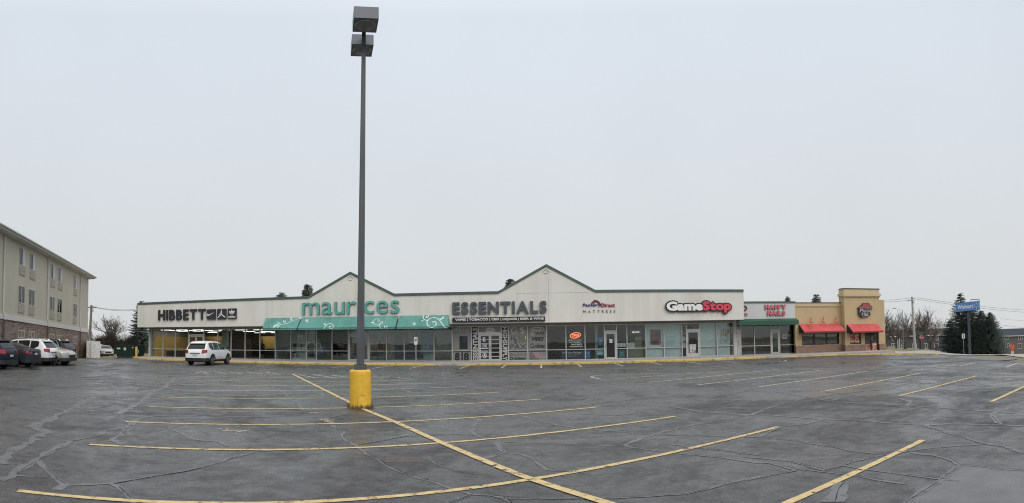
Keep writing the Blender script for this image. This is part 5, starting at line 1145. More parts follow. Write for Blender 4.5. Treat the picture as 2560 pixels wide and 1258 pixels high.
# ------------------------------------------------------------------ vehicles
TYRE = mat('tyre_rubber', (.018, .018, .019), .8, .2, 6); RIM = mat('alloy_rim', (.42, .43, .44), .3, .06, metal=.75); BLKP = mat('black_bumper_plastic', (.016, .017, .019), .6)
CGL = mat('car_glass', (.012, .013, .014), .08, .1, spec=.45); TAIL = mat('red_tail_lens', (.33, .012, .018), .15, .1, coat=.6); HEAD = mat('clear_lamp_lens', (.45, .45, .43), .15, .15, 9, coat=.6); PLT = mat('number_plate', (.50, .52, .55), .4); CHR = mat('chrome_trim', (.6, .6, .6), .2, 0, metal=.9)
def paint(name, c, metal=.25): return mat(name, c, .30, .03, 2, coat=.3 if sum(c) > .3 else .06, metal=metal, spec=.4 if sum(c) > .3 else .22)
PROF = {
 'suv': dict(L=4.72, W=1.84, pts=((-2.36, .58), (-2.35, .86), (-2.30, 1.0), (-2.22, 1.08), (-1.90, 1.48), (-1.78, 1.58), (-1.5, 1.64), (-.8, 1.675), (0, 1.645), (.4, 1.57), (1.18, 1.12), (1.34, 1.06), (1.95, .94), (2.2, .82), (2.33, .66), (2.36, .52)),
             rear=(-2.20, -1.88), front=(.48, 1.13), side=(-1.72, .94), pill=(-1.05, -.12), belt=1.06),
 'sedan': dict(L=4.66, W=1.78, pts=((-2.33, .58), (-2.32, .96), (-2.26, 1.055), (-1.75, 1.10), (-1.62, 1.12), (-.85, 1.38), (-.45, 1.44), (.1, 1.455), (.5, 1.40), (1.25, 1.0), (1.4, .96), (2.0, .85), (2.24, .70), (2.33, .52)),
             rear=(-1.58, -.9), front=(.56, 1.18), side=(-1.25, 1.0), pill=(-.95, -.08), belt=.96),
}
def car(name, label, cat, loc, heading, kind, body_mat, front_face=False, light_lower=False, group=None, glass_trim=None, rails=False, plate=True, low_trim=BLKP, scale=1.0, rails_mat=None, tail='corner', loops=True):
    P_ = PROF[kind]; L, W = P_['L'], P_['W']; pts = P_['pts']; belt = P_['belt']
    t_ = thing(name, label, cat, loc, atan2(heading[1], heading[0]), group); t_.scale = (scale,) * 3
    X = [p[0] for p in pts]; Zt = [p[1] for p in pts]
    zt = lambda x: lerp(x, X, Zt)
    zb = lambda x: .27 + .10 * max(0, (abs(x) - 1.9) / .45)
    def wx(x):
        e = L / 2 - abs(x)
        return W / 2 * lerp(e, (0, .05, .15, .4, .9), (.72, .81, .89, .965, 1.0))
    def hw(x, z): return wx(x) * lerp(z, (.25, .42, .62, .86, belt, 1.66), (.92, .985, 1.0, .985, .95, .705))
    st = sorted(set([round(v, 3) for v in X] + [-L / 2 + i * L / 56 for i in range(57)] + [-L / 2 + .02, L / 2 - .02]))
    ks = (0, .1, .25, .42, .6, .75, .87, .95, 1.0)
    vs, fs = [], []
    for x in st:
        b_, t0_ = zb(x), zt(x); row = [(x, 0, b_)]
        for k in ks:
            z = b_ + (t0_ - b_) * k; y = hw(x, z) * (.93 if k == 0 else .985 if k == .95 else .93 if k == 1.0 else 1)
            if k == 1.0: z = t0_
            row.append((x, y, z))
        row += [(x, hw(x, t0_) * .55, t0_ + .018), (x, 0, t0_ + .026)]
        m = len(row); full = row + [(a, -b2, c) for a, b2, c in row[-2:0:-1]]
        vs += full
    m = len(full)
    for i in range(len(st) - 1):
        for k in range(m): fs.append((i * m + k, i * m + (k + 1) % m, (i + 1) * m + (k + 1) % m, (i + 1) * m + k))
    fs.append(tuple(range(m - 1, -1, -1))); fs.append(tuple((len(st) - 1) * m + k for k in range(m)))
    mb = MB(); mb.add(vs, fs); me = mb.mesh('body', body_mat, 38)
    wr = .345; ax = (-1.36 if kind == 'suv' else -1.32, 1.42 if kind == 'suv' else 1.40)
    bo = link('body', me, t_)
    cut = MB()
    for a in ax: cut.lathe([(wr + .06, -1.2), (wr + .06, 1.2)], 28, (a, 0, wr), 'y')
    cme = cut.mesh('cut', body_mat); cob = bpy.data.objects.new('cut', cme); COL.objects.link(cob)
    md = bo.modifiers.new('b', 'BOOLEAN'); md.object = cob; md.operation = 'DIFFERENCE'; md.solver = 'EXACT'
    sv = t_.matrix_basis.copy(); bo.parent = None
    bpy.context.view_layer.update()
    dg = bpy.context.evaluated_depsgraph_get(); nm = bpy.data.meshes.new_from_object(bo.evaluated_get(dg))
    bo.modifiers.clear(); bo.data = nm; bo.parent = t_; nm.name = 'body'
    bpy.data.objects.remove(cob); bpy.data.meshes.remove(cme)
    # wheel wells
    mb = MB()
    for a in ax: mb.lathe([(wr + .055, -W / 2 + .06), (wr + .055, W / 2 - .06)], 24, (a, 0, wr), 'y')
    for a in ax:
        wl_ = MB(); wl_.lathe([(wr + .04, -W / 2 + .22), (wr + .04, W / 2 - .22)], 20, (a, 0, wr), 'y')
    inner = MB(); inner.box(-1.9, 1.95, -.62, .62, .22, .6); inner.build('underbody', BLKP, t_)
    for a in ax:
        for sg in (-1, 1):
            y0 = sg * (W / 2 - .02); y1 = sg * (W / 2 - .23)
            w_ = MB(); pr = [(wr - .12, y1), (wr - .01, y1), (wr, y1 + sg * .03), (wr, y0 - sg * .03), (wr - .012, y0), (wr - .105, y0 + sg * .002), (wr - .125, y0 - sg * .03)]
            w_.lathe([(r_, y) for r_, y in pr], 28, (a, 0, wr), 'y'); wo = w_.build('wheel', TYRE, t_, 40)
            rm = MB(); ys = y0 - sg * .02
            rm.lathe([(.055, ys - sg * .03), (.055, ys + sg * .012), (.02, ys + sg * .016)], 14, (a, 0, wr), 'y')
            n = 28
            rv = [(a + r_ * cos(2 * pi * q / n), ys, wr + r_ * sin(2 * pi * q / n)) for r_ in (wr - .105, wr - .135) for q in range(n)]
            rm.add(rv, [(q, (q + 1) % n, n + (q + 1) % n, n + q) for q in range(n)])
            for q in range(5):
                an = 2 * pi * q / 5 + .3
                for of in (-.16, .16):
                    p0 = (a + .045 * cos(an), wr + .045 * sin(an)); p1 = (a + (wr - .12) * cos(an + of), wr + (wr - .12) * sin(an + of))
                    nx_, nz_ = -(p1[1] - p0[1]), p1[0] - p0[0]; ln_ = hypot(nx_, nz_); nx_, nz_ = nx_ / ln_ * .018, nz_ / ln_ * .018
                    rm.add([(p0[0] - nx_, ys + sg * .004, p0[1] - nz_), (p0[0] + nx_, ys + sg * .004, p0[1] + nz_), (p1[0] + nx_, ys + sg * .004, p1[1] + nz_), (p1[0] - nx_, ys + sg * .004, p1[1] - nz_)], [(0, 1, 2, 3)])
            rm.build('rim', RIM, wo, fix=False)
            arch = MB(); ra, rb = wr + .06, wr + (.125 if kind == 'suv' else .075); n = 18
            av = []
            for q in range(n + 1):
                an = -.25 + (pi + .5) * q / n
                for r_ in (ra - .01, rb):
                    x, z = a + r_ * cos(an), max(.3, wr + r_ * sin(an)); av.append((x, sg * (hw(x, z) + .012), z))
            if kind == 'suv' and low_trim:
                arch.add(av, [(2 * q, 2 * q + 1, 2 * q + 3, 2 * q + 2) for q in range(n)]); arch.build('arch_trim', low_trim, t_, fix=False)
    if low_trim:
        for sg in (-1, 1):
            mb = MB(); xs_ = [-.93 + i * .19 for i in range(11)]
            mb.add([(x, sg * (hw(x, z) + .012), z) for x in xs_ for z in (.275, .40)], [(2 * i, 2 * i + 1, 2 * i + 3, 2 * i + 2) for i in range(10)]); mb.build('side_trim', low_trim, t_, fix=False)
    # glass: side windows on the tumblehome, front and rear screens on the top surface
    s0_, s1_ = P_['side']; cuts = [s0_] + list(P_['pill']) + [s1_]
    for sg in (-1, 1):
        for a_, b_ in zip(cuts, cuts[1:]):
            a2 = a_ + .035; b2 = b_ - .035; n = 10; v_ = []
            for i in range(n + 1):
                x = a2 + (b2 - a2) * i / n; zu = zt(x) - .085; zl = belt + .02
                if zu < zl: zu = zl + .002
                if a_ == s0_: zl = zl + max(0, .14 - (x - a2) * .5)
                if zl > zu: zl = zu - .002
                v_ += [(x, sg * (hw(x, zl) + .008), zl), (x, sg * (hw(x, (zl + zu) / 2) + .009), (zl + zu) / 2), (x, sg * (hw(x, zu) + .008), zu)]
            mb = MB(); mb.add(v_, [f for i in range(n) for f in ((3 * i, 3 * i + 1, 3 * i + 4, 3 * i + 3), (3 * i + 1, 3 * i + 2, 3 * i + 5, 3 * i + 4))]); mb.build('side_window', CGL, t_, True, fix=False)
        if glass_trim:
            mb = MB(); pl = [(s0_ - .02, belt + .0), (s0_ + .0, belt + .2), (s0_ + .25, zt(s0_ + .25) - .06), (-.8, zt(-.8) - .06), (.1, zt(.1) - .06), (.5, zt(.5) - .06), (s1_, belt)]
            mb.tube([(x, sg * (hw(x, z) + .012), z) for x, z in pl + [pl[0]]], .016, 5, False); mb.build('window_trim', glass_trim, t_)
        mb = MB(); mb.add([(1.0, sg * (hw(1, belt) - .01), belt + .05), (1.0, sg * (hw(1, belt) + .04), belt + .06), (1.02, sg * (W / 2 + .20), belt + .02), (1.0, sg * (W / 2 + .21), belt + .17), (.98, sg * (W / 2 + .03), belt + .17), (1.12, sg * (W / 2 + .17), belt + .03), (1.1, sg * (W / 2 + .18), belt + .15), (1.1, sg * (W / 2 + .03), belt + .14), (1.1, sg * (hw(1, belt) + .02), belt + .06)],
                              [(1, 2, 3, 4), (2, 5, 6, 3), (3, 6, 7, 4), (1, 8, 5, 2), (8, 7, 6, 5), (1, 4, 7, 8)]); mb.build('mirror', BLKP, t_)
        for xh in (P_['pill'][1] - .72, P_['pill'][1] + .12 + .02):
            mb = MB(); z = belt - .13; mb.box(xh, xh + .2, min(sg * (hw(xh, z) + .0), sg * (hw(xh, z) + .035)), max(sg * (hw(xh, z) + .0), sg * (hw(xh, z) + .035)), z, z + .035); mb.build('door_handle', body_mat if not glass_trim else CHR, t_)
        for xd in P_['pill'][:1] + (P_['pill'][1], .93):
            mb = MB(); zz = [.42, .6, .8, belt + .01]; mb.add([(x, sg * (hw(xd, z) + .004), z) for z in zz for x in (xd - .008, xd + .008)], [(2 * i, 2 * i + 1, 2 * i + 3, 2 * i + 2) for i in range(3)]); mb.build('door_gap', BLKP, t_, fix=False)
    for nm_, (a_, b_) in (('rear_window', P_['rear']), ('windscreen', P_['front'])):
        n = 8; v_ = []
        for i in range(n + 1):
            x = a_ + (b_ - a_) * i / n; e_ = .01; sl__ = (zt(x + e_) - zt(x - e_)) / (2 * e_); ln_ = hypot(1, sl__); nx_, nz_ = -sl__ / ln_, 1 / ln_
            for f in (-1, -.55, 0, .55, 1):
                y = f * hw(x, zt(x)) * .86; c_ = .026 * (1 - f * f * .9)
                v_.append((x + nx_ * .014, y, zt(x) + c_ + nz_ * .014))
        mb = MB(); mb.add(v_, [(5 * i + k, 5 * i + k + 1, 5 * i + 6 + k, 5 * i + 5 + k) for i in range(n) for k in range(4)]); mb.build(nm_, CGL, t_, True, fix=False)
    # ends
    xr = -L / 2
    def end_band(nm_, x_, z0_, z1_, m, ext=.012, xin=.32, sgx=-1):
        """a band wrapped round the rear or front corner"""
        v_ = []; q = [xin * i / 6 for i in range(6, -1, -1)]; path = [(sgx * (L / 2 - d_), hw(sgx * (L / 2 - d_), (z0_ + z1_) / 2) + ext) for d_ in q]
        path = path + [(sgx * (L / 2 + ext), path[-1][1] * .9)] + [(sgx * (L / 2 + ext * 1.6), 0)]
        path = path + [(a__, -b__) for a__, b__ in path[-2::-1]]
        for a__, b__ in path:
            for z in (z0_, z1_): v_.append((a__, b__, z))
        n = len(path); mb = MB(); mb.add(v_, [(2 * i, 2 * i + 1, 2 * i + 3, 2 * i + 2) for i in range(n - 1)]); return mb.build(nm_, m, t_, 60, fix=False)
    if low_trim: end_band('rear_bumper', xr, .29, .52, low_trim, .02, .5)
    def corner(nm_, z0_, z1_, m, yin, xin, sgx, sg, slant=0.0):
        v_ = []; q = [xin * i / 5 for i in range(5, -1, -1)]
        path = [(sgx * (L / 2 - d_), hw(sgx * (L / 2 - d_), (z0_ + z1_) / 2) + .014) for d_ in q] + [(sgx * (L / 2 + .014), yin)]
        for i, (a__, b__) in enumerate(path):
            k = i / (len(path) - 1)
            v_ += [(a__ if z0_ < .95 else a__ + .0, sg * b__, z0_ + slant * (1 - k)), (a__ + (.03 * -sgx if z1_ > .95 else 0), sg * b__, z1_)]
        mb = MB(); mb.add(v_, [(2 * i, 2 * i + 1, 2 * i + 3, 2 * i + 2) for i in range(len(path) - 1)]); mb.build(nm_, m, t_, 60, fix=False)
    for sg in (-1, 1):
        if kind == 'suv': corner('tail_light', .82, 1.08, TAIL, .52, .24, -1, sg, .08)
        else: corner('tail_light', .80, .97, TAIL, .42, .34, -1, sg, .08)
        corner('headlight', .66, .82, HEAD, .50, .30, 1, sg)
    mb = MB(); mb.box(L / 2 - .02, L / 2 + .02, -.42, .42, .50, .70); mb.build('grille', BLKP, t_)
    if kind == 'suv': end_band('front_bumper', L / 2, .30, .50, low_trim or BLKP, .02, .5, 1)
    if plate:
        mb = MB(); z = .68 if kind == 'suv' else .74; mb.box(xr - .035, xr - .015, -.155, .155, z, z + .12); mb.build('number_plate', PLT, t_)
        mb = MB(); mb.box(xr - .045, xr - .01, -.38, .38, z + .15, z + .19); mb.build('tailgate_trim', CHR if glass_trim else BLKP, t_)
    if kind == 'suv':
        mb = MB(); mb.add([(-2.0, -.56, zt(-1.84) + .02), (-2.0, .56, zt(-1.84) + .02), (-1.66, .58, zt(-1.66) + .035), (-1.66, -.58, zt(-1.66) + .035), (-2.0, -.56, zt(-1.84) - .02), (-2.0, .56, zt(-1.84) - .02)], [(0, 1, 2, 3), (0, 4, 5, 1), (0, 3, 4), (1, 5, 2)]); mb.build('spoiler', body_mat, t_, fix=False)
    if rails:
        for sg in (-1, 1):
            mb = MB(); y = sg * .60; mb.tube([(-1.75, y, zt(-1.75)), (-1.6, y, zt(-1.6) + .06), (-.8, y, zt(-.8) + .065), (.1, y, zt(.1) + .06), (.3, y, zt(.3) + .0)], .02, 6); mb.build('roof_rail', rails_mat or BLKP, t_)
    return t_
WHITEP = paint('white_car_paint', (.72, .73, .74), .0); NAVY = paint('navy_car_paint', (.006, .010, .028), .0); SLATE = paint('slate_blue_car_paint', (.022, .030, .040), .0); SILV = paint('silver_car_paint', (.42, .41, .38), .5); DGRY = paint('dark_grey_car_paint', (.012, .014, .015), .0)
wr_ = ground(529, 913.5)
hd = Vector((-.10, .995)); lf = Vector((-hd.y, hd.x))
c_ = wr_.xy + hd * 1.36 + lf * .82
car('parked_car', 'white hatchback SUV parked nose-in at the walk left of the teal awning', 'car', (c_.x, c_.y, 0), hd, 'suv', WHITEP)
HB = Vector((-.955, -.296)).normalized()
def from_rear_left(px, py, kind='suv'):
    g = ground(px, py).xy; L_ = 1.36 if kind == 'suv' else 1.32; left = Vector((-HB.y, HB.x))
    q = g + HB * L_ - left * .82; return (q.x, q.y, 0)
LG = 'cars parked along the hotel'
car('parked_car', 'navy SUV nearest on the far left, cut off by the picture edge', 'car', from_rear_left(-32, 923), HB, 'suv', NAVY, group=LG)
car('parked_car', 'slate blue saloon between the navy SUV and the white SUV', 'car', from_rear_left(34, 918, 'sedan'), HB, 'sedan', SLATE, group=LG)
car('parked_car', 'white SUV with roof rails in the row by the hotel', 'car', from_rear_left(84, 914), HB, 'suv', WHITEP, group=LG, rails=True, rails_mat=CHR)
car('parked_car', 'dark grey SUV with bright window trim at the end of the hotel row', 'car', from_rear_left(134, 910), HB, 'suv', DGRY, group=LG, rails=True, rails_mat=CHR, glass_trim=CHR)
g_ = ground(126, 912).xy
car('parked_car', 'silver SUV facing outwards between the white and dark grey SUVs', 'car', (g_.x + HB.x * .75, g_.y + HB.y * .75, 0), -HB, 'suv', SILV, group=LG, low_trim=None, plate=False)
g_ = polar(262, 78); car('parked_car', 'light silver car parked on the grass beyond the white wall, nearer the bins', 'car', (g_.x, g_.y, g_.z), (.8, -.6), 'sedan', paint('pale_silver_car_paint', (.5, .5, .5), .2))
g_ = polar(252, 86); car('parked_car', 'white car half hidden behind the white wall', 'car', (g_.x, g_.y, g_.z), (.8, -.6), 'suv', WHITEP)
# ------------------------------------------------------------------ hotel on the left
RC, RN = 72.0, 42.0
C0 = polar(219, RC).xy; N0 = polar(0, RN).xy
HO = Wall((C0.x, C0.y), (C0.x - N0.x, C0.y - N0.y))         # s = 0 at the far corner, negative towards the camera
K1 = 1 / 3.1444
hq = lambda a, b: (a * K1, 540 + b * K1)
hp = lambda a, b, d=0: HO.hit(*hq(a, b), d)
HT_ = thing('hotel_building', 'three-storey cream hotel with a brick ground floor and white eaves at the left edge', 'building', (C0.x, C0.y, 0), HO.rot)
CRM = mat('cream_stucco', (.50, .475, .39), .9, .05, .6, (1, 1, .4), bump=.1); WTR = mat('white_trim', (.62, .62, .60), .7, .05)
HBR = brick_mat('hotel_brick', (.13, .082, .062), (.30, .225, .185), (.26, .23, .20), .42, .16, 'XZ', .012)
SN = -46.0
def ext(p0, p1):
    """line through two wall points, as z(s)"""
    (s0, z0), (s1, z1) = p0, p1; k = (z1 - z0) / (s1 - s0); return lambda s: z0 + k * (s - s0)
top = ext(hp(40, 150), hp(690, 490)); bt = ext(hp(0, 768), hp(690, 888)); bb = ext(hp(0, 808), hp(690, 917))
zg = -.9
mb = MB(); mb.prism([(SN, bt(SN)), (0, bt(0)), (0, top(0)), (SN, top(SN))], 0, 14); mb.build('upper_wall', CRM, HT_)
mb = MB(); mb.prism([(SN, zg), (.02, zg), (.02, bb(0)), (SN, bb(SN))], -.03, 14.03); mb.build('brick_wall', HBR, HT_)
mb = MB(); mb.prism([(SN, bb(SN)), (.1, bb(0)), (.1, bt(0)), (SN, bt(SN))], -.12, 14.1); mb.build('belt_course', WTR, HT_)
ge = ext(HO.hit(*hq(0, 58), -.75), HO.hit(*hq(700, 452), -.75)); oh = .75
mb = MB(); z0, z1 = ge(SN), ge(.9)
mb.add([(SN, -oh, z0 - .24), (.75, -oh, z1 - .24), (.75, -oh, z1), (SN, -oh, z0), (SN, .1, top(SN) - .02), (.75, .1, top(0) - .02), (SN, 3.5, z0 + 1.2), (.75, 3.5, z1 + 1.2), (.75, 14.5, z1 + .9), (SN, 14.5, z0 + .9), (.75, 14.5, z1 - .3)],
       [(0, 1, 2, 3), (0, 4, 5, 1), (3, 2, 7, 6), (6, 7, 8, 9), (1, 5, 10, 8, 7, 2)]); mb.build('roof_eave', WTR, HT_, fix=False)
mb = MB(); mb.tube([(SN, -oh - .08, z0 - .05), (.8, -oh - .08, z1 - .05)], .09, 8); mb.build('gutter', WTR, HT_)
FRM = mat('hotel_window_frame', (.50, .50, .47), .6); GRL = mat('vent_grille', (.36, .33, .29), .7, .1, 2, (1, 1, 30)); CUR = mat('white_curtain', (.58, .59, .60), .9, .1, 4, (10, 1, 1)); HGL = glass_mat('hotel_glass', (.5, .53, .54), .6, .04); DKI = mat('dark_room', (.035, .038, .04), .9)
UP = [(150, 200, 255, 396), (232, 278, 297, 432), (397, 433, 380, 499), (455, 490, 410, 525), (578, 605, 470, 574)]
MD = [(140, 192, 548, 690), (222, 270, 577, 709), (388, 427, 632, 750), (448, 485, 650, 765), (572, 602, 690, 795)]
BR = [(138, 190, 897, 960), (222, 269, 907, 965), (386, 426, 927, 985), (446, 483, 935, 990), (572, 603, 950, 1008)]
def hwin(x0, x1, y0, y1, curtain, grille, blind=None):
    a, b = hp(x0, (y0 + y1) / 2)[0], hp(x1, (y0 + y1) / 2)[0]; z1 = hp((x0 + x1) / 2, y0)[1]; z0 = hp((x0 + x1) / 2, y1)[1]
    mb = MB(); f = .07
    mb.box(a, b, -.04, .02, z0, z0 + f); mb.box(a, b, -.04, .02, z1 - f, z1); mb.box(a, a + f, -.04, .02, z0 + f, z1 - f); mb.box(b - f, b, -.04, .02, z0 + f, z1 - f); mb.box((a + b) / 2 - .04, (a + b) / 2 + .04, -.045, .02, z0 + f, z1 - f)
    o = mb.build('window', FRM, HT_)
    m2 = MB(); m2.box(a + f, b - f, -.012, -.006, z0 + f, z1 - f); m2.build('pane', HGL, o)
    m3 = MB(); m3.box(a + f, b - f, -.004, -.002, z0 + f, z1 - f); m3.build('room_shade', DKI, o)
    if curtain: m4 = MB(); m4.box((a + b) / 2 + .04, b - f, -.02, -.014, z0 + f, z1 - f); m4.build('curtain', CUR, o)
    if grille:
        m5 = MB(); zz = z0 - .12; m5.box(a + .12, b - .1, -.07, .0, zz - .62, zz); m5.build('air_vent', GRL, HT_)
for r_ in UP: hwin(*r_, True, True)
for r_ in MD: hwin(*r_, False, True)
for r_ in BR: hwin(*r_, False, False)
for x, y0, y1, brk in ((29, 155, 770, 1120), (374, 335, 850, 1100), (631, 470, 880, 1090)):
    s, zt_ = hp(x, y0); zl = bt(s); 
    mb = MB(); mb.tube([(s + .75, -oh - .05, zt_ + .45), (s + .7, -oh, zt_ + .30), (s, -.10, zt_), (s, -.10, zl + .1), (s + .08, -.2, zl - .1), (s + .08, -.2, bb(s) - .05)], .065, 7); mb.build('downspout', WTR, HT_)
    mb = MB(); mb.tube([(s + .08, -.2, bb(s) - .05), (s + .08, -.12, bb(s) - .3), (s + .08, -.12, zg)], .065, 7); mb.build('lower_downspout', mat('brown_downspout', (.12, .08, .065), .6), HT_)
# white block enclosure, bins, bollard
C = polar(221, 66).xy; Wl = Wall((C.x, C.y), (polar(250, 66).xy - C))
a, b = Wl.hit(216, 870)[0], Wl.hit(250.5, 870)[0]; z1 = Wl.hit(228, 852.5)[1]; z0 = Wl.hit(235, 889)[1] - .3
WBL = brick_mat('white_painted_block', (.76, .77, .76), (.80, .80, .79), (.62, .62, .61), .4, .2, 'XZ', .012)
mb = MB(); s1 = Wl.hit(228, 870)[0]; mb.box(s1, b, 0, 6, z0, z1 - .05); mb.box(a, s1, .6, 6, z0, z1); tag(mb.build('block_enclosure', WBL, None, loc=(C.x, C.y, 0), rotz=Wl.rot), 'low white painted block enclosure at the hotel corner', 'wall')
BIN = mat('dark_green_bin_paint', (.004, .020, .016), .6, .2, 2, spec=.3); BLB = mat('bin_label', (.45, .52, .5), .6)
def bin_(label, pxa, pxb, ya, yb, r_, slope):
    B0 = polar((pxa + pxb) / 2, r_).xy; Bw = Wall((B0.x, B0.y), (cos(-atan2(B0.x, B0.y)), sin(-atan2(B0.x, B0.y))))
    a, b = Bw.hit(pxa, (ya + yb) / 2)[0], Bw.hit(pxb, (ya + yb) / 2)[0]; zb_ = hz(B0.x, B0.y); ht = Bw.hit((pxa + pxb) / 2, ya)[1] - zb_
    t_ = thing('waste_container', label, 'waste container', (B0.x, B0.y, zb_), Bw.rot, 'green waste containers')
    mb = MB(); dp = 1.9; sl = slope
    mb.prism([(a, ht), (a + .02, ht * .55), (a + sl, .12), (b - sl * .3, .12), (b, ht * .6), (b, ht)], 0, dp); mb.build('body', BIN, t_)
    mb = MB(); mb.box(a - .04, b + .04, -.05, .02, ht - .09, ht + .01); mb.box(a - .04, b + .04, dp - .02, dp + .05, ht - .09, ht + .01); mb.box(a - .05, a + .03, .02, dp - .02, ht - .09, ht + .01); mb.box(b - .03, b + .05, .02, dp - .02, ht - .09, ht + .01); mb.build('top_rim', BIN, t_)
    for i in range(5):
        x = a + .35 + (b - a - .6) * i / 4; mb = MB(); mb.box(x, x + .09, -.06, -.002, .2 if .2 < x - a < b - a - .3 else .5, ht - .1); mb.build('rib', BIN, t_)
    mb = MB(); mb.box(a + .4, b - .35, -.03, -.003, .02, .16); mb.box(a + sl, b - .2, 0, dp, .0, .12); mb.build('skid', BLKP, t_)
    return t_, a, b, ht
t_, a, b, ht = bin_('wide green waste container with pale stickers left of the yellow bollard', 287, 336, 863.5, 894, 57.5, .25)
for x0, x1, z0, z1 in ((.10, .28, .68, .80), (.45, .57, .60, .82), (.88, .95, .78, .88)): mb = MB(); mb.box(a + (b - a) * x0, a + (b - a) * x1, -.07, -.062, ht * z0, ht * z1); mb.build('sticker', BLB, t_)
t_, a, b, ht = bin_('narrower green waste container behind the yellow bollard', 332, 361, 863, 893, 59.5, .08)
mb = MB(); mb.box(a + (b - a) * .46, a + (b - a) * .52, -.07, -.062, ht * .3, ht * .6); mb.build('sticker', BLB, t_)
g = ground(340.5, 896.5); hgt = (896.5 - 867) / FPX * g.xy.length
mb = MB(); rb = 6.3 / 2 / FPX * g.xy.length; mb.lathe([(rb, -.1), (rb, hgt - .1), (rb * .8, hgt - .03), (rb * .3, hgt)], 16)
tag(mb.build('bollard', mat('bollard_yellow', (.52, .35, .09), .6, .1, 4), None, 40, loc=(g.x, g.y, g.z)), 'rounded yellow bollard in front of the green containers', 'bollard')
# ------------------------------------------------------------------ trees
BARK = mat('grey_brown_bark', (.075, .062, .052), .95, .25, 8); TWIG = mat('brown_twig', (.125, .105, .094), .95, .2, 5); BRUSH = mat('dark_brush_twig', (.060, .046, .040), .95, .3, 3)
NEED = mat('dark_spruce_needles', (.036, .052, .044), .9, .35, 1.2, col2=(.078, .104, .086)); NEED2 = mat('grey_green_needles', (.07, .088, .072), .9, .3, 1.2, col2=(.115, .138, .11))
def bare_tree(label, px, r_, top_px, half_px, seed, name='bare_tree', group=None, levels=5, twig=TWIG, fork=4, tr=None, fine=.36, low=.22, tilt=.62):
    p = polar(px, r_); zb_ = hz(p.x, p.y); H = polar(px, r_, top_px).z - zb_
    t_ = thing(name, label, 'tree', (p.x, p.y, zb_ - .05), 0, group); r = random.Random(seed); T_, K_ = MB(), MB()
    mn = r_ / FPX * .5 * fine
    def branch(p0, d, ln, rad, lv):
        n = 4 if lv < 3 else 3; pts = [p0]; dd = d.copy()
        for i in range(n):
            dd = (dd + Vector((r.gauss(0, .12), r.gauss(0, .12), r.gauss(.07, .07)))).normalized(); pts.append(pts[-1] + dd * ln / n)
        rads = [max(rad * (1 - .5 * i / n), mn) for i in range(n + 1)]
        K_.tube(pts, rads, 5 if lv < 2 else 3, False)
        if lv >= levels: return
        for i in range(r.choice((2, 3, 3, 4))):
            f = r.uniform(.3, .95) * n; q = min(int(f), n - 1); b0 = pts[q].lerp(pts[q + 1], f - q)
            ax_ = dd.cross(Vector((r.gauss(0, 1), r.gauss(0, 1), r.gauss(0, 1)))).normalized(); nd_ = (dd + ax_ * r.uniform(.45, .95)).normalized()
            if nd_.z < .05: nd_.z = .1 + abs(nd_.z) * .3
            branch(b0, nd_.normalized(), ln * r.uniform(.5, .78), rads[q] * r.uniform(.45, .65), lv + 1)
        branch(pts[-1], dd, ln * r.uniform(.6, .8), rads[-1], lv + 1)
    tr = tr or H * .02; th = H * low
    T_.tube([(0, 0, 0), (.05, 0, th * .5), (0, .05, th)], [tr * 1.15, tr, tr * .9], 8, False)
    a0_ = r.uniform(0, 6.28)
    for q in range(fork):
        a = a0_ + 2 * pi * q / fork + r.gauss(0, .25); k = tilt * r.uniform(.45, 1.15) if q else .12
        branch(Vector((0, .05, th * r.uniform(.8, 1.0))), Vector((cos(a) * k, sin(a) * k, 1)).normalized(), H * r.uniform(.30, .38), tr * r.uniform(.5, .75), 1)
    mz = max(v[2] for v in K_.v); mr_ = sorted(abs(v[0]) for v in K_.v)[int(len(K_.v) * .97)]; sc_ = H / mz; sx = min(1.6, max(.6, half_px / FPX * r_ / (mr_ * sc_)))
    K_.v = [(x * sc_ * sx, y * sc_ * sx, z * sc_) for x, y, z in K_.v]; T_.v = [(x, y, z * sc_) for x, y, z in T_.v]
    T_.build('trunk', BARK, t_, True, fix=False); K_.build('crown', twig, t_, fix=False)
    return t_
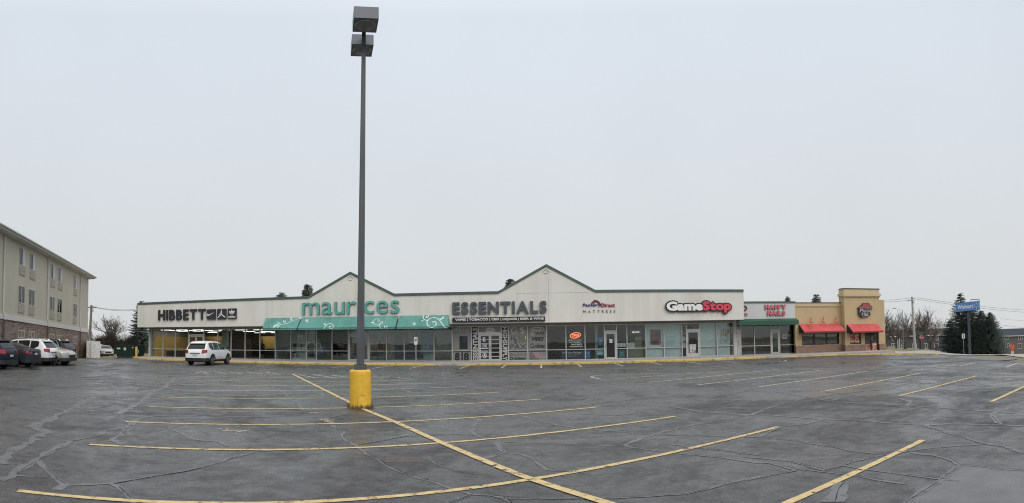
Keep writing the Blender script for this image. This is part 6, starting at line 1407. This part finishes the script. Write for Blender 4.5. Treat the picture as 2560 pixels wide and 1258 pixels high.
def conifer(label, px, r_, top_px, half_px, seed, mat_=None, base_px=None, group=None, round_=0.0, dens=1.0, name='spruce_tree', clear=.04, thin=1.0):
    p = polar(px, r_); zb_ = hz(p.x, p.y); H = polar(px, r_, top_px).z - zb_; RW = half_px / FPX * r_
    t_ = thing(name, label, 'tree', (p.x, p.y, zb_ - .05), 0, group); r = random.Random(seed); mb = MB()
    mb.tube([(0, 0, 0), (.03, .02, H * .5), (0, 0, H * .97)], [H * .018, H * .011, H * .002], 7); mb.build('trunk', BARK, t_, True, fix=False)
    K_ = MB(); nl = int(34 * dens); px_m = r_ / FPX
    for i in range(nl):
        f = clear + (1 - clear) * (i + r.random() * .6) / nl
        R = RW * 1.12 * ((1 - f) ** .72 * (1 - round_) + round_ * sqrt(max(0, 1 - (max(0, f - .58) / .43) ** 2))) * (1 if f > .10 else .75)
        nb = max(4, int(13 * dens * (R / RW) ** .6) + 3); a0_ = r.uniform(0, 6.28)
        for j in range(nb):
            a = a0_ + 2 * pi * j / nb + r.gauss(0, .18); rl = max(R * r.uniform(.62, 1.12), px_m * 1.6); dr = r.uniform(.10, .28); z = H * f + r.gauss(0, .01) * H
            ca, sa = cos(a), sin(a); ns = max(3, int(rl / RW * 11 * thin) + 2)
            for q in range(ns):
                u = (q + .4) / ns
                if u < .2 and r.random() < .5: continue
                cx, cy, cz = ca * rl * u, sa * rl * u, z - dr * rl * u * (1.3 - u) + (.06 * rl if u > .8 else 0)
                s_ = max(H * .026, px_m * 1.5) * (1.25 - .55 * u) * r.uniform(.7, 1.3)
                for w_ in (-1, 1):
                    an = a + w_ * r.uniform(.35, .95); tip = Vector((cx + cos(an) * s_ * 1.7, cy + sin(an) * s_ * 1.7, cz - s_ * r.uniform(.0, .55)))
                    b1 = Vector((cx - sa * s_ * .28, cy + ca * s_ * .28, cz + s_ * .22)); b2 = Vector((cx + sa * s_ * .28, cy - ca * s_ * .28, cz - s_ * r.uniform(.1, .35)))
                    K_.add([b1, b2, tip], [(0, 1, 2)])
    top = MB()
    for q in range(10): a = r.uniform(0, 6.28); K_.add([(0, 0, H * .95 + q * .006 * H), (cos(a) * .02 * H, sin(a) * .02 * H, H * .94 + q * .005 * H), (0, 0, H)], [(0, 1, 2)])
    K_.build('crown', mat_ or NEED, t_, fix=False)
    return t_
def thicket(label, px, r_, top_px, half_px, seed, n=900, m=None, name='leafless_bush', group='leafless bushes behind the bins'):
    p = polar(px, r_); zb_ = hz(p.x, p.y); H = polar(px, r_, top_px).z - zb_; RW = half_px / FPX * r_
    t_ = thing(name, label, 'bush', (p.x, p.y, zb_ - .05), 0, group); r = random.Random(seed); K_, S_ = MB(), MB(); w_ = r_ / FPX * .55
    for i in range(9):
        a = r.uniform(0, 6.28); S_.tube([(r.gauss(0, .2), r.gauss(0, .2), 0), (cos(a) * RW * .25, sin(a) * RW * .25, H * .35), (cos(a) * RW * .5, sin(a) * RW * .5, H * .7)], [.07, .05, .02], 4, False)
    for i in range(n):
        a = r.uniform(0, 6.28); u = sqrt(r.random()); x0, y0 = cos(a) * RW * u * .85, sin(a) * RW * u * .85; hm = H * sqrt(max(.08, 1 - (u * .92) ** 2)) * r.uniform(.72, 1.04)
        zs = r.uniform(0, .75) * hm; d = Vector((cos(a) * r.uniform(0, .7) + r.gauss(0, .35), sin(a) * r.uniform(0, .7) + r.gauss(0, .35), 1)).normalized(); ln = min((hm - zs), H * r.uniform(.15, .4))
        b = Vector((x0, y0, zs)); e = b + d * ln; m1 = b + d * ln * .5 + Vector((r.gauss(0, .1), r.gauss(0, .1), 0))
        sd = Vector((r.gauss(0, 1), r.gauss(0, 1), 0)).normalized() * w_ * r.uniform(.6, 1.5)
        K_.add([b - sd, b + sd, m1 + sd * .7, m1 - sd * .7, e], [(0, 1, 2, 3), (3, 2, 4)])
    S_.build('stem', BARK, t_, fix=False); K_.build('crown', m or BRUSH, t_, fix=False)
    return t_
# left: behind the bins
bare_tree('large leafless tree with open crown behind the green containers', 282, 92, 779.5, 34, 21, tr=.42, low=.34, levels=5)
bare_tree('smaller leafless tree right of the large open-crowned one', 308, 96, 826, 16, 33, tr=.15, levels=4)
conifer('tall blue-green conifer half hidden by the left end of the mall', 353, 80, 752, 38, 5, NEED2, name='pine_tree', round_=.25, dens=1.15)
conifer('dark low conifer between the utility pole and the white wall', 225, 104, 822, 22, 9, NEED, name='pine_tree')
for i, (px, r_, tp, hw_, lb) in enumerate(((252, 88, 826, 20, 'dark leafless bush nearest the white wall'), (276, 86, 816, 22, 'dark leafless bush under the large bare tree'), (303, 90, 838, 20, 'low leafless bush between the two bare trees'), (331, 85, 828, 24, 'brown leafless bush behind the wide green container'), (362, 83, 824, 24, 'brown leafless bush nearest the mall corner'))):
    thicket(lb, px, r_, tp, hw_, 40 + i, 2600)
NEED3 = mat('hazed_grey_green_needles', (.14, .16, .14), .95, .3, 1.2, col2=(.20, .22, .19))
# tree tops over the shop roof
conifer('broad dark tree top over the roof left of the first gable', 704, 78, 731, 34, 11, NEED3, name='pine_tree', round_=.55, clear=.3)
conifer('rounded dark tree top just left of the first gable slope', 770, 84, 711, 17, 12, NEED3, name='pine_tree', round_=.85, clear=.35, dens=1.0)
conifer('dark tree top behind the left slope of the taller gable', 1278, 82, 697, 22, 13, NEED3, name='pine_tree', round_=.8, clear=.3)
conifer('small dark tree top above the nail shop roof', 1972, 90, 741, 17, 14, NEED3, name='pine_tree', round_=.4, clear=.3)
conifer('spiky grey-green tree top above the restaurant roof', 2044, 88, 736, 24, 15, NEED3, name='pine_tree', round_=.55, clear=.3)
# haze over the far tops is put into their paler needle colour
# right: trees before the apartments
RG = 'leafless street trees by the apartments'
bare_tree('leafless tree close against the right edge of the restaurant', 2214, 128, 768, 42, 51, group=RG, tr=.36, levels=4, fork=6, fine=.5)
bare_tree('leafless tree just right of the pale street pole', 2304, 124, 763, 44, 52, group=RG, tr=.55, levels=4, fork=7, fine=.52)
bare_tree('leafless tree just left of the pale street pole', 2262, 122, 769, 36, 53, group=RG, tr=.36, levels=4, fork=6, fine=.5)
bare_tree('leafless tree touching the left side of the big spruces', 2340, 134, 785, 28, 54, group=RG, tr=.2, levels=4)
bare_tree('thin leafless tree second from the restaurant wall', 2240, 136, 775, 34, 55, group=RG, tr=.22)
bare_tree('thin leafless tree between the stop sign and the spruces', 2326, 138, 774, 32, 56, group=RG, tr=.22)
SG = 'spruces behind the blue pylon sign'
conifer('tall thin-topped spruce at the left of the clump behind the blue sign', 2405, 96, 733, 66, 61, mat('spruce_grey_needles', (.05, .064, .056), .9, .35, 1.2, col2=(.088, .108, .09)), group=SG, dens=1.2, thin=.9)
conifer('broad dark spruce directly behind the sign pole', 2430, 90, 757, 72, 62, group=SG, dens=1.5, round_=.22)
conifer('dark spruce filling the gap right of the sign pole', 2456, 87, 776, 54, 65, group=SG, dens=1.4, round_=.08)
conifer('dense spruce at the right of the clump', 2478, 84, 781, 50, 63, group=SG, dens=1.6, round_=.12)
conifer('short dark spruce at the left foot of the clump', 2378, 92, 800, 32, 64, group=SG, dens=1.3, round_=.35)
# ------------------------------------------------------------------ poles and wires
WOOD = mat('weathered_pole_wood', (.19, .165, .14), .9, .2, 3, (6, 6, .6)); PALE = mat('pale_pole', (.36, .35, .33), .8, .1); WIRE = mat('grey_wire', (.11, .11, .115), .7)
def util_pole(label, px, r_, base_py, top_py, arms, rad, m, lean_px=0):
    p = polar(px, r_); zb_ = hz(p.x, p.y); z1 = polar(px, r_, top_py).z; k = r_ / FPX
    t_ = thing('utility_pole', label, 'utility pole', (p.x, p.y, zb_), -atan2(p.x, p.y)); mb = MB()
    mb.tube([(0, 0, -.3), (lean_px * k, 0, z1 - zb_)], [rad, rad * .65], 10); mb.build('pole', m, t_)
    for py, w0, w1, tilt in arms:
        z = polar(px, r_, py).z - zb_; mb = MB(); f = z / (z1 - zb_)
        mb.add([(lean_px * k * f + w0 * k, -.14 - rad, z - .07 - tilt), (lean_px * k * f + w1 * k, -.14 - rad, z - .07 + tilt), (lean_px * k * f + w1 * k, -rad, z - .07 + tilt), (lean_px * k * f + w0 * k, -rad, z - .07 - tilt),
                (lean_px * k * f + w0 * k, -.14 - rad, z + .07 - tilt), (lean_px * k * f + w1 * k, -.14 - rad, z + .07 + tilt), (lean_px * k * f + w1 * k, -rad, z + .07 + tilt), (lean_px * k * f + w0 * k, -rad, z + .07 - tilt)],
               [(0, 3, 2, 1), (4, 5, 6, 7), (0, 1, 5, 4), (1, 2, 6, 5), (2, 3, 7, 6), (3, 0, 4, 7)]); ar = mb.build('crossarm', m, t_)
        for u in (.04, .30, .70, .96):
            mb = MB(); x = lean_px * k * f + (w0 + (w1 - w0) * u) * k; zz = z + .07 + tilt * (2 * u - 1); mb.lathe([(.03, 0), (.06, .04), (.03, .1), (.06, .14), (.03, .2)], 8, (x, -rad - .07, zz)); mb.build('insulator', mat('insulator_grey', (.2, .2, .2), .4), ar)
    return t_, p, zb_, z1
t_, p, zb_, z1 = util_pole('wooden utility pole with equipment beside the hotel corner', 222.5, 88, 890, 763, ((769.5, -9.5, 12.5, -.0),), .26, WOOD, 5.0)
k = 88 / FPX
for px, py, w, h_ in ((219, 779, 1.5, 5), (231.5, 781, 2, 6)): q = polar(222.5, 88, py); mb = MB(); mb.lathe([(w * k / 2, 0), (w * k / 2, h_ * k), (w * k * .3, h_ * k + .08)], 10, ((px - 222.5) * k, -.35, q.z - zb_)); mb.build('transformer', mat('transformer_grey', (.12, .125, .13), .5), t_)
mb = MB(); mb.tube([((224 - 222.5) * k, -.3, polar(222, 88, 845).z - zb_), ((224 - 222.5) * k, -.3, -.2)], .07, 6); mb.build('conduit', PALE, t_)
t_, p2, zb2, z12 = util_pole('pale street utility pole with one crossarm in front of the apartments', 2287, 112, 873, 742, ((749.5, -11, 8, .25),), .30, PALE, -3.5)
mb = MB(); kk = 112 / FPX; mb.tube([(-2.9 * kk, -.35, polar(2287, 112, 752).z - zb2), (-.7 * kk + .2, -.2, polar(2287, 112, 760).z - zb2)], .05, 5); mb.tube([(4.2 * kk, -.35, polar(2287, 112, 749).z - zb2), (-1.8 * kk, -.2, polar(2287, 112, 757).z - zb2)], .05, 5); mb.build('arm_brace', PALE, t_)
def wire(label, a, b, sag, rad=.02, group=None):
    pa, pb = polar(a[0], a[2], a[1]), polar(b[0], b[2], b[1]); q = []
    for i in range(13):
        u = i / 12; v = pa.lerp(pb, u); v.z -= sag * 4 * u * (1 - u); q.append(v - pa)
    mb = MB(); mb.tube(q, rad, 4, False); tag(mb.build('power_line', WIRE, None, loc=pa, fix=False), label, 'power line', group)
wire('upper of two power lines from the wooden pole to the conifer', (231, 767, 87), (345, 773.5, 84), .25, .025)
wire('lower of two power lines from the wooden pole to the conifer', (225, 766.5, 87), (345, 776, 84), .3, .025)
wire('thin service cable low between the hotel corner and the bare trees', (219, 815.5, 86), (300, 825, 110), .2, .02)
wire('pale cable running to the left column of the mall', (318, 825, 70), (371.5, 830.5, 46), .05, .03)
wire('upper power line left of the pale street pole', (2200, 750, 140), (2281, 744, 112), .2, .028); wire('lower power line left of the pale street pole', (2200, 754, 140), (2278, 750, 112), .2, .028)
wire('upper power line from the pale street pole to the spruces', (2293, 744.5, 112), (2620, 778, 150), .5, .028); wire('lower power line from the pale street pole to the spruces', (2291, 748, 112), (2620, 784, 150), .5, .028)
wire('faint upper line right of the spruces', (2500, 797, 130), (2640, 804, 130), .2, .018); wire('faint lower line right of the spruces', (2505, 813, 130), (2640, 824, 130), .2, .022)
p = polar(2258, 118); z1 = polar(2258, 118, 776).z
q = polar(2237, 118, 771.5)
mb = MB(); mb.tube([(0, 0, 0), (0, 0, z1 - p.z), (q.x - p.x, q.y - p.y, q.z - p.z)], [.09, .06, .04], 6); mb2 = mb
t_ = thing('street_lamp', 'thin grey street lamp with a long arm among the leafless trees', 'street lamp', (p.x, p.y, p.z)); mb.build('pole', mat('street_lamp_grey', (.2, .2, .2), .5), t_)
mb = MB(); d_ = (q - p); mb.box(d_.x - .5, d_.x + .2, d_.y - .12, d_.y + .12, d_.z - .06, d_.z + .08); mb.build('lamp_head', MATS['street_lamp_grey'], t_)
# ------------------------------------------------------------------ signs on the right
def facing(px, r_): 
    p = polar(px, r_); return p, -atan2(p.x, p.y), r_ / FPX
p, rz, k = facing(2424, 74)
t_ = thing('pylon_sign', 'blue box sign with a spark emblem on one dark pole before the spruces', 'sign', (p.x, p.y, p.z), rz + .06)
PBL = mat('sign_blue_face', (.075, .19, .46), .4, .04); zz = lambda py: polar(2424, 74, py).z - p.z
mb = MB(); mb.box(-3.2 * k, 3.2 * k, -.1, .22, -.2, zz(779)); mb.build('pole', mat('dark_sign_pole', (.045, .05, .055), .5), t_)
x0, x1 = -32.5 * k, 28 * k; tl = .09
mb = MB(); mb.add([(x0, -.38, zz(779.5)), (x1, -.38, zz(775.0)), (x1, -.38, zz(753.2)), (x0, -.38, zz(757.8)), (x0, .38, zz(779.5)), (x1, .38, zz(775.0)), (x1, .38, zz(753.2)), (x0, .38, zz(757.8))], [(0, 1, 2, 3), (5, 4, 7, 6), (1, 5, 6, 2), (4, 0, 3, 7), (3, 2, 6, 7), (4, 5, 1, 0)]); mb.build('cabinet', PBL, t_)
mb = MB(); vs, fs = glyphs('Walmart', .012)
ax, bx = min(v.x for v in vs), max(v.x for v in vs); ay, by = min(v.y for v in vs), max(v.y for v in vs); sg_ = (zz(753.2) - zz(757.8)) / (x1 - x0); c0 = zz(779.5)
def sgn(u, v): x = x0 + (x1 - x0) * u; return (x, -.395, c0 + (x - x0) * sg_ + v * (zz(757.8) - zz(779.5)))
mb.add([sgn(.075 + .645 * (v.x - ax) / (bx - ax), .27 + .48 * (v.y - ay) / (by - ay)) for v in vs], fs); mb.build('lettering', WHTP, t_)
mb = MB(); asp = (x1 - x0) / (zz(757.8) - zz(779.5))
for i in range(6):
    a = pi / 2 + i * pi / 3; pts = []
    for rr, ww in ((.14, .028), (.36, .05), (.40, .0), (.36, -.05), (.14, -.028)): pts.append(sgn(.855 + (rr * cos(a) - ww * sin(a)) / asp, .52 + rr * sin(a) + ww * cos(a)))
    mb.add(pts, [tuple(range(5))])
mb.build('spark_emblem', mat('pale_spark', (.45, .52, .6), .5), t_)
mb = MB(); mb.tube([(4 * k, 0, zz(756)), (6 * k, 0, zz(749.5)), (27 * k, 0, zz(749)), (28.5 * k, 0, zz(753))], .05, 5); mb.build('top_frame', mat('frame_grey', (.10, .11, .13), .5), t_)
p, rz, k = facing(2409, 56)
t_ = thing('road_sign', 'white upright road sign with dark bars on a thin post', 'sign', (p.x, p.y, p.z), rz); zz = lambda py: polar(2409, 56, py).z - p.z
mb = MB(); mb.tube([(0, .03, -.2), (-.8 * k, .03, zz(836))], .03, 6); mb.build('post', MATS['street_lamp_grey'], t_)
mb = MB(); mb.box(-4 * k, 3.4 * k, -.012, .01, zz(846.5), zz(834.5)); mb.build('plate', WHTP, t_)
mb = MB()
for i in range(4): y = 836.3 + i * 2.5; mb.box(-1.6 * k, 1.4 * k, -.018, -.013, zz(y + 1.6), zz(y))
mb.build('dark_bars', VIK, t_)
p, rz, k = facing(2304, 88)
t_ = thing('stop_sign', 'red octagonal STOP sign with green street names above', 'sign', (p.x, p.y, p.z), rz); zz = lambda py: polar(2304, 88, py).z - p.z
mb = MB(); mb.tube([(0, .04, -.2), (0, .04, zz(833))], .035, 6); mb.build('post', MATS['street_lamp_grey'], t_)
cz, ro = zz(843.7), 4.7 * k
oc = lambda r_, y: [(r_ * cos(pi / 8 + i * pi / 4), y, cz + r_ * sin(pi / 8 + i * pi / 4)) for i in range(8)]
mb = MB(); mb.prism([(x, z) for x, y, z in oc(ro * 1.06, 0)], -.01, .02); mb.build('white_rim', WHTP, t_); mb = MB(); mb.prism([(x, z) for x, y, z in oc(ro * .95, 0)], -.02, -.011); mb.build('plate', mat('stop_red', (.36, .045, .05), .5), t_)
mb = MB(); text_into(mb, 'STOP', -.62 * ro, .62 * ro, cz - .25 * ro, cz + .25 * ro, -.028, .006, .02); mb.build('lettering', WHTP, t_)
for y0, y1, x0, x1 in ((831.6, 834.0, -3.2, 5.5), (834.6, 836.6, -4.5, 3.2)): mb = MB(); mb.box(x0 * k, x1 * k, -.01 if y0 < 833 else .022, .01 if y0 < 833 else .035, zz(y1), zz(y0)); mb.build('street_name_plate', mat('street_sign_green', (.03, .19, .13), .5), t_)
# ------------------------------------------------------------------ apartments
def apartments(label, pxa, pxb, ra, rb, col, colr, wins, doors, spouts, eave, ridge, base, extra=None):
    A, B = polar(pxa, ra).xy, polar(pxb, rb).xy; Wa = Wall((A.x, A.y), B - A)
    t_ = thing('apartment_building', label, 'building', (A.x, A.y, 0), Wa.rot); Ln = (B - A).length
    h7 = lambda a, b: Wa.hit(2180 + a * .2226, 680 + b * .2226)
    ze = h7(*eave)[1]; zr = Wa.hit(2180 + ridge[0] * .2226, 680 + ridge[1] * .2226, 4.5)[1]; zb_ = h7(*base)[1]
    mb = MB(); mb.box(0, Ln, 0, 11, zb_ - 3, ze); mb.prism([(0, ze), (Ln, ze), (Ln, ze + .01), (0, ze + .01)], 0, .1); mb.build('wall', col, t_)
    mb = MB(); mb.add([(-.4, -.5, ze), (Ln + .4, -.5, ze), (Ln + .4, 5, zr), (-.4, 5, zr), (Ln + .4, 11.5, ze), (-.4, 11.5, ze)], [(0, 1, 2, 3), (3, 2, 4, 5), (0, 3, 5), (1, 4, 2)]); mb.build('roof', colr, t_)
    mb = MB(); mb.box(-.4, Ln + .4, -.62, -.5, ze - .22, ze + .04); mb.build('gutter', WTR, t_)
    AG = mat('apartment_glass', (.03, .035, .04), .1, .2, spec=.8)
    for cx, cy, w_, h_, door in [(a, b, 52, 42, 0) for a, b in wins] + [(a, b, 50, 58, 1) for a, b in doors]:
        a, z1 = h7(cx - w_ / 2, cy - h_ / 2); b, z0 = h7(cx + w_ / 2, cy + h_ / 2); f = .14
        mb = MB(); mb.box(a, b, -.08, 0, z0, z0 + f); mb.box(a, b, -.08, 0, z1 - f, z1); mb.box(a, a + f, -.08, 0, z0 + f, z1 - f); mb.box(b - f, b, -.08, 0, z0 + f, z1 - f); mb.box((a + b) / 2 - .07, (a + b) / 2 + .07, -.08, 0, z0 + f, z1 - f)
        if not door: mb.box(a + f, b - f, -.075, 0, (z0 + z1) / 2 - .05, (z0 + z1) / 2 + .05)
        o = mb.build('patio_door' if door else 'window', WTR, t_); m2 = MB(); m2.box(a + f, b - f, -.05, -.03, z0 + f, z1 - f); m2.build('pane', AG, o)
    for x in spouts: s = h7(x, 780)[0]; mb = MB(); mb.box(s - .12, s + .12, -.15, 0, zb_ - .3, ze - .2); mb.build('downspout', WTR, t_)
    return t_, Wa
GRS = mat('dark_grey_siding', (.085, .09, .10), .8, .06, .5, (1, 1, 10)); TNS = mat('taupe_siding', (.20, .18, .17), .8, .06, .5, (1, 1, 10)); SHG = mat('dark_shingle_roof', (.062, .056, .054), .95, .2, 2); SHB = mat('blue_black_roof', (.035, .042, .058), .9, .2, 2)
apartments('long dark grey two-storey apartments behind the leafless trees', 2180, 2420, 178, 178, GRS, SHG, [(245, 750), (355, 757), (722, 750), (245, 823), (355, 828), (722, 825), (832, 826)], [(478, 835), (598, 833), (140, 835)], [290, 310, 657], (400, 720), (400, 648), (400, 868))
apartments('taupe two-storey apartments with a blue-black roof at the right edge', 2478, 2640, 176, 172, TNS, SHB, [(1515, 745), (1668, 744), (1522, 826)], [(1662, 834)], [], (1600, 715), (1600, 636), (1600, 905))
p, rz, k = facing(2530, 150)
hgt = 19 * k; mb = MB(); n = 24; pr = []
for i in range(n): a = 2 * pi * i / n; pr.append((5.4 * k * sin(a) * (1 - .18 * cos(a)), hgt * .5 - hgt * .5 * cos(a)))
zb_ = polar(2530, 150, 879).z
t_ = thing('orange_banner', 'egg-shaped bright orange board before the taupe apartments', 'banner', (p.x, p.y, zb_), rz); mb.prism(pr, -.25, .25); mb.build('board', mat('bright_orange_fabric', (.75, .13, .05), .6, .08, 2), t_)
mb = MB()
for z in (.40, .52, .64): mb.box(-3 * k, 3 * k, -.27, -.255, hgt * z, hgt * (z + .04))
mb.build('pale_stripes', mat('pale_orange_print', (.75, .30, .18), .6), t_)
mb = MB(); mb.box(-3.5 * k, 3.5 * k, -.5, .5, -1.5, 0.02); mb.build('foot', WTR, t_)
